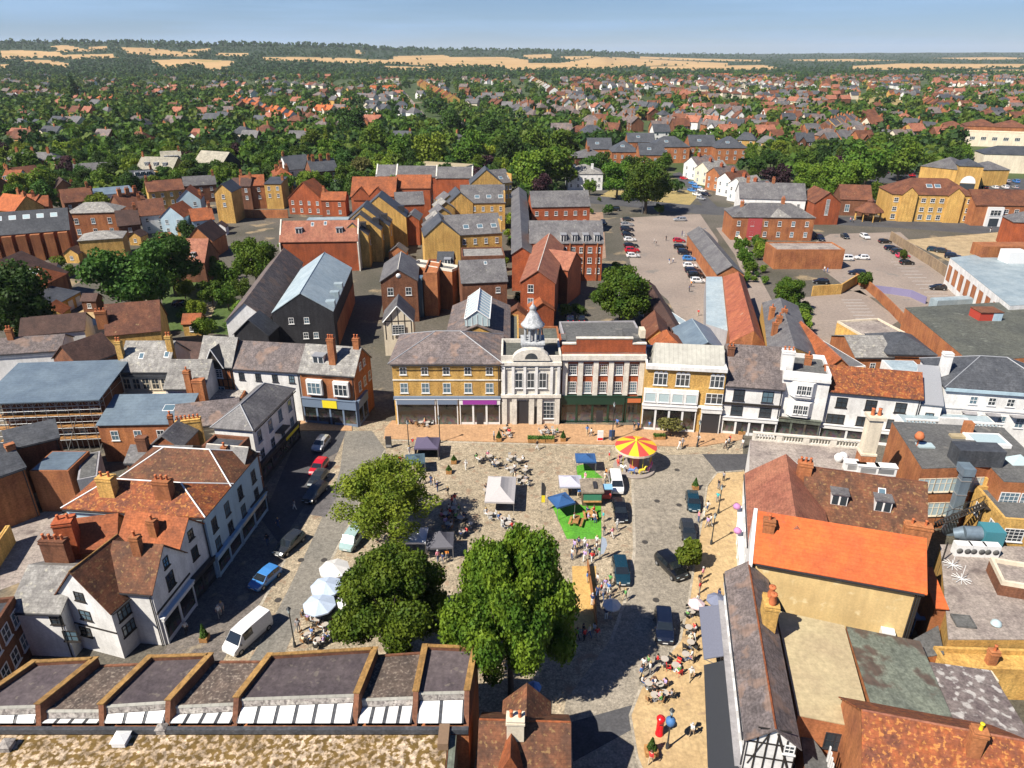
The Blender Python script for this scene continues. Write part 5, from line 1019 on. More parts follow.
# ================================================================ ground
Z = [0.0]
def sheet(name, pts, m, lvl, label=None, cat=None, world=False, kind='structure', th=0.):
    z = .004*lvl
    P4 = [Vector((p[0], p[1], z)) if world else at(p[0], p[1], z) for p in pts]
    mb = MB()
    if th:
        mb.prism([(p.x, p.y) for p in P4], 0, th)
        o = mb.build(name, m)
    else:
        n = len(P4); ar = sum(P4[k].x*P4[(k+1) % n].y-P4[(k+1) % n].x*P4[k].y for k in range(n))
        if ar < 0: P4 = P4[::-1]
        o = mb.face(P4).build(name, m)
    o['kind'] = kind
    return o
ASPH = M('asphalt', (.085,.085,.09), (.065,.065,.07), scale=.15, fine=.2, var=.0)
ASPHL = M('worn_setts', (.34,.3,.24), (.26,.23,.185), scale=.12, c3=(.33,.29,.23), thr=.58, s3=.2, lines='v', lw=.22, ld=.35, fine=.3, var=0.)
ASPHG = M('grey_roadway', (.24,.22,.185), (.18,.17,.15), scale=.12, fine=.25, var=0.)
SETTS = M('buff_setts', (.46,.38,.27), (.36,.3,.21), scale=.18, c3=(.3,.21,.14), thr=.57, s3=.8, lines='v', lw=.3, ld=.5, fine=.4, var=0.)
PAVE = M('buff_paving', (.5,.36,.19), (.43,.3,.155), scale=.25, c3=(.36,.25,.15), thr=.62, s3=1.2, lines='x', lw=.6, ld=.15, fine=.15, var=0.)
PAVEO = M('orange_paving', (.47,.28,.15), (.4,.24,.13), scale=.3, fine=.15, var=0., lines='x', lw=.5, ld=.15)
SETTD = M('grey_setts', (.2,.175,.15), (.15,.13,.12), scale=.3, c3=(.3,.25,.18), thr=.6, s3=.5, lines='v', lw=.25, ld=.4, fine=.3, var=0.)
KERB = M('kerb_stone', (.45,.4,.32), var=0.)
PARK = M('car_park_asphalt', (.3,.245,.205), (.245,.2,.17), scale=.08, c3=(.2,.18,.16), thr=.62, s3=.15, fine=.15, var=0.)
DRY = M('dry_grass', (.4,.3,.12), (.3,.24,.1), scale=.2, fine=.3, var=0.)
YARD = M('yard_ground', (.13,.115,.095), (.085,.08,.06), scale=.06, c3=(.3,.23,.14), thr=.6, s3=.1, fine=.3, var=0.)
LAWN = M('lawn_grass', (.075,.115,.03), (.055,.09,.022), scale=.3, fine=.3, var=.1)
sheet('town_ground', [(-150, 20), (180, 20), (240, 330), (-200, 330)], YARD, 1, world=True)
sheet('square_paving', [(140,700),(210,600),(290,470),(300,420),(560,424),(742,430),(748,560),(742,768),(690,830),(300,830),(120,830)], SETTS, 2)
sheet('street_road', [(60,830),(120,690),(165,650),(212,580),(255,500),(298,440),(300,431),(347,431),(330,470),(312,510),(285,560),(262,600),(235,640),(200,700),(180,830)], SETTD, 3)
sheet('lane_road', [(262,640),(288,590),(312,540),(330,500),(340,470),(345,431),(372,431),(386,450),(384,470),(372,490),(356,510),(335,550),(300,618),(286,650),(262,700),(225,760),(200,740)], ASPHG, 4)
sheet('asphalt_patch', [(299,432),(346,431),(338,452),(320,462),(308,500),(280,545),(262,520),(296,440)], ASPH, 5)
sheet('parking_bay', [(318,483),(342,487),(325,517),(300,513)], M('bay_grey', (.14,.13,.13), var=0.), 6)
sheet('main_road', [(545,830),(556,768),(566,700),(610,640),(628,590),(634,550),(632,486),(632,472),(648,462),(666,455),(702,454),(742,454),(742,470),(717,473),(706,486),(700,520),(694,560),(688,600),(680,640),(640,690),(630,716),(637,760),(660,830)], ASPHL, 4)
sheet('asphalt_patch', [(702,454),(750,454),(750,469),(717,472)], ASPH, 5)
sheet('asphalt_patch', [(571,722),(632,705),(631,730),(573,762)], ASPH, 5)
for nm, pts, mt in [('front_pavement', [(385,429),(392,421),(745,428),(742,440),(700,447),(566,444),(384,439)], PAVEO), ('east_pavement', [(717,474),(746,472),(748,560),(752,700),(760,830),(668,830),(638,757),(631,716),(641,690),(681,641),(690,600),(696,560),(703,520),(708,487)], PAVE),
                    ('west_pavement', [(299,421),(352,424),(352,431),(299,431)], PAVEO)]:
    sheet(nm, pts, mt, 0, th=.12)
kp = [(742,471.5),(717,473),(707,486),(702,520),(695,560),(689,600),(680,641),(640,690),(630,716),(637,758),(665,830)]
m = MB()
for k in range(len(kp)-1):
    a, b_ = at(*kp[k], 0), at(*kp[k+1], 0); d = (b_-a).normalized()*0.12; n_ = Vector((-d.y, d.x, 0))
    m.raw([a-n_, b_-n_, b_+n_, a+n_, a-n_+Vector((0, 0, .13)), b_-n_+Vector((0, 0, .13)), b_+n_+Vector((0, 0, .13)), a+n_+Vector((0, 0, .13))], [(4, 5, 6, 7), (0, 1, 5, 4), (2, 3, 7, 6), (1, 2, 6, 5), (3, 0, 4, 7)])
o = m.build('kerb', KERB); o['kind'] = 'structure'
m = MB()
def strip(mb, pts, wd, z):
    for k in range(len(pts)-1):
        a, b_ = at(*pts[k], 0), at(*pts[k+1], 0); d = (b_-a).normalized()*wd/2; n_ = Vector((-d.y, d.x, 0)); zz = Vector((0, 0, z))
        mb.face([a-n_+zz, b_-n_+zz, b_+n_+zz, a+n_+zz][::1] if (b_-a).cross(n_).z > 0 else [a+n_+zz, b_+n_+zz, b_-n_+zz, a-n_+zz])
strip(m, [(632,473),(633,500),(634.5,550),(628,592),(611,641)], .35, .021); strip(m, [(285,560),(262,603),(236,645)], .3, .021); strip(m, [(385,450),(356,512),(300,620)], .3, .021); strip(m, [(566,445),(640,446)], .3, .021); strip(m, [(384,440),(560,445)], .3, .011)
o = m.build('channel_stones', KERB); o['kind'] = 'structure'
sheet('sand_yard', [(572,566),(596,566),(597,630),(574,628)], M('sand_play', (.56,.36,.13), (.48,.3,.1), fine=.15, var=0.), 3)
# car parks and roads beyond
sheet('car_park', [(620,218),(700,214),(718,240),(716,300),(706,345),(694,350),(668,300),(632,270)], PARK, 2)
sheet('car_park', [(813,243),(830,234),(900,232),(935,262),(952,275),(975,300),(960,320),(910,318),(880,300),(850,290),(820,268)], PARK, 2)
sheet('car_park', [(800,298),(860,290),(900,320),(860,345),(820,345)], PARK, 2)
sheet('drive_lane', [(716,228),(736,226),(745,250),(772,300),(790,350),(760,350),(748,290),(735,255)], PARK, 3)
sheet('town_road', [(586,203),(620,206),(700,214),(735,216),(820,224),(900,228),(1060,240),(1060,230),(900,219),(820,216),(742,209),(700,205),(640,200),(590,196)], ASPH, 3)
sheet('side_road', [(708,212),(722,211),(700,190),(690,180),(680,172),(672,174),(690,190)], ASPH, 4)
sheet('verge', [(600,196),(640,200),(690,205),(698,196),(690,190),(660,192),(610,190)], DRY, 5)
sheet('car_park', [(868,172),(905,165),(925,180),(1060,178),(1060,190),(930,190),(900,184),(870,182)], ASPH, 5)
sheet('dry_yard', [(905,240),(1000,232),(1010,255),(950,262)], M('pale_gravel', (.45,.34,.2), fine=.2, var=0.), 4)
sheet('north_verge', [(585,213),(603,212),(606,258),(590,262),(583,240)], M('pink_path', (.36,.24,.17), var=0.), 4)
m = MB()
for k in range(16):
    a = 600
for (p, q) in [((908,262),(948,296))]:
    A_, B_ = at(*p), at(*q)
    for k in range(11):
        c_ = A_.lerp(B_, k/10); m.box(c_.x-5, c_.y-.06, .028, c_.x, c_.y+.06, .03)
for (p, q) in [((862,300),(880,322))]:
    A_, B_ = at(*p), at(*q)
    for k in range(8):
        c_ = A_.lerp(B_, k/7); m.box(c_.x-5, c_.y-.06, .028, c_.x, c_.y+.06, .03)
for k in range(12): c_ = at(640+k*7, 216.5+k*.2); 
o = m.build('bay_marking', WPAINT); o['kind'] = 'structure'
for k, (px, py, l) in enumerate([(657,501,'in the middle of the setts road level with the teal car'),(677,470,'in the road below the carousel'),(679,505,'by the nose of the teal car'),(645,542,'in the setts road above the off-roader'),(656,600,'in the setts road between the two off-roaders'),(301,560,'at the lane edge behind the blue hatchback'),(278,600,'at the lane edge beside the blue hatchback'),(324,560,'beside the topmost white parasol')]):
    tag(MB().lathe([(.38, 0), (.38, .012), (0, .014)], n=14, sm=False).build('drain_cover', plain('iron', (.05,.045,.04), .6), None, at(px, py, .03)), f'dark iron drain cover {l}', 'drain cover')
def wallline(label, pts, h, mt, t=.35, name='brick_wall', cat='wall'):
    P4 = [at(*p, 0) for p in pts]; c = P4[0]; m = MB()
    for k in range(len(P4)-1):
        a, b_ = P4[k]-c, P4[k+1]-c; d = (b_-a).normalized()*t/2; n_ = Vector((-d.y, d.x, 0)); a2 = a-d*.9; b2 = b_+d*.9; z = Vector((0, 0, h+.003*k))
        m.raw([a2-n_, b2-n_, b2+n_, a2+n_, a2-n_+z, b2-n_+z, b2+n_+z, a2+n_+z], [(4, 5, 6, 7), (0, 1, 5, 4), (2, 3, 7, 6), (1, 2, 6, 5), (3, 0, 4, 7)])
    return tag(m.build(name, mt, None, c), label, cat)
wallline('orange brick wall stepping down between the two eastern car parks', [(855,282),(867,290),(878,300),(892,314),(903,326)], 2.4, BRICKO)
wallline('yellow brick wall across the head of the small car park', [(812,296),(840,294),(856,284)], 2.6, BRICKY)
wallline('long stone-brick wall between the car park and the pale blue roof', [(890,240),(905,250),(930,266),(955,284)], 2.8, M('stone_brick', (.33,.24,.15), (.25,.18,.12)))
wallline('orange garden wall below the old terrace', [(232,217),(255,218),(288,218)], 3., BRICKO)
wallline('low brick garden wall beside the storehouse lane', [(737,238),(745,250),(754,272)], 1.6, CREAM)
wallline('railings along the main road opposite the offices', [(885,212),(940,216),(1010,222)], 1.2, STEEL, .06, 'railing', 'railing')
wallline('brick wall along the edge of the pale yard', [(1000,232),(1012,255)], 1.6, BRICKB)
wallline('purple hoarding curving round the store yard', [(872,292),(890,294),(910,297),(925,304)], 1.8, plain('purple_tenting', (.2,.18,.3), .7), .15, 'tenting', 'tenting')  # row of lilac tents, built as one low wall strip
# ================================================================ people
def person_mesh(pose):
    """one continuous skinned body; slots: skin, top, trousers, shoes"""
    if pose == 'sit':
        J = dict(pe=((0,.0,.52), .15), ch=((0,.02,.9), .16), nk=((0,.02,1.08), .06), hd=((0,.04,1.2), .1), ht=((0,.03,1.29), .08))
        for s, q in ((-1, 'l'), (1, 'r')):
            J.update({'sh'+q: ((s*.18,.02,1.02), .065), 'el'+q: ((s*.25,.14,.8), .045), 'wr'+q: ((s*.15,.34,.76), .03), 'ha'+q: ((s*.12,.42,.76), .035),
                      'hi'+q: ((s*.1,.06,.5), .09), 'kn'+q: ((s*.12,.44,.5), .065), 'an'+q: ((s*.12,.42,.09), .045), 'to'+q: ((s*.12,.56,.05), .04)})
    else:
        st = .26 if pose == 'walk' else .03
        J = dict(pe=((0,0,.93), .14), ch=((0,.0,1.3), .165), nk=((0,.0,1.48), .06), hd=((0,.03,1.6), .1), ht=((0,.02,1.69), .08))
        for s, q in ((-1, 'l'), (1, 'r')):
            f = s*st
            J.update({'sh'+q: ((s*.19,0,1.42), .065), 'el'+q: ((s*.25,-f*.6,1.14), .045), 'wr'+q: ((s*.24,.1-f*.5,.92), .03), 'ha'+q: ((s*.23,.13-f*.5,.83), .035),
                      'hi'+q: ((s*.09,0,.9), .1), 'kn'+q: ((s*.1,f*.5+.03,.5), .065), 'an'+q: ((s*.1,f,.09), .045), 'to'+q: ((s*.11,f+.15,.05), .04)})
    E = [('pe','ch'),('ch','nk'),('nk','hd'),('hd','ht')]
    for q in 'lr': E += [('ch','sh'+q),('sh'+q,'el'+q),('el'+q,'wr'+q),('wr'+q,'ha'+q),('pe','hi'+q),('hi'+q,'kn'+q),('kn'+q,'an'+q),('an'+q,'to'+q)]
    ks = list(J); me = bpy.data.meshes.new('p'); me.from_pydata([J[k][0] for k in ks], [(ks.index(a), ks.index(b)) for a, b in E], [])
    o = bpy.data.objects.new('p', me); COL.objects.link(o)
    md = o.modifiers.new('s', 'SKIN'); sd = o.modifiers.new('d', 'SUBSURF'); sd.levels = 1
    for i, k in enumerate(ks): me.skin_vertices[0].data[i].radius = (J[k][1],)*2; me.skin_vertices[0].data[i].use_root = (k == 'pe')
    dg = bpy.context.evaluated_depsgraph_get(); dg.update(); out = bpy.data.meshes.new_from_object(o.evaluated_get(dg)); bpy.data.objects.remove(o)
    seg = [(Vector(J[a][0]), Vector(J[b][0]), a+b) for a, b in E]
    mi = []
    for p in out.polygons:
        c = p.center; best = None
        for a, b, n in seg:
            d = b-a; t = max(0, min(1, (c-a).dot(d)/d.length_squared)); e = (c-a-d*t).length
            if best is None or e < best[0]: best = (e, n, t)
        n = best[1]
        k = 0 if n in ('chnk' if best[2] > .8 else 'zz', 'nkhd', 'hdht') or n[:2] in ('el', 'wr') else 1
        if n[:2] in ('hi', 'kn') or (n[:2] == 'pe' and (n != 'pech' or best[2] < .25)): k = 2
        if n[:2] == 'an': k = 3
        mi.append(k)
    out.name = 'person'; out.polygons.foreach_set('material_index', mi); out.polygons.foreach_set('use_smooth', [True]*len(mi))
    h = J['hd'][0]
    hair = MB().lathe([(0, .13), (.06, .12), (.1, .075), (.118, .02), (.115, -.04), (.09, -.08)], (h[0], h[1]-.015, h[2]+.02), 10).mesh('hair', plain('hair_brown', (.05,.03,.02), .7))
    return out, hair
TOPS = dict(white=(.6,.6,.58), pink=(.7,.25,.32), blue=(.07,.18,.45), black=(.02,.02,.025), red=(.55,.03,.03), grey=(.25,.25,.27), green=(.1,.3,.08), navy=(.02,.04,.12), orange=(.7,.25,.04), cream=(.65,.58,.42), lilac=(.4,.3,.55), turquoise=(.05,.4,.42))
LEGS = dict(blue=(.05,.09,.2), black=(.02,.02,.025), beige=(.45,.36,.24), grey=(.2,.2,.21), white=(.7,.7,.68))
HAIR = [plain('hair_'+n, c, .7) for n, c in (('dark', (.02,.015,.01)), ('fair', (.4,.28,.12)), ('grey', (.4,.4,.4)), ('brown2', (.1,.05,.03)))]
skin = plain('skin', (.55,.32,.22), .6); shoe = plain('shoe', (.04,.035,.03), .6)
PT = {k: plain('top_'+k, v, .85) for k, v in TOPS.items()}; PL = {k: plain('legs_'+k, v, .85) for k, v in LEGS.items()}
PM = {p: person_mesh(p) for p in ('stand', 'walk', 'sit')}
for p, (me, hm) in PM.items():
    for m_ in (skin, PT['white'], PL['blue'], shoe): me.materials.append(m_)
rp = random.Random(11)
def person(px, py, where, pose=None, top=None, rz=None, wpos=None):
    pose = pose or rp.choice(['stand', 'walk', 'stand']); top = top or rp.choice(['white','white','white','pink','blue','black','grey','navy','red','cream','lilac','green','white'])
    lg = rp.choice(list(LEGS)); rz = rp.uniform(0, 6.28) if rz is None else rz
    me, hm = PM[pose]; p = wpos or at(px, py, 0)
    z = .12 if (where.startswith('on the pavement')) else .03
    o = obj('person', me, None, (p.x, p.y, z if not wpos else p.z), rz); s = rp.uniform(.93, 1.07); o.scale = (s,)*3
    for i, m_ in ((1, PT[top]), (2, PL[lg])): o.material_slots[i].link = 'OBJECT'; o.material_slots[i].material = m_
    h = obj('hair', hm, o); h.material_slots[0].link = 'OBJECT'; h.material_slots[0].material = rp.choice(HAIR)
    v = {'stand': 'standing', 'walk': 'walking', 'sit': 'seated'}[pose]
    return tag(o, f'{v} person in {top} top {where}', 'person', 'people out in the town')
def crowd(n, x0, y0, x1, y1, where, poses=('stand', 'walk'), tops=None):
    pts = []
    for _ in range(n*30):
        if len(pts) >= n: break
        q = (rp.uniform(x0, x1), rp.uniform(y0, y1)); w_ = at(*q)
        if all((w_-p).length > .62 for p in pts): pts.append(w_); person(*q, where, rp.choice(poses), rp.choice(tops) if tops else None)
# ================================================================ cafe furniture
tm = plain('table_top', (.42,.38,.33), .4)
def cafe_table():
    r = thing('cafe_table', 'round cafe table', 'table'); MB().lathe([(0, .7), (.4, .7), (.4, .74), (0, .74)], n=14, sm=False).build('table_top', tm, r); MB().cyl((0, 0, 0), (0, 0, .7), .035, n=6).lathe([(.25, 0), (.22, .03), (0, .04)], n=8).build('pedestal', STEEL, r); return r
def cafe_chair():
    r = thing('cafe_chair', 'cafe chair', 'chair'); c = plain('chair_dark', (.05,.045,.045), .6)
    MB().box(-.21, -.2, .43, .21, .22, .47).build('seat', c, r); MB().box(-.21, -.25, .6, .21, -.21, .9).build('backrest', c, r)
    for x in (-.19, .19):
        for y in (-.2, .19): MB().cyl((x, y, 0), (x, y-.03*(y < 0), .43 if y > 0 else .9), .016, n=4).build('leg', c, r)
    return r
T0 = cafe_table(); C0 = cafe_chair(); used = {'t': 0, 'c': 0}
def put(root, k, loc, rz, label, group, mats=None):
    if not used[k]:
        used[k] = 1; root.location = loc; root.rotation_euler = (0, 0, rz); root['label'] = label; root['group'] = group; CH.pop(root, None); return root
    return copytree(root, loc, rz, label, mats=mats, group=group)
CHC = {n: plain('chair_'+n, c, .6) for n, c in (('red', (.6,.03,.03)), ('white', (.5,.5,.49)), ('black', (.03,.03,.03)), ('brown', (.3,.16,.07)))}
def cafeset(px, py, where, n=3, col='black', people=1, z=.03):
    g = at(px, py); g.z = z
    put(T0, 't', g, rp.uniform(0, 3), f'round pale cafe table {where}', 'cafe tables')
    a0 = rp.uniform(0, 6.28)
    for k in range(n):
        a = a0+6.2832*k/n+rp.uniform(-.2, .2); p = g+Vector((.68*math.cos(a), .68*math.sin(a), 0))
        put(C0, 'c', p, a+math.pi/2, f'{col} cafe chair {where}', 'cafe chairs', {'chair_dark': CHC[col]})
        if k < people:
            q = p.copy(); q.z = z-.02; person(0, 0, where, 'sit', rz=a+math.pi/2, wpos=q)
# ================================================================ tents, parasols, stalls
def gazebo(px, py, L, Wd, col, label, rz=0., h=2.1, rise=1.1, walls=()):
    g = at(px, py); g.z = .02; r = thing('gazebo', label, 'gazebo', g, rz)
    m = MB(); x, y = L/2, Wd/2; e = .25
    rid = .0 if abs(L-Wd) < .8 else abs(L-Wd)/2
    a, b_ = ((-rid, 0, h+rise), (rid, 0, h+rise)) if L >= Wd else ((0, -rid, h+rise), (0, rid, h+rise))
    c4 = [(-x, -y, h), (x, -y, h), (x, y, h), (-x, y, h)]
    def sag(p, q, t): return tuple(p[i]+(q[i]-p[i])*t-(.16 if i == 2 else 0)*math.sin(math.pi*t) for i in range(3))
    for (p, q, s0, s1) in ((c4[0], c4[1], a, b_), (c4[1], c4[2], b_, b_), (c4[2], c4[3], b_, a), (c4[3], c4[0], a, a)) if L >= Wd else ((c4[0], c4[1], a, a), (c4[1], c4[2], a, b_), (c4[2], c4[3], b_, b_), (c4[3], c4[0], b_, a)):
        if L < Wd: s0, s1 = (s0, s1)
        n = 4; A_ = [sag(p, s0, k/n) for k in range(n+1)]; B_ = [sag(q, s1, k/n) for k in range(n+1)]
        for k in range(n): m.face([A_[k], B_[k], B_[k+1], A_[k+1]])
    for k in range(4):
        p, q = c4[k], c4[(k+1) % 4]; m.face([p, q, (q[0], q[1], h-e), (p[0], p[1], h-e)])
    m.build('canopy', col, r)
    for p in c4: MB().cyl((p[0]*.96, p[1]*.96, 0), (p[0]*.96, p[1]*.96, h), .035, n=5).build('leg', STEEL, r)
    for wl in walls:
        q = {'L': (c4[3], c4[0]), 'R': (c4[1], c4[2]), 'K': (c4[2], c4[3]), 'F': (c4[0], c4[1])}[wl]
        MB().face([(q[0][0]*.98, q[0][1]*.98, .1), (q[1][0]*.98, q[1][1]*.98, .1), (q[1][0]*.98, q[1][1]*.98, h), (q[0][0]*.98, q[0][1]*.98, h)]).build('side_curtain', col, r)
    return r
def cloth(n, c): return plain('cloth_'+n, c, .85)
gazebo(428, 455, 3.6, 3.4, cloth('purple', (.09,.075,.13)), 'dark purple gazebo with side curtains at the north edge of the square', 0, walls='LKR')
gazebo(416, 471, 2.8, 2.6, cloth('slate', (.05,.09,.12)), 'dark blue-grey market gazebo beside the purple gazebo', .15, rise=.5)
gazebo(501, 502, 3.9, 6.2, cloth('lightgrey', (.42,.4,.4)), 'large light grey marquee tent in the middle of the square', -.05, rise=1.2)
gazebo(416, 549, 2.9, 3, cloth('pale', (.6,.62,.68)), 'pale white-blue gazebo between the two big trees')
gazebo(441, 554, 3.2, 3, cloth('charcoal', (.1,.1,.12)), 'charcoal grey gazebo beside the pale gazebo', .05, rise=1.3)
gazebo(585, 470, 2.9, 2.4, cloth('royal', (.02,.08,.22)), 'small royal blue gazebo left of the carousel', 0, rise=.6)
gazebo(570, 494, 3.1, 2.9, cloth('lilac', (.42,.42,.5)), 'lilac grey gazebo joined to the wooden kiosk', 0, rise=.8)
gazebo(561, 513, 2.7, 2.7, cloth('royal', (.02,.08,.22)), 'royal blue gazebo tilted beside the artificial grass', .45, rise=.7)
g = at(591, 501); r = thing('kiosk', 'small wooden kiosk with grey-brown flat roof and green counter', 'kiosk', (g.x, g.y, .02))
MB().box(-1.3, -1.2, 0, 1.3, 1.6, 2.1).build('cabin', M('kiosk_wood', (.16,.12,.08), lines='z', lw=.2), r); MB().box(-1.5, -1.4, 2.1, 1.5, 1.9, 2.3).build('roof', M('kiosk_roof', (.3,.25,.19)), r); MB().box(-1.2, -1.26, .9, 1.2, -1.2, 1.9).build('hatch', plain('kiosk_green', (.04,.2,.12), .6), r); MB().box(-1.2, -1.6, .8, 1.2, -1.21, .9).build('counter', WOOD, r); MB().box(.2, -.6, 2.3, .7, 1, 2.5).build('roof_vent', DARK, r)
g = at(606, 499); r = thing('cart', 'pale blue and red vending cart beside the wooden kiosk', 'cart', (g.x, g.y, .02))
MB().box(-.6, -.5, .35, .6, .5, 1.).build('body', plain('cart_red', (.5,.06,.05), .5), r); MB().box(-.75, -.65, 1.9, .75, .65, 2.).build('awning', plain('cart_blue', (.2,.4,.6), .6), r)
for x in (-.6, .6): MB().cyl((x, -.45, 1.), (x, -.45, 1.9), .03, n=5).cyl((x, .45, 1.), (x, .45, 1.9), .03, n=5).build('post', STEEL, r); MB().cyl((x-.04, 0, .25), (x+.04, 0, .25), .25, n=12).build('wheel', DARK, r)
# carousel
p = at(636, 444, 4.); g = Vector((p.x, p.y-.1, .02)); r = thing('carousel', 'childrens carousel with red and yellow striped canopy', 'carousel', g)
m = MB(); n = 24
for k in range(n):
    a0, a1 = 6.2832*k/n, 6.2832*(k+1)/n; mi = (k//2) % 2
    def q(rad, a, z): return (rad*math.cos(a), rad*math.sin(a), z)
    m.face([q(3., a0, 3.7), q(3., a1, 3.7), q(.01, a1, 4.7), q(.01, a0, 4.7)], mi); m.face([q(3., a1, 3.7), q(3., a0, 3.7), q(3., a0, 3.35), q(3., a1, 3.35)], 2); m.face([q(3., a0, 3.4), q(3., a1, 3.4), q(.3, a1, 3.5), q(.3, a0, 3.5)][::-1], 2)
m.build('canopy', [plain('carousel_yellow', (.72,.45,.02), .6), plain('carousel_red', (.55,.06,.05), .6), plain('carousel_rim', (.6,.5,.4), .6)], r)
MB().lathe([(0, .3), (3.05, .3), (3.1, .2), (3.05, .0)], n=28, sm=False).build('platform', plain('carousel_deck', (.3,.26,.23), .5), r)
MB().lathe([(.7, .3), (.7, 3.5)], n=12).build('centre_drum', plain('carousel_drum', (.55,.12,.1), .5), r); MB().lathe([(.2, 4.65), (.1, 5.), (0, 5.1)], n=8).build('finial', YELL, r)
cols = [(.7,.06,.05), (.75,.75,.72), (.1,.2,.5), (.8,.6,.05), (.5,.1,.3)]
for k in range(10):
    a = 6.2832*k/10; x, y = 2.4*math.cos(a), 2.4*math.sin(a); M4 = Matrix.Translation((x, y, 1.0))@Matrix.Rotation(a+math.pi/2, 4, 'Z')
    h = MB(); h.cyl((-.4, 0, .1), (.35, 0, .12), .2, .18, 8); h.cyl((.3, 0, .2), (.55, 0, .6), .12, .09, 7); h.cyl((.5, 0, .62), (.75, 0, .48), .09, .06, 6); h.cyl((-.4, 0, .15), (-.65, 0, -.15), .06, .02, 5)
    for lx in (-.3, .28):
        for ly in (-.1, .1): h.cyl((lx, ly, .05), (lx*1.7, ly, -.4), .05, .03, 5)
    h.cyl((0, 0, -.7), (0, 0, 2.4), .03, n=5, mi=1)
    h.xf(M4).build('carousel_horse', [plain('horse_%d' % (k % 5), cols[k % 5], .4), YELL], r)
def parasol(px, py, col, label, R=1.6, h=2.4, z=.03, closed=False):
    g = at(px, py, h); r = thing('parasol', label, 'parasol', (g.x, g.y, z))
    m = MB(); n = 8
    if closed: m.lathe([(.03, h+.5), (.18, h), (.25, h-.8), (.12, h-1.3)], n=8)
    else:
        for k in range(n):
            a0, a1 = 6.2832*k/n, 6.2832*(k+1)/n; am = (a0+a1)/2
            p = [(R*math.cos(a), R*math.sin(a), h-.35) for a in (a0, a1)]; q = (R*.93*math.cos(am), R*.93*math.sin(am), h-.38)
            m.face([p[0], q, (0, 0, h+.25)]); m.face([q, p[1], (0, 0, h+.25)]); 
            m.face([p[0], (p[0][0], p[0][1], h-.52), (q[0], q[1], h-.54), q][::-1]); m.face([q, (q[0], q[1], h-.54), (p[1][0], p[1][1], h-.52), p[1]][::-1])
    m.build('canopy', col, r); MB().cyl((0, 0, 0), (0, 0, h+.3), .03, n=6).build('pole', STEEL, r); MB().lathe([(.3, 0), (.28, .08), (.04, .1)], n=10).build('base', CONC, r); return r
PW = cloth('white', (.58,.57,.55)); PB = cloth('paleblue', (.42,.5,.62))
parasol(334, 566, PW, 'white octagonal parasol at the head of the lane side cafe', 1.75); parasol(326, 584, PB, 'pale blue parasol between the white one and its blue neighbour', 1.75); parasol(319, 602, PB, 'pale blue parasol nearest the street lamp', 1.75)
parasol(348, 600, PW, 'white parasol half hidden under the dark tree', 1.2); parasol(612, 602, PW, 'white tilted parasol at the road edge beside the sand yard', 1.0, 2.2); parasol(697, 601, cloth('pinkwhite', (.65,.5,.52)), 'pink-white parasol on the east pavement', .9, 2.); parasol(717, 597, cloth('greyblue', (.16,.18,.26)), 'grey-blue parasol beside the grey-blue awning', 1.1, 2.1)
parasol(534, 684, cloth('bright', (.1,.25,.6)), 'small blue parasol in the tree shade above the tiled house', .7, 2.)
# artificial grass with picnic benches
o = sheet('artificial_grass', [(552,506),(601,504),(601.5,539),(567,539)], M('artificial_grass', (.11,.36,.03), (.07,.25,.025), scale=.8, fine=.25, var=0.), 0, th=.03); 
g = at(583, 470); o = sheet('artificial_grass', [(576,466),(586,464),(603,478),(578,478)], MATS['artificial_grass'], 0, th=.03)
def picnic(px, py, label, rz):
    g = at(px, py); r = thing('picnic_bench', label, 'bench', (g.x, g.y, .04), rz)
    MB().box(-.9, -.38, .7, .9, .38, .76).build('table_top', WOOD, r)
    for s_ in (-1, 1): MB().box(-.9, s_*.75-.14, .42, .9, s_*.75+.14, .47).build('seat', WOOD, r)
    for x in (-.6, .6): MB().cyl((x, -.7, 0), (x, -.2, .7), .05, n=4).cyl((x, .7, 0), (x, .2, .7), .05, n=4).box(x-.03, -.8, .36, x+.03, .8, .42).build('leg', WOOD, r)
    return r
picnic(590, 518, 'wooden picnic bench with people on the artificial grass', 1.6); picnic(576, 524, 'second picnic bench on the artificial grass, nearest the big tree', 1.3)
for px, py in ((587,515),(594,514),(588,521),(594,521)): person(px, py, 'at the picnic bench on the artificial grass', 'sit')
# lamps, posts, boxes, planters
def lamp(px, py, hgt, label, blue=False, z=.03, modern=False):
    g = at(px, py); r = thing('street_lamp', label, 'street lamp', (g.x, g.y, z)); c = plain('post_paint', (.03,.035,.04), .4)
    if modern:
        MB().cyl((0, 0, 0), (0, 0, hgt), .1, .06, 6).cyl((0, 0, hgt), (1., 0, hgt+.15), .05, n=5).build('post', STEEL, r); MB().box(.7, -.14, hgt+.1, 1.4, .14, hgt+.24).build('lamp_head', STEEL, r); return r
    MB().lathe([(.16, 0), (.16, .5), (.08, .7), (.06, hgt-.6), (.12, hgt-.55), (.05, hgt-.5)], n=8).build('post', c, r)
    MB().lathe([(.1, hgt-.5), (.2, hgt-.05), (.2, hgt)], n=6).build('lantern', GLASSP, r); MB().lathe([(.26, hgt), (.1, hgt+.2), (0, hgt+.35)], n=6).build('lantern_cap', c, r); return r
lamp(295, 647, 5., 'black lantern street lamp between the lane and the cafe tables'); lamp(409, 448, 4.6, 'black lantern lamp next to the purple gazebo'); lamp(440, 443, 4.6, 'black lantern lamp before the purple shop sign'); lamp(612, 441, 6.5, 'tall dark lamp post before the dark green shopfront')
lamp(667, 749, 4.6, 'dark lamp post beside the red pillar box', z=.12); lamp(711, 545, 4.4, 'dark lamp post on the east pavement beside the small tree', z=.12); lamp(718, 514, 4.2, 'dark lamp post on the east pavement opposite the teal car', z=.12); lamp(697, 447, 4.4, 'dark lamp post at the mouth of the north-east corner')
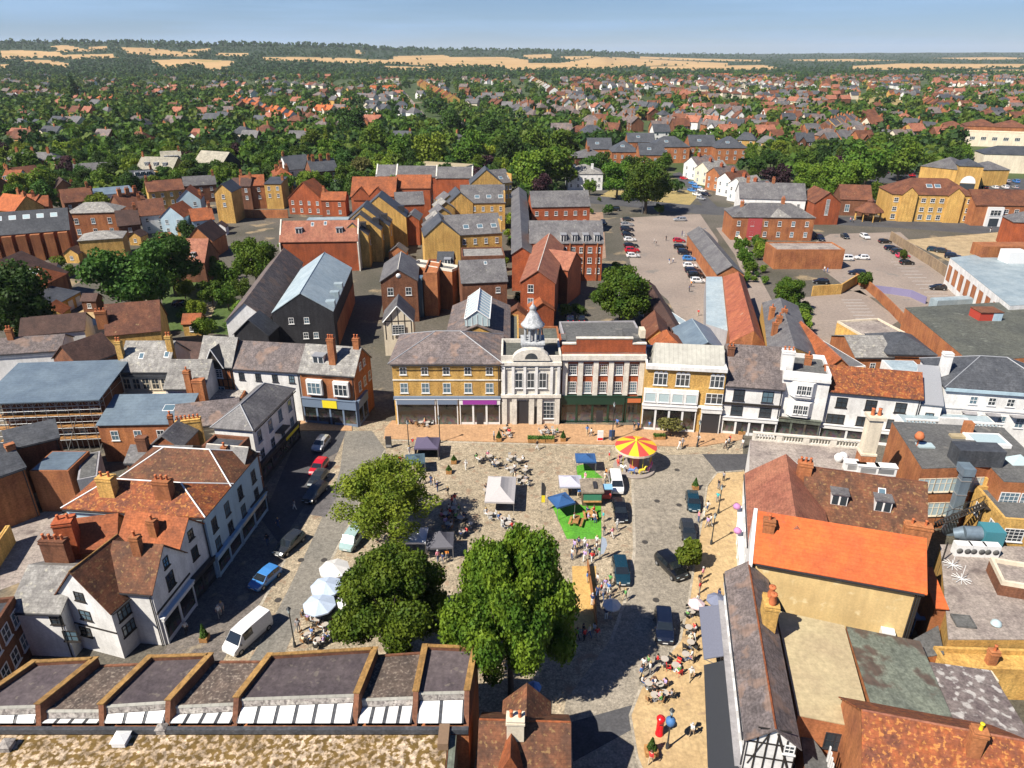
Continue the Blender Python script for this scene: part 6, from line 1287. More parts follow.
lamp(655, 205, 8, 'tall grey road lamp before the big dark trees', modern=True); lamp(642, 214, 8, 'tall grey road lamp at the car park head', modern=True); lamp(742, 214, 8, 'tall grey road lamp beside the red house', modern=True)
lamp(699, 252, 7, 'grey car park lamp beside the storehouse', modern=True)
p = at(671, 713, 3.3); MB().lathe([(.35, 3.0), (.42, 3.2), (.42, 3.5), (.2, 3.7), (0, 3.75)], n=10).build('flower_basket', plain('blue_basket', (.05,.15,.35), .7), bpy.data.objects['street_lamp.004'])
g = at(659, 735); r = thing('pillar_box', 'red cylindrical pillar box on the pavement corner', 'post box', (g.x, g.y, .12)); rd = plain('post_red', (.6,.01,.015), .3)
MB().lathe([(.27, 0), (.27, .12), (.23, .14), (.23, 1.35)], n=16).build('body', rd, r); MB().lathe([(.28, 1.35), (.3, 1.45), (.24, 1.55), (.0, 1.63)], n=16).build('cap', rd, r); MB().box(-.13, -.25, 1.1, .13, -.22, 1.16).build('slot', DARK, r); r.scale = (1.35,)*3
rl = random.Random(5)
def planter(px, py, label, sx=.55, ht=1.4, bush=False, z=.12, n=1):
    g = at(px, py); r = thing('planter', label, 'planter', (g.x, g.y, z)); MB().box(-sx, -.45, 0, sx, .45, .55).build('box', WOOD, r)
    m = MB()
    for k in range(500 if not bush else 400*int(1+sx)):
        if bush: x, y, zz, rr = rl.uniform(-sx, sx), rl.uniform(-.4, .4), rl.uniform(.5, .85), .08
        else:
            zz = rl.uniform(0, 1)**1.3; rad = .42*(1-zz)*rl.uniform(.6, 1.1); a = rl.uniform(0, 6.28); x, y, zz, rr = rad*math.cos(a), rad*math.sin(a), .5+zz*ht, .07
        d = Vector((rl.gauss(0, 1), rl.gauss(0, 1), rl.gauss(0, 1))).normalized(); e = d.orthogonal().normalized()*rr; f = d.cross(e)
        c = Vector((x, y, zz)); m.face([c-e-f, c+e-f, c+e+f, c-e+f])
    m.build('foliage', leafmat('planter_leaf', (.05,.12,.02), (.09,.16,.03)), r); return r
planter(651, 754, 'wooden planter with a small conifer beside the red pillar box'); planter(741, 434, 'wooden planter with conifer beneath the jettied house'); planter(695, 489, 'small conifer tub at the nose of the teal car', .4, 1.2)
planter(499, 441, 'planter with clipped shrub at the left of the white hall', .4, 1.2); planter(563, 441, 'planter with clipped shrub at the right of the white hall', .4, 1.2)
for k in range(3): planter(532+k*9, 442, f'long orange trough of green plants before the white hall, {["first","second","third"][k]} from the west', .65, bush=True)
planter(205, 640, 'shrub in a terracotta tub on the shaded street edge', .4, 1.6, z=.03); planter(659, 439, 'dark green planter trough beside the bare tree', .9, bush=True, z=.03)
for k, (px, py, l) in enumerate([(454,463,'dark shrub tub in the open square beside a mother with pushchair'), (449,473,'dark shrub tub nearest the dark blue-grey gazebo')]): planter(px, py, l, .4, .8, z=.03)
for k, (px, py, l, c, h) in enumerate([(389,448,'black advertising board at the north-west corner of the paving', DARK, 1.9), (600,441,'white and red display board before the dark green shopfront', WPAINT, 1.7), (612,441.5,'blue information box at the foot of the tall lamp post', plain('info_blue', (.03,.07,.18), .4), 1.6)]):
    g = at(px, py); g.y += .5*(k == 2); r = tag(MB().box(-.45, -.12, 0, .45, .12, h).build('display_board', c, None, (g.x, g.y, .12)), l, 'board'); MB().box(-.4, -.14, .1, .4, -.125, .5).build('lower_panel', rd if k == 1 else STEEL, r)
g = at(541, 512); r = thing('feather_flag', 'tall black and yellow feather flag at the edge of the grass', 'flag', (g.x, g.y, .02)); MB().cyl((0, 0, 0), (0, 0, 4.6), .025, n=5).build('pole', STEEL, r)
MB().raw([(.02, -.01, 1.5), (.5, -.01, 1.7), (.6, -.01, 3.8), (.35, -.01, 4.5), (.02, -.01, 4.6), (.02, .01, 1.5), (.5, .01, 1.7), (.6, .01, 3.8), (.35, .01, 4.5), (.02, .01, 4.6)], [(0, 1, 2, 3, 4), (9, 8, 7, 6, 5)]).build('banner', [DARK], r); MB().box(.03, -.02, 1.5, .5, .02, 2.6).build('banner_foot', YELL, r)
g = at(600, 560); r = thing('feather_flag', 'pale rounded feather flag over the crowd by the sand yard', 'flag', (g.x, g.y, .02)); MB().cyl((0, 0, 0), (0, 0, 3.3), .025, n=5).build('pole', STEEL, r)
MB().raw([(x, y, z) for y in (-.01, .01) for x, z in ((.02, .8), (.4, .9), (.75, 2.2), (.55, 3.1), (.02, 3.4))], [(0, 1, 2, 3, 4), (9, 8, 7, 6, 5)]).build('banner', PB, r)
g = at(596.5, 628); a = at(595, 566); r = tag(MB().box(-.06, 0, 0, .06, (a-g).y, 1.).build('play_fence', plain('fence_brown', (.25,.1,.03), .7), None, (g.x, g.y, .02)), 'brown board fence along the sand yard', 'fence')
# seating
for px, py, w_, n_, c_, pp in [(480,462,'in the open square north-west of the marquee',3,'black',2),(490,460,'in the open square north-west of the marquee',3,'black',1),(497,467,'in the square north of the marquee',4,'black',2),(511,461,'in the square north of the marquee',3,'white',1),(519,464,'in the square north of the marquee',3,'black',1),(511,472,'in the square beyond the marquee',3,'white',1),(525,474,'in the square beyond the marquee',3,'black',1),(524,485,'in the open square beside the marquee',3,'white',2),(519,481,'in the open square beside the marquee',3,'black',1),
                               (486,494,'on the west side of the marquee',2,'black',1),(503,523,'below the marquee',3,'white',2),(490,518,'below the marquee',3,'white',1),(508,528,'below the marquee',3,'white',1),
                               (446,518,'between the dark tree and the marquee',4,'brown',3),(454,512,'between the dark tree and the marquee',4,'black',3),(460,522,'between the dark tree and the marquee',4,'black',2),(448,528,'between the dark tree and the marquee',4,'brown',3),(462,536,'beside the charcoal gazebo',3,'black',2),(470,528,'between the dark tree and the marquee',3,'black',1),
                               (310,618,'beneath the pale blue parasols',4,'brown',3),(318,624,'beneath the pale blue parasols',4,'black',2),(308,640,'at the lane edge beside the lamp',4,'brown',3),(318,645,'at the lane edge beside the lamp',4,'black',2),(331,638,'under the dark tree beside the lane',4,'black',2),(338,592,'beneath the pale blue parasols',4,'black',2),(334,608,'beneath the pale blue parasols',4,'black',2),(326,630,'under the dark tree beside the lane',3,'brown',1),
                               (415,406+18,'before the yellow brick shop',4,'brown',2),(421,426,'before the yellow brick shop',4,'brown',1),(428,426,'before the yellow brick shop',3,'white',1),
                               (508,437,'before the white hall door',3,'white',1),(505,432,'before the white hall door',3,'black',0),(544,434,'before the white hall windows',4,'white',2),(553,434,'before the white hall windows',4,'white',1)]:
    cafeset(px, py, w_, n_, c_, pp)
for k, (px, py) in enumerate([(691,617),(688,633),(690,648),(685,660)]): cafeset(px, py, 'along the east pavement beside the awnings', 3, 'black', 1, z=.12)
for k, (px, py) in enumerate([(664,665),(675,671)]): cafeset(px, py, 'at the shaded pavement corner', 3, 'red' if k % 2 else 'black', 1, z=.12)
for k, (px, py) in enumerate([(648,689),(659,690),(664,699),(654,701)]): cafeset(px, py, 'on the pavement above the pillar box', 3, 'brown' if k % 2 else 'black', 2, z=.12)
# people
for px, py, w_, po, tp_ in [(494,441,'before the yellow brick shop','stand','grey'),(537,450,'alone before the white hall','walk','black'),(553,439,'before the long plant troughs','stand','white'),(413,447,'by the purple gazebo','stand','red'),(466,470,'with pushchair in the open square','walk','white'),(448,497,'before the marquee','walk','black'),(455,504,'before the marquee','stand','red'),(452,507,'before the marquee','stand','red'),
    (438,562,'below the charcoal gazebo','stand','pink'),(443,564,'below the charcoal gazebo','stand','navy'),(447,560,'below the charcoal gazebo','walk','orange'),(587,435,'passing the dark green shopfront','walk','blue'),(591,437,'passing the dark green shopfront','walk','white'),(634,431,'outside the dark green shopfront','stand','black'),(638,431,'outside the dark green shopfront','stand','navy'),(649,430,'before the blue shopfront','stand','blue'),(679,450,'beside the bare tree','walk','white'),(682,448,'beside the bare tree','walk','grey'),(698,444,'crossing before the arched entrance','walk','white'),(617,428,'at the dark green shop door','stand','blue'),
    (609,461,'between the blue gazebo and carousel','stand','red'),(606,478,'behind the white van','stand','orange'),(605,482,'behind the white van','stand','white'),(605,486,'behind the white van','stand','cream'),(574,523,'standing on the artificial grass','stand','white'),(617,531,'on the road edge below the dark parked car','walk','white'),(612,538,'on the road edge below the dark parked car','walk','pink'),(604,536,'at the corner of the artificial grass','stand','black'),(603,522,'at the corner of the artificial grass','stand','turquoise'),
    (587,583,'inside the sand yard','stand','blue'),(592,606,'inside the sand yard','stand','navy'),(625,601,'in the road beside the white tilted parasol','walk','green'),(619,594,'in the road beside the white tilted parasol','walk','black'),(606,620,'beside the foot of the sand yard','stand','navy'),
    (707,512,'on the pavement beside the teal car','walk','white'),(704,518,'on the pavement beside the teal car','walk','cream'),(698,523,'on the pavement beside the teal car','stand','pink'),(710,527,'on the pavement beside the teal car','walk','white'),(707,528,'on the pavement beside the teal car','walk','lilac'),(723,482,'on the pavement near the grey patch','stand','grey'),(718,490,'on the pavement near the grey patch','stand','black'),(717,503,'on the pavement near the grey patch','stand','turquoise'),
    (702,580,'on the pavement below the small tree','stand','pink'),(699,586,'on the pavement below the small tree','stand','black'),(699,594,'on the pavement below the small tree','stand','red'),(697,606,'on the pavement below the small tree','stand','white'),(718,602,'on the pavement under the grey-blue parasol','stand','navy'),(691,663,'on the pavement beside the black awning','walk','white'),(690,681,'on the pavement beside the black awning','walk','white'),(691,737,'on the pavement near the bottom of the black awning','walk','white'),(650,765,'on the pavement below the planter','walk','red'),(694,641,'on the pavement beside the black awning','walk','black'),
    (299,632,'beside the street lamp','stand','grey'),(396,650,'under the dark tree','stand','blue'),(408,652,'under the dark tree','stand','grey'),(220,618,'in the shaded street','walk','white'),(223,614,'in the shaded street','walk','grey'),(187,634,'in the shaded street','walk','white'),(279,528,'in the shaded street','walk','navy'),(295,510,'in the shaded street','walk','grey'),(268,545,'in the shaded street','walk','black'),(527,700,'in the big tree shadow','stand','blue'),(530,704,'in the big tree shadow','stand','navy'),
    (654,244,'in the northern car park','walk','white'),(656,246,'in the northern car park','walk','black'),(666,241,'in the northern car park','stand','black'),(684,237,'in the northern car park','walk','grey'),(682,236,'in the northern car park','walk','navy'),(669,264,'in the northern car park','walk','blue'),(673,263,'in the northern car park','walk','white'),(689,292,'in the market alley','stand','navy'),(691,287,'in the market alley','stand','orange'),(698,316,'in the market alley','walk','red'),
    (824,272,'behind the orange brick store','stand','white'),(827,273,'behind the orange brick store','stand','blue'),(850,222,'outside the red hall','stand','pink'),(853,223,'outside the red hall','stand','white'),(990,232,'on the road by the offices','walk','black')]:
    person(px, py, w_, po, tp_)
crowd(13, 572, 546, 603, 563, 'in the crowd above the sand yard'); crowd(8, 596, 585, 611, 600, 'in the queue beside the sand yard'); crowd(8, 568, 632, 597, 642, 'below the sand yard'); crowd(6, 414, 480, 440, 500, 'under the yellow-green tree'); crowd(6, 395, 455, 412, 478, 'beside the dark blue-grey gazebo'); crowd(4, 640, 664, 660, 680, 'on the pavement in tree shadow'); crowd(5, 560, 478, 600, 500, 'among the gazebos and kiosk'); crowd(4, 722, 442, 742, 450, 'at the north-east corner'); crowd(4, 245, 486, 262, 500, 'outside the shops of the shaded street')
# ================================================================ vehicles
def car_proto(kind):
    W = dict(hatch=.88, suv=.95, estate=.9, van=.98, mpv=.93)[kind]
    if kind == 'hatch': st = [(-2.0,.45,.75,.75),(-1.9,.3,.95,1.0),(-1.55,.25,.95,1.38),(-.6,.22,.93,1.46),(.35,.22,.92,1.36),(1.05,.22,.9,.92),(1.75,.25,.78,.8),(2.0,.35,.55,.6)]
    elif kind == 'estate': st = [(-2.3,.45,.8,.8),(-2.2,.3,.95,1.0),(-1.9,.25,.97,1.4),(-.7,.22,.95,1.48),(.3,.22,.93,1.4),(1.1,.22,.92,.94),(2.05,.25,.8,.82),(2.3,.35,.55,.62)]
    elif kind == 'suv': st = [(-2.25,.5,.9,.9),(-2.2,.35,1.1,1.2),(-1.9,.3,1.1,1.66),(-.6,.28,1.08,1.74),(.4,.28,1.06,1.64),(1.05,.28,1.05,1.1),(2.0,.3,.95,.98),(2.25,.4,.65,.75)]
    elif kind == 'mpv': st = [(-2.2,.4,1.,1.),(-2.17,.3,1.15,1.3),(-2.05,.25,1.15,1.78),(-.4,.22,1.1,1.84),(.9,.22,1.05,1.7),(1.6,.25,1.,1.05),(2.05,.28,.85,.88),(2.2,.35,.6,.65)]
    else: st = [(-2.65,.4,1.2,1.2),(-2.62,.3,1.25,2.0),(-2.55,.25,1.25,2.12),(0,.22,1.25,2.18),(1.3,.22,1.2,2.08),(2.05,.25,1.15,1.2),(2.6,.3,.85,.9),(2.7,.35,.6,.65)]
    r = thing('car', 'car', 'car'); body = MB(); n = len(st); rings = []
    for i, (x, zb, zs, zr) in enumerate(st):
        f = 1. if 1 < i < n-2 else (.93 if i in (1, n-2) else .84); w = W*f; wr = w*(.8 if zr > zs+.15 else .93)
        rings.append([(x, -w*.92, zb), (x, -w, (zb+zs)/2), (x, -w*.97, zs), (x, -wr, zr-.02), (x, -wr*.55, zr+.02), (x, wr*.55, zr+.02), (x, wr, zr-.02), (x, w*.97, zs), (x, w, (zb+zs)/2), (x, w*.92, zb)])
    k = 10; vs = [p for q in rings for p in q]
    fs = [(i*k+j, i*k+(j+1) % k, (i+1)*k+(j+1) % k, (i+1)*k+j) for i in range(n-1) for j in range(k)]
    body.raw(vs, fs, 0, False); body.raw(rings[0], [tuple(range(k))]); body.raw(rings[-1], [tuple(range(k-1, -1, -1))])
    body.build('body', plain('car_paint', (.02,.03,.05), .25, .2, .6, .6), r)
    def gl(name, quad, inset=.1, out=.015):
        q = [Vector(p) for p in quad]; c = sum(q, Vector())/4; nr = (q[1]-q[0]).cross(q[3]-q[0]).normalized(); 
        if nr.dot(c-Vector((c.x*.6, 0, .6))) < 0: nr = -nr; q = q[::-1]
        q = [p+(c-p)*inset+nr*out for p in q]; return MB().face(q).build(name, plain('car_glass', (.015,.02,.025), .05, 0, .9), r)
    gi = [i for i in range(1, n-1) if st[i][3] > st[i][2]+.3]; a, z = gi[0], gi[-1]
    gl('windscreen', [rings[z][3], rings[z][6], rings[z+1][6], rings[z+1][3]], .08, .06)
    gl('rear_window', [rings[a-1][3], rings[a-1][6], rings[a][6], rings[a][3]], .12, .06)
    for i in range(a, z):
        if kind == 'van' and i < z-1: continue
        for (p, q) in ((2, 3), (7, 6)): gl('side_window', [rings[i][p], rings[i+1][p], rings[i+1][q], rings[i][q]], .1)
    for s_ in (-1, 1):
        for x in (st[0][0]+.75, st[-1][0]-.8):
            t = MB().cyl((x, s_*(W-.2), .32), (x, s_*(W+.01), .32), .32, n=14).build('wheel', plain('tyre', (.02,.02,.02), .8), r); MB().cyl((x, s_*(W-.02), .32), (x, s_*(W+.02), .32), .19, n=10).build('rim', STEEL, t)
        x = st[-1][0]; h_ = (st[-1][2]+st[-2][2])/2-.04
        MB().box(x-.22, s_*W*.62-.16, h_-.08, x-.02, s_*W*.62+.16, h_+.06).build('headlight', GLASSP, r); MB().box(st[0][0]-.02, s_*W*.65-.12, st[0][2]-.14, st[0][0]+.12, s_*W*.65+.12, st[0][2]+.06).build('tail_light', rd, r)
        MB().box(st[z+1][0]-.35, s_*(W+.02)-.09, st[z+1][2]-.02, st[z+1][0]-.2, s_*(W+.02)+.09, st[z+1][2]+.14).build('mirror', DARK, r)
    MB().box(st[-1][0]-.01, -.26, .42, st[-1][0]+.02, .26, .53).build('number_plate', WPAINT, r)
    return r
PC = {k: [car_proto(k), 0] for k in ('hatch', 'suv', 'estate', 'van', 'mpv')}
CC = {k: plain('paint_'+k, v, .25, .3 if k in ('silver', 'grey') else 0., .6, .6) for k, v in dict(blue=(.05,.2,.5), black=(.006,.007,.009), navy=(.006,.01,.025), teal=(.008,.035,.055), white=(.7,.7,.7), red=(.45,.01,.02), silver=(.4,.41,.43), grey=(.035,.04,.045), palegreen=(.3,.42,.42), pink=(.55,.04,.1)).items()}
def car(px, py, hd, kind, col, label, h=.7, group=None):
    g = at(px, py, h); pr = PC[kind]; loc = (g.x, g.y, .025); rz = math.radians(hd); nm = {'van': 'van'}.get(kind, 'car')
    if not pr[1]:
        pr[1] = 1; r = pr[0]
        r.location = loc; r.rotation_euler = (0, 0, rz); b_ = [c for c in r.children if c.name.startswith('body')][0]; b_.material_slots[0].link = 'OBJECT'; b_.material_slots[0].material = CC[col]; r['label'] = label
        if group: r['group'] = group
        CH.pop(r, None)
    else:
        CH.pop(pr[0], None); r = copytree(pr[0], loc, rz, label, group=group)
        if 'group' in r and not group: del r['group']
        b_ = [c for c in r.children if c.name.startswith('body')][0]; b_.material_slots[0].link = 'OBJECT'; b_.material_slots[0].material = CC[col]
    r['category'] = nm; r.name = {'van': 'parked_van', 'mpv': 'parked_van'}.get(kind, 'parked_car'); return r
for a in [(265,577,-116,'hatch','blue','light blue hatchback parked at the shadow edge of the street'), (289,543,-113,'estate','grey','dark grey estate car parked behind the light blue hatchback'), (315,492,-105,'estate','black','black car parked beside the grey bay, half under the yellow-green tree'), (248,634,-117,'van','white','white panel van parked on the setts next to the brick roof range'), (353,538,-105,'mpv','palegreen','pale blue-white stall, built as a van, against the dark tree'),  # the pale one against the dark tree is a stall, built with the van model
          (616,483,-91,'mpv','white','white van parked below the carousel'), (620,510,-91,'estate','black','black car parked between the white van and the walkers'), (621,570,-91,'estate','teal','dark teal car parked beside the sand yard'), (671,566,-66,'suv','black','large black off-roader driving obliquely on the setts road'), (664,626,-97,'suv','navy','dark navy off-roader at the edge of the tree shadow'), (693,501,-97,'hatch','teal','teal hatchback parked on the east side of the road'), (688,530,-95,'hatch','grey','dark grey car parked under the small pavement tree'),
          (319,466,-100,'hatch','red','small red car parked in the shade near the corner shop'), (318,478,-100,'hatch','grey','grey car parked between the red car and the black car'), (321,443,-100,'hatch','silver','silver car parked farthest up the shaded street'),
          (680,219,180,'estate','silver','silver car driving on the road before the dry verge'), (614,209,180,'suv','black','black car at the road bend beside the red brick blocks'), (603,222,-90,'hatch','navy','navy car parked at the corner of the four-dormer block'), (570,318,90,'hatch','navy','navy car parked in the yard beneath the big round tree'), (581,318,90,'hatch','black','black car parked in the yard beneath the big round tree'), (321,219,180,'hatch','navy','navy car parked beside the red gable house'), (182,303,20,'estate','navy','blue-black car parked in the shaded garden yard')]: car(*a)
def carrow(pts, cols, hd, where, kinds=('hatch', 'estate', 'suv', 'hatch')):
    for k, ((px, py), c) in enumerate(zip(pts, cols)): kd = kinds[k % len(kinds)]; car(px, py, hd, kd, c, f'{c} {"off-roader" if kd == "suv" else "estate car" if kd == "estate" else "hatchback"} {where}', group='cars in the car parks')
carrow([(628,219),(627,224),(627,229),(628,234),(630,239),(631,245),(632,250),(633,255)], ['grey','silver','navy','navy','white','black','red','white'], 3, 'in the west row of the northern car park')
carrow([(679,240),(681,246.5),(685,252),(689,258),(690,265),(693,270),(696,275),(698,280)], ['red','black','navy','blue','white','navy','black','white'], -4, 'in the east row of the northern car park')
carrow([(885,241),(892,247.5),(899,251.5),(903,255.5),(907,262)], ['black','navy','grey','pink','black'], 2, 'against the stone-brick wall of the eastern car park')
carrow([(845,236),(865,236),(820,238)], ['black','white','navy'], -90, 'at the head of the eastern car park')
carrow([(862,257),(857,272),(845,258),(938,287),(821,281)], ['white','navy','white','black','black'], 170, 'standing alone in the eastern car park')
carrow([(934,249),(943,250.5),(953,256)], ['teal','grey','navy'], -30, 'in the pale gravel yard')
carrow([(693,183),(697,186.5),(702,190),(706,194),(684,178)], ['blue','blue','white','navy','red'], -52, 'parked along the terrace side of the side road', ('hatch', 'estate'))
carrow([(692,190),(697,194),(701,198)], ['blue','white','silver'], -52, 'parked along the tree side of the side road', ('hatch',))
rc = random.Random(3)
carrow([(rc.uniform(892, 925), 168+2.4*k) for k in range(5)], ['blue','white','black','red','navy'], 90, 'in the car park before the supermarket')
carrow([(886+k*9, 172) for k in range(4)], ['navy','teal','black','silver'], 80, 'in the back row of the supermarket car park')
carrow([(935,172),(968,174),(1000,170),(1012,171)], ['white','red','navy','silver'], 5, 'close to the supermarket front')
carrow([(962+k*9, 180+.2*k) for k in range(7)], ['navy','black','white','grey','white','silver','blue'], 80, 'in the near row of the supermarket car park')
carrow([(985+k*10, 187) for k in range(4)], ['black','white','white','silver'], 80, 'behind the red office roof')
# ================================================================ trees
def crown_mesh(name, seed, R, H, n, ls, mt, lobes=9, spread=.62, l0=.32, l1=.55, core=.62, tp=1.1):
    """many leaf sized faces spread through overlapping lobes; the crown's foot is at z=0"""
    r = np.random.default_rng(seed)
    L = []
    for k in range(lobes):
        a = r.uniform(0, 6.28); d = R*spread*math.sqrt(r.uniform(.05, 1)); z = H*r.uniform(.2, .84); q = max(.12, 1-(abs(z/H-.4)*tp)**2)
        L.append((d*math.cos(a)*q, d*math.sin(a)*q, z, R*r.uniform(l0, l1)))
    L.append((0, 0, H*.45, R*core)); L = np.array(L)
    w = L[:, 3]**2; idx = r.choice(len(L), n, p=w/w.sum())
    u = r.normal(size=(n, 3)); u /= np.linalg.norm(u, axis=1)[:, None]
    rad = L[idx, 3]*(1-.45*r.random(n)**2.2)*(1+.12*r.normal(size=n))
    c = L[idx, :3]+u*rad[:, None]*np.array([1, 1, .85*H/(1.6*R) if H > 2*R else .85])
    nr = u+.75*r.normal(size=(n, 3)); nr /= np.linalg.norm(nr, axis=1)[:, None]
    e = np.cross(nr, r.normal(size=(n, 3))); e /= np.linalg.norm(e, axis=1)[:, None]; f = np.cross(nr, e)
    s = ls*(.6+.8*r.random(n))[:, None]; e *= s; f *= s*.75
    V = np.stack([c-e-f*.6, c+e*.3-f, c+e+f*.5, c-e*.4+f], 1).reshape(-1, 3)
    me = bpy.data.meshes.new(name); me.vertices.add(4*n); me.vertices.foreach_set('co', V.astype(np.float32).ravel())
    me.loops.add(4*n); me.loops.foreach_set('vertex_index', np.arange(4*n, dtype=np.int32)); me.polygons.add(n)
    me.polygons.foreach_set('loop_start', np.arange(0, 4*n, 4, dtype=np.int32)); me.polygons.foreach_set('loop_total', np.full(n, 4, dtype=np.int32))
    me.materials.append(mt); me.update(); me.validate(); return me
def trunk_mesh(name, H, r0, hb, R, seed):
    r = random.Random(seed); m = MB(); m.cyl((0, 0, 0), (.1, .05, hb), r0, r0*.75, 8); m.cyl((.1, .05, hb), (0, 0, H*.75), r0*.72, r0*.2, 7)
    for k in range(6):
        a = 1.05*k+r.uniform(-.3, .3); z0 = hb*r.uniform(.8, 1.4); m.cyl((.05, 0, z0), (R*.55*math.cos(a), R*.55*math.sin(a), z0+(H-z0)*r.uniform(.4, .65)), r0*.42, r0*.1, 5)
    return m.mesh(name, BARK)
LG = leafmat('leaves_green', (.055,.125,.012), (.13,.2,.018)); LD = leafmat('leaves_dark', (.03,.075,.012), (.065,.125,.016)); LY = leafmat('leaves_yellow_green', (.12,.18,.012), (.18,.23,.02)); LP = leafmat('leaves_copper', (.035,.014,.02), (.055,.02,.025), .15); LO = leafmat('leaves_olive', (.13,.12,.03), (.17,.15,.05))
CR = {}
for i in range(5): CR['m%d' % i] = (crown_mesh('crown', 40+i, 5, 8.5, 3200, .3, LG, 18, .72, .22, .4), 5, 8.5)
for i in range(3): CR['s%d' % i] = (crown_mesh('crown', 60+i, 5, 8.5, 420, .85, LG, 8), 5, 8.5)
CR['c'] = (crown_mesh('crown', 70, 2.6, 11, 1100, .36, LD, 12, .3), 2.6, 11)
TRK = {k: trunk_mesh('trunk', 11, .32, 3., 5, k) for k in range(3)}
OCC = []   # circles (x, y, r) where no tree or house may go
for o in list(TH):
    if any(c.name.startswith('roof') for c in o.children):
        bb = [Vector(v) for c in o.children if c.type == 'MESH' and c.name.startswith('wall') for v in c.bound_box]
        if not bb: continue
        x0, x1 = min(v.x for v in bb), max(v.x for v in bb); y0, y1 = min(v.y for v in bb), max(v.y for v in bb)
        n = max(1, int(max(x1-x0, y1-y0)/max(3, min(x1-x0, y1-y0))+.5)); ca, sa = math.cos(o.rotation_euler[2]), math.sin(o.rotation_euler[2])
        for k in range(n):
            t = (k+.5)/n; lx, ly = (x0+(x1-x0)*t, (y0+y1)/2) if x1-x0 > y1-y0 else ((x0+x1)/2, y0+(y1-y0)*t)
            OCC.append((o.location.x+ca*lx-sa*ly, o.location.y+sa*lx+ca*ly, max(2.5, min(x1-x0, y1-y0)*.6)))
for (p, q) in [((586,205),(735,214)),((735,214),(1060,235)),((708,212),(684,176)),((405,92),(428,120)),((512,84),(528,100)),((640,218),(690,330)),((860,240),(940,300)),((890,175),(1020,183)),((430,118),(440,128))]:
    A_, B_ = at(*p), at(*q); n = max(2, int((B_-A_).length/8))
    for k in range(n+1): c_ = A_.lerp(B_, k/n); OCC.append((c_.x, c_.y, 6))
class Grid:
    def __init__(s, c=24): s.c = c; s.d = {}
    def add(s, x, y, r):
        s.d.setdefault((int(x//s.c), int(y//s.c)), []).append((x, y, r))
    def hit(s, x, y, r):
        i, j = int(x//s.c), int(y//s.c)
        for a in (-1, 0, 1):
            for b in (-1, 0, 1):
                for (u, v, q) in s.d.get((i+a, j+b), ()):
                    if (u-x)**2+(v-y)**2 < (r+q)**2: return True
        return False
G = Grid()
for q in OCC: G.add(*q)
NT = [0]; rt = random.Random(21)
LK = {'g': (LG, 'green'), 'd': (LD, 'dark green'), 'y': (LY, 'yellow-green'), 'p': (LP, 'copper purple'), 'o': (LO, 'olive brown')}
def tree(px=None, py=None, rpx=None, kind='g', label=None, shape='m', w=None, R=None, crown=None, name=None, group=None, zs=1.):
    if w is None:
        hc = 6.
        for _ in range(4):
            p = at(px, py, hc); zc = p.y*CP-(hc-HC)*SP; R = rpx*zc/FL; hc = min(12.5, R*.95*zs+1.6)
        w = p
    key = crown or (shape+str(rt.randrange(5 if shape == 'm' else 3)) if shape != 'c' else 'c'); me, R0, H0 = CR[key]
    s = R/R0; H = H0*s*zs; hb = max(.2, min(2.2, R*.35))
    if shape == 'c': H = H0*s*1.
    o = thing(name or 'tree', label, 'tree', (w.x, w.y, 0), rt.uniform(0, 6.28), group)
    tr = obj('trunk', TRK[rt.randrange(3)], o); tr.scale = (s*.9, s*.9, (hb+H*.7)/8.25)
    c = obj('crown', me, o, (0, 0, hb)); c.scale = (s*rt.uniform(.92, 1.08), s*rt.uniform(.92, 1.08), H/H0)
    m_ = LK[kind][0]
    if me.materials[0] is not m_: c.material_slots[0].link = 'OBJECT'; c.material_slots[0].material = m_
    NT[0] += 1; G.add(w.x, w.y, R*.8); o['lk'] = LK[kind][1]; return o
# the large trees of the square, each with a crown of its own
for k, (px, py, r_, kd, l, n, ls, zs) in enumerate([(388,494,54,'y','broad yellow-green tree at the north-west of the square',26000,.13,.8), (390,594,60,'d','large dark green tree beside the pale blue parasols',60000,.13,1.2), (511,602,65,'d','largest dark green tree in the middle of the foreground',80000,.13,1.8), (691,546,16,'y','small bright green tree on the east pavement',3500,.16,1.1), (672,418,15,'o','sparse brownish young tree before the blue shopfront',700,.14,.8)]):
    mt = [leafmat('leaves_square_light', (.1,.15,.012), (.19,.23,.02)), leafmat('leaves_square', (.06,.14,.012), (.18,.27,.02))][0 if kd != 'd' else 1]
    CR['u%d' % k] = (crown_mesh('crown', 94+k, 5, 8.5, n, ls*5/{0: 6, 1: 6, 2: 6.5, 3: 1.5, 4: 1.6}[k], mt, 60 if k < 3 else 7, .92 if k < 3 else .68, .13 if k < 3 else .3, .27 if k < 3 else .5, .5, 1.75), 5, 8.5); o = tree(px, py, r_, 'g', l, crown='u%d' % k, zs=zs)
    if kd != 'o': [c for c in o.children if c.name.startswith('crown')][0].material_slots[0].link = 'DATA'
    else: c = [c for c in o.children if c.name.startswith('crown')][0]; c.material_slots[0].link = 'OBJECT'; c.material_slots[0].material = LO
CR['big'] = (crown_mesh('crown', 120, 5, 8.5, 16000, .16, LG, 34, .78, .18, .3), 5, 8.5); CR['big2'] = (crown_mesh('crown', 121, 5, 8.5, 13000, .18, LG, 28, .75, .2, .33), 5, 8.5)
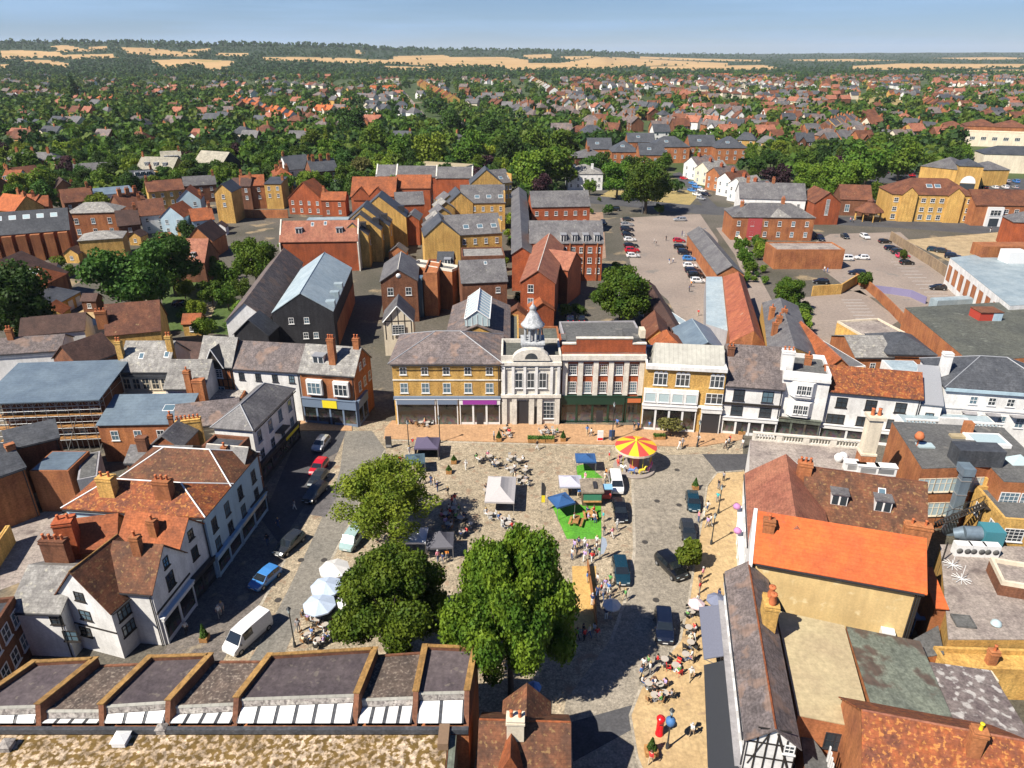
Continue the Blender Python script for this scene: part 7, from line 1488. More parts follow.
for px, py, r_, kd, l, cr in [(622,289,35,'g','big round green tree beside the red brick blocks','big'),(128,272,44,'d','huge dark garden tree beside the garage yard','big'),(168,258,34,'d','dark tree shading the pinkish tiled house','big2'),(253,256,27,'g','leafy green tree beside the orange tiled block','big'),(12,300,46,'d','black-green tree mass at the west frame edge','big2'),(648,180,32,'g','largest round tree on the verge by the main road','big'),(618,176,20,'g','smaller round tree beside the white villa','big2'),(846,174,27,'g','broad green tree behind the red gabled hall','big'),(808,176,18,'g','green tree between the white house and the red hall','big2'),(790,288,17,'g','green tree at the head of the storehouse lane','big2')]: tree(px, py, r_, kd, l, crown=cr)
for px, py, r_, kd, l in [(806,318,10,'g','narrow green tree along the rear slate range'),(741,240,9,'g','bush-like tree at the corner of the red house garden'),(748,254,11,'g','spreading garden bush beside the lane wall'),(210,288,14,'g','garden tree north of the gravel path'),(196,304,11,'y','rounded yellow-green garden shrub by the path'),(183,285,11,'y','pale garden shrub beneath the shaded tiled house'),(200,322,12,'g','garden tree nearest the cream slate house'),(156,319,11,'d','dark ivy covered tree over the brown roof'),(226,292,13,'g','garden tree against the dark barn'),(240,285,12,'g','garden tree beside the barn roof edge'),(188,228,12,'d','dark round tree before the brown tiled houses'),(512,216,9,'y','narrow yellow-green tree between yellow and red blocks'),(514,240,8,'g','narrow green tree at the side of the slate wing'),
                       (226,272,15,'g','dense garden tree between the path and the big leafy tree'),(215,262,11,'g','garden tree behind the steep dark tiled house'),(238,305,11,'g','garden tree touching the white barn gable'),(143,330,9,'g','small tree before the cream slate house'),(776,176,17,'p','copper purple tree beside the white terrace end'),(752,193,8,'y','small pale tree at the terrace foot'),(880,192,13,'g','round green tree behind the bandstand'),(895,200,8,'g','small green tree at the office corner'),(870,160,24,'g','large green tree beyond the red gabled hall'),(902,158,20,'g','large green tree at the supermarket lane'),(905,250,6,'g','shrub at the gravel yard wall'),(866,275,9,'g','shrub against the orange stepped wall'),(876,352,8,'y','bright bush behind the inn'),(26,162,14,'g','green tree before the villa with tall stacks'),(42,182,16,'g','garden tree beside the white gabled house'),(14,192,12,'g','garden tree at the frame edge'),(100,186,8,'y','bright round shrub beside the bungalow'),(233,150,9,'p','copper purple tree behind the pale roofs'),(250,150,13,'g','green tree behind the tall yellow gable'),(20,330,10,'d','dark tree at the frame edge below the black-green mass'),
                       (660,205,6,'d','dark small tree on the verge'),(540,182,12,'p','purple-brown tree beside the red brick block'),(528,168,22,'g','green tree behind the yellow gabled block'),(556,165,22,'g','green tree left of the white villa'),(510,150,20,'d','dark tree left of the villa trees'),(535,140,20,'g','bright green tree in the belt before the terraces'),(560,143,18,'g','green tree in the belt before the semi-detached rows'),(590,184,8,'g','small tree at the villa gate'),
                       (372,138,18,'g','round tree behind the orange roofed hall'),(400,146,18,'g','tall tree behind the slate wings'),(430,150,22,'y','bright broad tree over the cream flat block'),(468,146,20,'g','green tree behind the far yellow gable'),(345,175,13,'g','tree beside the white workshop'),(362,168,14,'o','autumn coloured tree before the orange roofed hall'),(385,165,13,'y','yellow-green tree before the slate wings'),(330,150,14,'g','tree above the dark terrace'),(310,140,14,'y','yellow-green tree above the dark terrace'),(280,148,12,'g','tree behind the tall orange house end'),(350,122,18,'d','dark round tree in the middle of the wood'),(490,125,18,'d','dark spreading tree in the belt'),(455,122,16,'d','dark tree before the long street')]:
    tree(px, py, r_, kd, l)
for px, py, r_ in [(408,158,5),(76,75+20,6),(118,122,6)]: tree(px, py, r_, 'd', f'dark conifer near the wood edge', shape='c')

# ================================================================ terrain beyond the town
RX = [0, 130, 190, 290, 350, 400, 520, 600, 640, 760, 870, 1024]; RY = [41.5, 42, 44, 44.5, 46, 49, 50, 51.5, 53.8, 54, 52.8, 52.2]
RD = [4300, 4300, 4300, 4500, 4800, 5200, 6000, 6500, 8500, 9500, 11000, 11000]
def terr(x, y):
    if y < 1300: return -.01
    q = 512+783*x/y; yr = float(np.interp(q, RX, RY)); D = float(np.interp(q, RX, RD)); D0 = 2000 if D < 7000 else 2700
    zr = 55+(54-yr)/863*D+1.5*math.sin(q*.11)+1.*math.sin(q*.23+1)
    s = (y-D0)/(D-D0)
    if s <= 0: return -.01
    if s > 1: return zr-(s-1)*zr*.8
    z = zr*(s**1.25)*(1+.05*math.sin(s*9+q*.013)*(1-s)*2)
    return z-.01
def hit(px, py):
    u = (px-512)/FL; v = (py-384)/FL; dy = CP-v*SP; dz = -SP-v*CP; t = 900.
    while t < 20000:
        z = HC+dz*t
        if z <= terr(u*t, dy*t): return Vector((u*t, dy*t, terr(u*t, dy*t)))
        t *= 1.012
    return None
FIELDS = [[(0,51),(16,50),(60,52),(62,57),(0,59)],[(52,46),(66,45),(95,51),(60,52)],[(118,47),(150,48),(200,54),(190,57),(130,54)],[(0,64),(14,65),(10,68),(0,68)],[(18,60),(50,60),(70,64),(66,69),(38,65)],[(150,60),(185,59),(236,61),(225,69),(208,71),(200,64),(165,69)],[(185,50),(212,48),(213,51),(190,52)],[(215,53),(250,53),(250,56),(220,56)],[(88,47),(105,46),(108,50),(92,50)],[(56,55),(112,54),(118,58),(62,59)],
          [(262,57),(300,57),(350,58),(375,59.5),(390,60),(396,56),(446,55),(448,57),(505,57),(530,60),(530,67),(440,66.5),(400,64),(345,63),(262,60)],[(354,50),(362,50),(363,54),(354,54)],[(384,66),(430,67),(425,70.5),(385,70)],[(505,63),(560,63),(600,57),(625,57.5),(660,60),(728,63),(728,66.5),(660,65.5),(600,69),(505,70)],[(524,55),(550,54),(552,58),(528,59)],[(650,66.5),(765,65),(785,69.5),(650,70.5)],[(560,56.5),(590,56),(600,57),(570,60)],
          [(852,66),(900,63.5),(1000,64),(1040,64),(1040,67),(920,69.5),(852,70)],[(960,70),(1040,69.5),(1040,72),(970,72)],[(640,56.5),(700,58.5),(760,60),(758,61.5),(690,60.5),(640,58.5)],[(790,59.5),(850,59),(900,60.5),(850,61.5),(795,61)],[(930,58),(1000,57),(1040,58.5),(980,60)]]
def inpoly(x, y, P):
    c = False; n = len(P)
    for i in range(n):
        (x0, y0), (x1, y1) = P[i], P[(i+1) % n]
        if (y0 > y) != (y1 > y) and x < (x1-x0)*(y-y0)/(y1-y0)+x0: c = not c
    return c
STRAW = M('straw_field', (.5,.33,.15), (.42,.27,.12), scale=.004, c3=(.34,.25,.09), thr=.6, s3=.006, fine=.05, var=0.)
WOODL = M('wood_floor', (.035,.06,.02), (.025,.045,.018), scale=.02, fine=.3, var=0.)
GRN = M('town_green', (.07,.1,.03), (.05,.075,.025), scale=.02, c3=(.2,.17,.1), thr=.6, s3=.03, fine=.2, var=0.)
az = np.linspace(-.98, .98, 330); ys = list(np.geomspace(1250, 9000, 210))+list(np.geomspace(9200, 26000, 40))
V = [(a*y, y, terr(a*y, y)) for y in ys for a in az]; na = len(az); F = []; MI = []
for j in range(len(ys)-1):
    for i in range(na-1):
        F.append((j*na+i, j*na+i+1, (j+1)*na+i+1, (j+1)*na+i)); yc = (ys[j]+ys[j+1])/2; xc = (az[i]+az[i+1])/2*yc; q = pix((xc, yc, terr(xc, yc)))
        MI.append(0 if any(inpoly(q[0], q[1], P_) for P_ in FIELDS) or ((q[0] < -5 or q[0] > 1029) and math.sin(xc*.004+yc*.002)*math.sin(yc*.005) > .35) else (1 if yc > 1900 else 2))
me = bpy.data.meshes.new('hills'); me.from_pydata(V, [], F)
for m_ in (STRAW, WOODL, GRN): me.materials.append(m_)
me.polygons.foreach_set('material_index', MI); me.polygons.foreach_set('use_smooth', [True]*len(F)); me.update(); o = obj('hills', me); o['kind'] = 'structure'
m = MB(); m.raw([(-300, -60, 0), (300, -60, 0), (1300, 1251, 0), (-1300, 1251, 0), (-1300, 300, 0), (1300, 300, 0)], [(0, 1, 5, 4), (4, 5, 2, 3)]); o = m.build('ground', GRN); o['kind'] = 'structure'
for nm, pts, lv in [('dry_field', [(855,98),(905,95),(902,105),(858,105)], 1),('dry_field', [(712,105),(740,106),(738,112),(714,112)], 1),('dry_field', [(860,78),(925,76),(925,79),(860,80)], 1),('dry_field', [(170,215),(215,220),(210,222),(168,218)], 1)]: sheet(nm, pts, DRY, lv)
sheet('garden_path', [(203,300),(214,290),(222,292),(214,310),(206,330),(200,330)], M('gravel_path', (.42,.33,.2), fine=.2, var=0.), 3)
sheet('garden_lawn', [(160,280),(235,275),(232,335),(165,330)], LAWN, 2)
sheet('yard_paving', [(68,318),(98,300),(108,310),(82,330)], PAVE, 3); sheet('roof_yard', [(0,530),(60,505),(72,548),(40,575),(0,590)], FELTB, 3)
sheet('long_street', [(401,92),(405,92),(428,118),(420,119)], PARK, 2); sheet('long_street', [(510,84),(514,84),(530,104),(522,104)], PARK, 2); sheet('green_edge', [(640,120),(700,116),(690,125)], LAWN, 1)

# small sheds and garden shrubs in the gaps behind the square
ri = random.Random(31); CR['b'] = (crown_mesh('crown', 140, 5, 7, 900, .5, LG, 9), 5, 7)
for k in range(60):
    px, py = ri.choice([(ri.uniform(0, 330), ri.uniform(205, 345)), (ri.uniform(360, 530), ri.uniform(190, 330))])
    p = at(px, py)
    if G.hit(p.x, p.y, 2.6): continue
    G.add(p.x, p.y, 2.4); w_ = ri.uniform(3, 5.5); a = ri.uniform(-.12, .12); tl = ri.choice([('brown tiled', TILE), ('slate roofed', SLATE), ('orange tiled', TILEO), ('dark tiled', TILED)])
    b = Bd('outbuilding', f'small {tl[1] and tl[0]} outbuilding in the yards behind the square', 'outbuilding', (p.x, p.y), (p.x+w_*math.cos(a), p.y+w_*math.sin(a)), 2.8, D=ri.uniform(3, 4.5), roof=ri.choice(['gable', 'front']), pitch=36, wall=ri.choice([BRICKO, BRICKB, WHITE, BRICKY]), rm=tl[1], world=True, group='sheds behind the square'); b.win('F', 1., 1, .9, 1.1)
n = 0
for k in range(900):
    px, py = ri.choice([(ri.uniform(0, 330), ri.uniform(200, 340)), (ri.uniform(120, 260), ri.uniform(270, 335)), (ri.uniform(742, 766), ri.uniform(232, 285)), (ri.uniform(786, 808), ri.uniform(295, 345)), (ri.uniform(500, 620), ri.uniform(195, 320))])
    p = at(px, py); R = ri.uniform(.9, 2.4)
    if n >= 75 or G.hit(p.x, p.y, R*.7+.3): continue
    n += 1; o = tree(w=p, R=R, kind=ri.choice('ggdy'), crown='b', group='garden shrubs', name='shrub', label=''); o['category'] = 'shrub'; o['label'] = f"{o['lk']} garden shrub " + ('in the old town gardens' if px < 340 else 'beside the lanes by the car parks' if px > 700 else 'near the brick apartment blocks')
NT[0] -= n
# ================================================================ houses out to the edge of the town
def proto(tp, windows=True):
    r = thing('house', 'x', 'house'); w, D, h = {'gable': (9, 8, 5), 'hip': (9, 9, 5), 'cross': (9, 8, 5), 'terr': (6, 9, 5.4)}[tp]
    wb, rb = MB(), MB(); t = .2; rh = D/2*.85; x0 = -w/2; y0 = -D/2
    if tp == 'hip':
        wb.box(x0, y0, 0, -x0, -y0, h); o = .4; T = [(x0-o, y0-o, h), (-x0+o, y0-o, h), (-x0+o, -y0+o, h), (x0-o, -y0+o, h), (-w*.18, 0, h+rh*.85), (w*.18, 0, h+rh*.85)]; rb.raw(T, [(0, 1, 5, 4), (1, 2, 5), (2, 3, 4, 5), (3, 0, 4), (3, 2, 1, 0)])
    else:
        pr = [(x0, y0, 0), (x0, -y0, 0), (x0, -y0, h), (x0, 0, h+rh), (x0, y0, h)]; wb.raw(pr+[(-q[0], q[1], q[2]) for q in pr], [(0, 1, 2, 3, 4), (9, 8, 7, 6, 5), (0, 4, 9, 5), (1, 6, 7, 2)])
        o = .35; cs = [(y0-o, h-o*.85), (0, h+rh), (-y0+o, h-o*.85), (-y0+o, h-o*.85+t), (0, h+rh+t), (y0-o, h-o*.85+t)]; e = .3 if tp != 'terr' else 0
        rb.raw([(x0-e, a, b) for a, b in cs]+[(-x0+e, a, b) for a, b in cs], [(5, 4, 1, 0), (4, 3, 2, 1), (6, 7, 10, 11), (7, 8, 9, 10)]+[(k, (k+1) % 6, 6+(k+1) % 6, 6+k) for k in range(6)])
        if tp == 'cross':
            wb.raw([(-3.9, y0-1.6, 0), (-.3, y0-1.6, 0), (-.3, y0-1.6, h), (-2.1, y0-1.6, h+1.9), (-3.9, y0-1.6, h), (-3.9, y0, 0), (-.3, y0, 0), (-.3, y0, h), (-3.9, y0, h)], [(0, 1, 2, 3, 4), (5, 0, 4, 8), (1, 6, 7, 2)])
            rb.raw([(-4.2, y0-1.9, h-.2), (-2.1, y0-1.9, h+2.15), (0, y0-1.9, h-.2), (-2.1, -.6, h+2.15), (-4.2, y0+.2, h), (0, y0+.2, h)], [(0, 1, 3, 4), (1, 2, 5, 3)])
    wb.build('wall', WHITE, r); ro = rb.build('roof', TILE, r)
    cb = MB(); cx = w/2-.5 if tp in ('terr', 'gable') else 1.2; cb.box(cx-.45, -.4, h+rh*.5, cx+.45, .4, h+rh+1.2); cb.lathe([(.15, h+rh+1.2), (.12, h+rh+1.6)], (cx, 0, 0), 6, 1); cb.build('chimney', [BRICKO, POT], ro)
    if windows:
        for wx in ((-w*.28, w*.28)):
            for wz in (.9, 3.2): yy = y0-(1.6 if tp == 'cross' and wx < 0 else 0); o = obj('window', MB().box(-.6, -.08, 0, .6, 0, 1.25).mesh('window', WPAINT), r, (wx, yy, wz)); MB().box(-.48, -.1, .12, .48, -.085, 1.12).build('pane', GLASS, o)
    TH.remove(r); return r
PR = {(t, w_): proto(t, w_) for t in ('gable', 'hip', 'cross', 'terr') for w_ in (True, False)}
def subtree(o): return [o]+[x for c in o.children for x in subtree(c)]
rh_ = random.Random(9)
WN = {'white': WHITE, 'cream': CREAM, 'yellow brick': BRICKY, 'orange brick': BRICKO, 'brown brick': BRICKB}; FARO = M('tile_far_orange', (.46,.13,.04), (.36,.1,.035), lines='z', lw=.2); RN = {'brown tiled': TILE, 'orange tiled': FARO, 'grey slate': SLATE, 'dark slate': SLATED, 'pinkish tiled': TILEP, 'dull brown': SLATEB}
HS = []   # (x, y, rz, type, wall, roof, scale)
def hrow(x1, y1, x2, y2, n, tp='gable', walls=('white', 'cream', 'orange brick'), roofs=('brown tiled', 'dull brown'), face=None, s=1., two=False):
    A_, B_ = at(x1, y1), at(x2, y2); d = B_-A_; ang = math.atan2(d.y, d.x)
    if tp == 'terr': s = d.length/n/6.; s = min(max(s, .75), 1.5)
    for k in range(n):
        c = A_.lerp(B_, (k+.5)/n); rz = ang if face is None else face
        if math.cos(rz) < 0: rz += math.pi
        HS.append((c.x+(0 if tp == 'terr' else rh_.uniform(-1.5, 1.5)), c.y+(0 if tp == 'terr' else rh_.uniform(-2, 2)), rz+(0 if tp == 'terr' else rh_.uniform(-.08, .08)), tp, rh_.choice(walls), rh_.choice(roofs), s*(1 if tp == 'terr' else rh_.uniform(1.1, 1.4))))
OR_ = ('orange tiled',); BR = ('brown tiled', 'dull brown', 'pinkish tiled'); GR = ('grey slate', 'dark slate'); WH = ('white', 'cream'); OB = ('orange brick', 'yellow brick', 'brown brick'); PK = ('pinkish tiled', 'brown tiled', 'orange tiled')
hrow(234,102,262,112,5,'cross',WH,OR_); hrow(262,114,300,125,5,'cross',WH,OR_); hrow(240,110,262,119,3,'gable',OB,BR); hrow(300,122,330,130,4,'hip',OB,BR); hrow(320,117,352,119,4,'cross',WH,OR_); hrow(322,126,345,135,3,'gable',OB,BR); hrow(322,104,345,106,4,'gable',OB,GR); hrow(345,108,360,108,2,'gable',OB,BR)
hrow(372,84,400,80,5,'hip',WH,BR); hrow(370,92,396,92,4,'cross',WH,OR_); hrow(372,98,396,99,4,'hip',WH,GR); hrow(380,106,402,106,3,'hip',WH,GR); hrow(420,85,456,106,14,'terr',OB,('brown tiled','orange tiled')); hrow(430,83,445,86,3,'hip',WH,BR); hrow(398,112,425,112,4,'hip',WH,GR); hrow(400,119,432,122,5,'hip',WH,GR); hrow(372,114,390,116,3,'cross',WH,GR); hrow(490,108,512,112,3,'gable',OB,BR)
hrow(525,77,556,97,16,'terr',OB+WH,('brown tiled',)); hrow(505,110,530,120,5,'hip',WH,GR); hrow(556,98,580,102,4,'gable',WH,GR); hrow(580,103,606,106,5,'cross',WH,GR); hrow(548,104,575,110,5,'gable',WH,BR); hrow(606,104,640,108,5,'hip',WH,OR_+GR); hrow(580,110,612,116,5,'cross',WH,BR)
hrow(515,112,560,116,6,'hip',OB+WH,('dull brown',)); hrow(530,122,560,125,4,'hip',OB,('dull brown',)); hrow(560,118,610,126,8,'hip',OB+WH,('dull brown',)); hrow(612,124,640,132,4,'gable',OB,('dull brown',)); hrow(590,137,625,139,4,'gable',OB,BR); hrow(640,112,672,114,4,'gable',WH,GR); hrow(625,114,655,121,5,'cross',OB,GR+BR); hrow(655,120,680,124,4,'hip',WH,GR); hrow(684,116,722,122,6,'cross',WH,BR); hrow(675,128,712,130,5,'cross',WH,BR); hrow(725,122,760,132,6,'gable',WH,BR+GR); hrow(712,134,760,136,6,'cross',WH,GR)
hrow(600,78,640,84,6,'gable',OB,PK); hrow(628,76,668,76,7,'gable',OB,PK); hrow(636,87,668,90,5,'hip',WH,OR_); hrow(600,90,632,89,4,'gable',WH,('grey slate',)); hrow(664,84,700,86,5,'gable',WH,BR); hrow(688,77,735,78,8,'gable',OB,PK); hrow(690,93,706,93,3,'gable',WH,GR); hrow(706,88,740,96,7,'cross',WH,BR); hrow(730,82,770,86,7,'gable',WH,PK); hrow(745,78,768,79,3,'gable',OB,PK); hrow(715,96,750,100,6,'hip',WH,BR); hrow(740,88,775,92,6,'cross',WH,GR)
hrow(775,86,815,90,7,'gable',WH,BR); hrow(780,97,822,99,8,'gable',OB+WH,GR); hrow(757,98,780,102,4,'hip',WH,GR); hrow(790,106,824,108,6,'gable',WH,BR); hrow(755,105,785,108,5,'cross',WH,BR); hrow(828,104,852,104,4,'gable',OB,BR); hrow(840,78,880,80,5,'gable',OB,BR); hrow(872,87,905,90,5,'hip',WH,GR); hrow(862,84,880,90,3,'gable',OB,OR_); hrow(905,76,1000,80,14,'gable',WH,GR); hrow(930,86,1000,88,10,'cross',WH,BR); hrow(925,94,960,100,6,'cross',WH,PK); hrow(920,104,945,112,5,'cross',OB,PK); hrow(930,116,950,124,4,'gable',OB,PK); hrow(740,150,780,152,4,'hip',OB,GR); hrow(782,128,800,128,2,'gable',OB,GR); hrow(806,126,822,126,2,'gable',WH,GR); hrow(800,142,822,140,5,'terr',OB,('grey slate',)); hrow(822,138,850,128,9,'terr',OB,('grey slate','dull brown')); hrow(846,134,860,134,2,'hip',OB,GR); hrow(796,152,818,152,2,'cross',OB,GR); hrow(822,150,852,148,3,'gable',OB,GR); hrow(905,134,930,136,3,'gable',('yellow brick',),('dark slate',))
hrow(14,98,40,99,5,'cross',WH,BR); hrow(40,99,70,103,4,'gable',WH,BR); hrow(76,104,110,108,5,'gable',OB,PK); hrow(98,104,118,105,2,'hip',OB,OR_); hrow(20,130,46,134,3,'gable',WH,GR); hrow(58,130,86,132,3,'gable',WH,GR); hrow(30,76,56,80,3,'hip',OB,GR); hrow(84,82,120,84,4,'gable',OB,GR); hrow(140,76,170,80,4,'cross',OB,BR); hrow(150,92,180,95,4,'cross',OB,BR); hrow(205,76,245,80,6,'hip',WH,GR); hrow(212,86,250,88,5,'gable',WH,GR+BR); hrow(238,96,256,98,3,'cross',WH,BR); hrow(200,118,232,118,4,'gable',OB,BR+OR_); hrow(198,126,240,127,4,'gable',OB,('dark slate',)); hrow(128,99,150,100,3,'hip',OB,BR); hrow(256,84,300,87,5,'hip',WH,GR); hrow(300,88,335,90,5,'hip',WH,BR); hrow(245,76,270,76,3,'gable',WH,BR)
hrow(470,82,508,86,5,'cross',WH,BR); hrow(450,104,500,104,4,'hip',WH,GR); hrow(60,118,100,120,3,'gable',OB,BR); hrow(0,200,16,206,2,'gable',OB,OR_); hrow(0,222,40,228,0 or 1,'gable',OB,OR_); hrow(960,150,1000,140,0 or 1,'hip',OB,BR)
hrow(440,134,470,136,2,'hip',WH,GR); hrow(448,151,472,148,2,'hip',OB,GR)
# scattered houses between the rows
for (x0, y0, x1, y1, n) in [(560,76,1024,100,220),(560,75,1024,84,130),(0,76,560,100,60),(240,84,560,118,40),(560,98,830,130,80),(740,112,940,150,60),(930,98,1040,126,40),(560,128,760,142,20),(0,96,235,150,28),(235,120,420,150,16)]:
    for _ in range(n):
        p = at(rh_.uniform(x0, x1), y0+(y1-y0)*rh_.random()**.8); rz = .3*math.sin(p.x*.004)+.25*math.cos(p.y*.003)
        HS.append((p.x, p.y, rz, rh_.choice(['gable', 'hip', 'cross']), rh_.choice(['cream', 'yellow brick', 'orange brick', 'brown brick', 'white', 'orange brick']), rh_.choice(['brown tiled','dull brown','grey slate','pinkish tiled','dull brown','brown tiled','dark slate']), rh_.uniform(1.1, 1.6)))
acc = []
for h_ in HS:
    if h_[1] > 2000: continue
    rr = (2. if h_[3] == 'terr' else 4.2)*h_[6]
    if G.hit(h_[0], h_[1], rr*.8): continue
    G.add(h_[0], h_[1], rr); acc.append(h_)
    if h_[1] < 1300: G.add(h_[0]*.985, h_[1]*.985, 5)
acc.sort(key=lambda q: math.hypot(q[0], q[1])-(80 if q[3] == 'terr' else 0))
NEARH = 205
def zone(px, py):
    for x0, y0, x1, y1, l in ZN:
        if x0 <= px < x1 and y0 <= py < y1: return l
    return 'at the edge of the town'
ZN = [(0,0,250,88,'below the western fields'),(250,0,400,88,'below the middle fields'),(400,0,560,90,'around the long street'),(560,0,760,90,'below the wide straw field'),(760,0,900,92,'below the eastern woods'),(900,0,1030,100,'in the far eastern estate'),
      (0,88,130,125,'in the western wood'),(130,88,240,125,'between wood and orange roofs'),(240,88,370,135,'around the orange roofed row'),(370,88,510,128,'beside the long street'),(510,90,650,140,'in the semi-detached rows'),(650,88,760,140,'above the dark slate block'),(760,90,870,160,'around the east playing field'),(870,90,1030,170,'behind the supermarket'),
      (0,125,120,240,'in the gardens before the western wood'),(120,125,260,200,'behind the old terrace'),(260,125,400,200,'behind the orange roofed hall'),(400,125,560,200,'behind the yellow brick blocks'),(560,140,760,215,'around the white villa'),(760,140,900,215,'behind the bandstand'),(0,200,300,420,'in the old town gardens')]
for i, (x, y, rz, tp, wl, rf, s) in enumerate(acc[:NEARH]):
    d = math.hypot(x, y); pr = PR[(tp, d < 620)]
    c = copytree(pr, (x, y, 0), rz, None, scale=(s, s*rh_.uniform(.9, 1.1), rh_.uniform(.95, 1.15)*min(s, 1.2)), mats={'white_render': WN[wl], 'tile_brown': RN[rf]})
    pass
    q = pix((x, y, 3)); c['category'] = 'house'; c['group'] = 'houses out in the town'
    c['label'] = f"{rf} {wl} { {'terr': 'terrace house', 'gable': 'house', 'hip': 'hipped house', 'cross': 'gabled house'}[tp]} {zone(*q)}"; c.name = 'house'
def merge(name, items, mats_of):
    V = []; F = []; MI = []; mats = []; 
    for (pr, mat4, sw) in items:
        for o in subtree(pr):
            if o.type != 'MESH': continue
            me = o.data; T = mat4; p = o
            loc = Matrix.Identity(4)
            while p is not pr: loc = p.matrix_basis@loc; p = p.parent
            T = mat4@loc; b = len(V); V += [tuple(T@v.co) for v in me.vertices]
            for f in me.polygons:
                mm = me.materials[f.material_index]; mm = sw.get(mm.name, mm)
                if mm not in mats: mats.append(mm)
                F.append(tuple(b+k for k in f.vertices)); MI.append(mats.index(mm))
    me = bpy.data.meshes.new(name); me.from_pydata(V, [], F)
    for mm in mats: me.materials.append(mm)
    me.polygons.foreach_set('material_index', MI); me.update(); return obj(name, me)
items = [(PR[(tp, False)], Matrix.Translation((x, y, 0))@Matrix.Rotation(rz, 4, 'Z')@Matrix.Diagonal((s, s, min(s, 1.2), 1)), {'white_render': WN[wl], 'tile_brown': RN[rf]}) for (x, y, rz, tp, wl, rf, s) in acc[NEARH:]]
if items: o = merge('distant_houses', items, None); o['kind'] = 'stuff'; o['label'] = 'small houses of the farthest estates below the fields'
for pr in PR.values():
    for o in subtree(pr): bpy.data.objects.remove(o)
print('houses', len(acc), 'things', len(TH))

# ================================================================ trees filling the town and the woods
AREA = [(0,88,235,200,4.2,''),(250,132,560,200,3.6,''),(235,80,560,132,2.,''),(560,80,780,112,1.1,''),(600,108,760,122,2.,''),(560,122,780,142,.4,''),(780,78,1024,112,1.4,''),(740,112,960,180,3.2,''),(560,142,760,215,.6,''),(0,200,120,240,.3,''),(0,72,1024,79,5,''),(0,78,235,90,3,''),(960,90,1100,135,3,''),(500,125,600,185,5,'')]
cand = []
for _ in range(26000):
    px = rt.uniform(-20, 1045); py = 72+rt.random()**1.25*150
    if py > 200 and px > 130: continue
    dn = 0
    for a in AREA:
        if a[0] <= px <= a[2]+(25 if a[2] == 1024 else 0) and a[1] <= py <= a[3]: dn = max(dn, a[4]/5)
    if dn == 0 or rt.random() > dn: continue
    if 560 < px < 830 and py > 150 and rt.random() < .8: continue
    p = at(px, py)
    if p.y > 2300: continue
    R = rt.uniform(2.8, 6.) if p.y < 700 else rt.uniform(3, 6)
    if G.hit(p.x, p.y, R*.55): continue
    G.add(p.x, p.y, R*.62); cand.append((p, R, rt.choice('gggddyd') if rt.random() > .03 else 'p'))
cand.sort(key=lambda q: q[0].y/q[1])
for p, R, kd in cand[:300-NT[0]]:
    q = pix((p.x, p.y, 4)); sh = 'c' if rt.random() < .05 else ('m' if p.y < 450 else 's')
    if sh == 'c': R *= .5
    tree(w=p, R=R, kind=kd, shape=sh, label=f"{LK[kd][1]} {'conifer' if sh == 'c' else 'tree'} {zone(*q)}", group='trees of the town', name='tree' if sh != 'c' else 'conifer')
print('tree candidates', len(cand))
def clumps(name, pts, seed, k, mt, label):
    """many far crowns as one mass: k leaf clumps each"""
    r = np.random.default_rng(seed); n = len(pts); P = np.array([(p.x, p.y, p.z) for p, R in pts]); RR = np.array([R for p, R in pts])
    P = np.repeat(P, k, 0); Rk = np.repeat(RR, k); m_ = n*k
    u = r.normal(size=(m_, 3)); u[:, 2] = np.abs(u[:, 2])*1.1-.25; u /= np.linalg.norm(u, axis=1)[:, None]
    lob = np.repeat(r.normal(size=(n*4, 3))*.28, k//4, 0)*Rk[:, None]; c = P+u*Rk[:, None]*(.6+.25*r.random(m_))[:, None]+lob+np.array([0, 0, 1.])*Rk[:, None]*.95
    c[:, 2] = np.maximum(c[:, 2], P[:, 2]+.4)
    nr = u+.5*r.normal(size=(m_, 3)); nr /= np.linalg.norm(nr, axis=1)[:, None]; e = np.cross(nr, r.normal(size=(m_, 3))); e /= np.linalg.norm(e, axis=1)[:, None]; f = np.cross(nr, e)
    s = (Rk*2.2/math.sqrt(k)*(.7+.6*r.random(m_)))[:, None]; e *= s; f *= s*.8
    V = np.stack([c-e-f*.6, c+e*.3-f, c+e+f*.5, c-e*.4+f], 1).reshape(-1, 3)
    me = bpy.data.meshes.new(name); me.vertices.add(4*m_); me.vertices.foreach_set('co', V.astype(np.float32).ravel()); me.loops.add(4*m_); me.loops.foreach_set('vertex_index', np.arange(4*m_, dtype=np.int32)); me.polygons.add(m_)
    me.polygons.foreach_set('loop_start', np.arange(0, 4*m_, 4, dtype=np.int32)); me.polygons.foreach_set('loop_total', np.full(m_, 4, dtype=np.int32))
    for q in mt: me.materials.append(q)
    me.polygons.foreach_set('material_index', np.repeat(r.integers(0, len(mt), n), k).astype(np.int32)); me.update(); o = obj(name, me); o['kind'] = 'stuff'; o['label'] = label; return o
DM = [leafmat('far_leaf_a', (.055,.12,.012), (.11,.18,.02)), leafmat('far_leaf_b', (.025,.06,.012), (.045,.09,.018)), leafmat('far_leaf_c', (.1,.15,.018), (.14,.18,.025))]; WM_ = [leafmat('wood_leaf', (.025,.06,.02), (.035,.08,.025), .15)]
clumps('distant_trees', [(p, R) for p, R, kd in cand[300-NT[0]+0:]] if False else [(p, R) for p, R, kd in cand if (p.y/R) > 0][max(0, 300-65):], 5, 48, DM, 'far trees massed between the houses and toward the fields')
pts = []
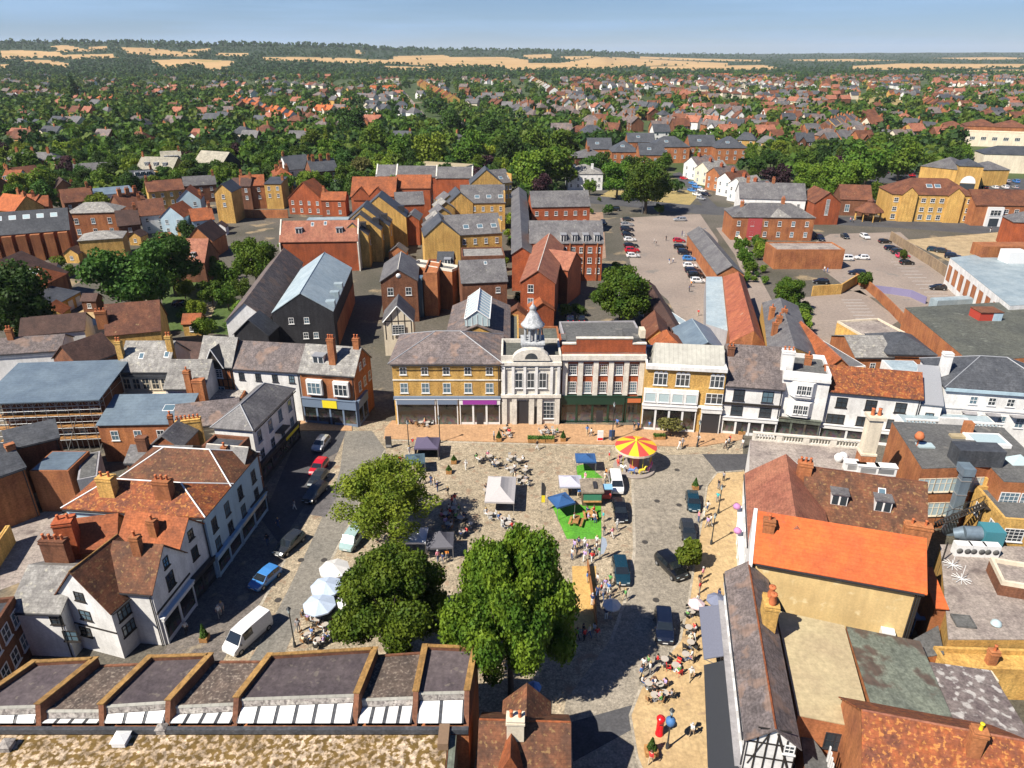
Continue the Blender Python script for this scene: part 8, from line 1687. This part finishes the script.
for _ in range(16000):
    px = rt.uniform(-60, 1090); py = 43+rt.random()*38
    infield = any(inpoly(px, py, P_) for P_ in FIELDS)
    if infield and rt.random() > .012: continue
    p = hit(px, py)
    if p is None or p.y < 1200 or p.y > 9000: continue
    if p.y < 2000 and (rt.random() < .35 or G.hit(p.x, p.y, 3)): continue
    rdg = py < float(np.interp(px, RX, RY))+3.5
    pts.append((p, rt.uniform(6, 10) if rdg else rt.uniform(3, 5.2)))
clumps('distant_woodland', pts, 6, 16, WM_+DM[1:2], 'dark woods and hedges across the hills at the horizon')
# farther roofs among the trees
# ================================================================ labels that repeat get their place in line
def ordw(n):
    o = 'first second third fourth fifth sixth seventh eighth ninth tenth eleventh twelfth thirteenth fourteenth fifteenth sixteenth seventeenth eighteenth nineteenth'.split()
    t = {2: 'twent', 3: 'thirt', 4: 'fort', 5: 'fift'}
    if n <= 19: return o[n-1]
    return t[n//10]+('ieth' if n % 10 == 0 else 'y-'+o[n % 10-1])
by = {}
for o in TH: by.setdefault(o['label'], []).append(o)
for l, os_ in by.items():
    if len(os_) > 1:
        bpy.context.view_layer.update()
        os_.sort(key=lambda o: pix(o.location)[0])
        for k, o in enumerate(os_): o['label'] = f'{l}, {ordw(k+1)} from the west'
for o in TH:
    if len(o['label'].split()) > 16: print('LONG', len(o['label'].split()), o['label'])
# ================================================================ camera, sky, sun, air
cam = bpy.data.cameras.new('camera'); co = bpy.data.objects.new('camera', cam); COL.objects.link(co); S.camera = co
cam.sensor_width = 36; cam.lens = FL/1024*36; co.location = (0, 0, HC); co.rotation_euler = (math.pi/2-PITCH, 0, 0); cam.clip_end = 60000; cam.clip_start = .5
EL, AZ = math.radians(48), math.radians(36)   # shadows run to +x and a little away
sun = bpy.data.lights.new('sun', 'SUN'); sun.energy = SUN_E; sun.angle = math.radians(.5); sun.color = (1, .93, .82); so = bpy.data.objects.new('sun', sun); COL.objects.link(so)
d = Vector((math.cos(EL)*math.cos(AZ), math.cos(EL)*math.sin(AZ), -math.sin(EL))); so.rotation_euler = d.to_track_quat('-Z', 'Y').to_euler(); so.location = (-80, -60, 150)
wd = bpy.data.worlds.new('World'); S.world = wd; wd.use_nodes = True; nt = wd.node_tree; bg = nt.nodes['Background']; sk = nt.nodes.new('ShaderNodeTexSky'); sk.sky_type = 'NISHITA'; sk.sun_disc = False; sk.sun_elevation = EL; sk.sun_rotation = math.atan2(-d.x, -d.y); sk.altitude = 50; sk.dust_density = 0.; sk.air_density = 1.; sk.ozone_density = 1.
tc = nt.nodes.new('ShaderNodeTexCoord'); mp = nt.nodes.new('ShaderNodeMapping'); mp.inputs['Scale'].default_value = (1.2, 1.2, 22); nt.links.new(tc.outputs['Generated'], mp.inputs[0]); no = nt.nodes.new('ShaderNodeTexNoise'); no.inputs['Scale'].default_value = 2.2; no.inputs['Detail'].default_value = 6; nt.links.new(mp.outputs[0], no.inputs['Vector'])
mr = nt.nodes.new('ShaderNodeMapRange'); nt.links.new(no.outputs['Fac'], mr.inputs[0]); mr.inputs[1].default_value = .42; mr.inputs[2].default_value = .66; mr.inputs[3].default_value = .4; mr.inputs[4].default_value = 1.
mx = nt.nodes.new('ShaderNodeMix'); mx.data_type = 'RGBA'; nt.links.new(mr.outputs[0], mx.inputs[0]); nt.links.new(sk.outputs[0], mx.inputs[6]); mx.inputs[7].default_value = (4.2, 6.7, 10., 1); tn = nt.nodes.new('ShaderNodeMix'); tn.data_type = 'RGBA'; tn.blend_type = 'MULTIPLY'; tn.inputs[0].default_value = 1; nt.links.new(sk.outputs[0], tn.inputs[6]); tn.inputs[7].default_value = (*TINT, 1); nt.links.new(tn.outputs[2], mx.inputs[6])
sx = nt.nodes.new('ShaderNodeSeparateXYZ'); nt.links.new(tc.outputs['Generated'], sx.inputs[0]); hz = nt.nodes.new('ShaderNodeMapRange'); nt.links.new(sx.outputs[2], hz.inputs[0]); hz.inputs[1].default_value = 0; hz.inputs[2].default_value = .3; hz.inputs[3].default_value = 1; hz.inputs[4].default_value = 0
ml = nt.nodes.new('ShaderNodeMath'); ml.operation = 'MULTIPLY'; nt.links.new(mr.outputs[0], ml.inputs[0]); nt.links.new(hz.outputs[0], ml.inputs[1]); nt.links.new(ml.outputs[0], mx.inputs[0]); nt.links.new(mx.outputs[2], bg.inputs[0]); bg.inputs[1].default_value = SKY_S
if HAZE:
    m = MB(); m.box(-27500, -200, -1.2, 27500, 27000, 330); o = m.build('haze', None); o['kind'] = 'stuff'
    hm = bpy.data.materials.new('haze'); hm.use_nodes = True; t_ = hm.node_tree; t_.nodes.remove(t_.nodes['Principled BSDF']); pv = t_.nodes.new('ShaderNodeVolumePrincipled'); pv.inputs['Color'].default_value = (.82,.91,1,1); pv.inputs['Density'].default_value = HAZE; t_.links.new(pv.outputs[0], t_.nodes['Material Output'].inputs['Volume']); o.data.materials.clear(); o.data.materials.append(hm); hm.cycles.homogeneous_volume = True
S.view_settings.view_transform = 'Standard'; S.view_settings.look = 'None'; S.view_settings.exposure = EXPO; S.view_settings.gamma = 1
S.cycles.max_bounces = 5; S.cycles.diffuse_bounces = 1; S.cycles.glossy_bounces = 2; S.cycles.transmission_bounces = 2; S.cycles.volume_bounces = 0; S.cycles.use_denoising = True
S.cycles.volume_step_rate = 5
S.render.engine = 'CYCLES'
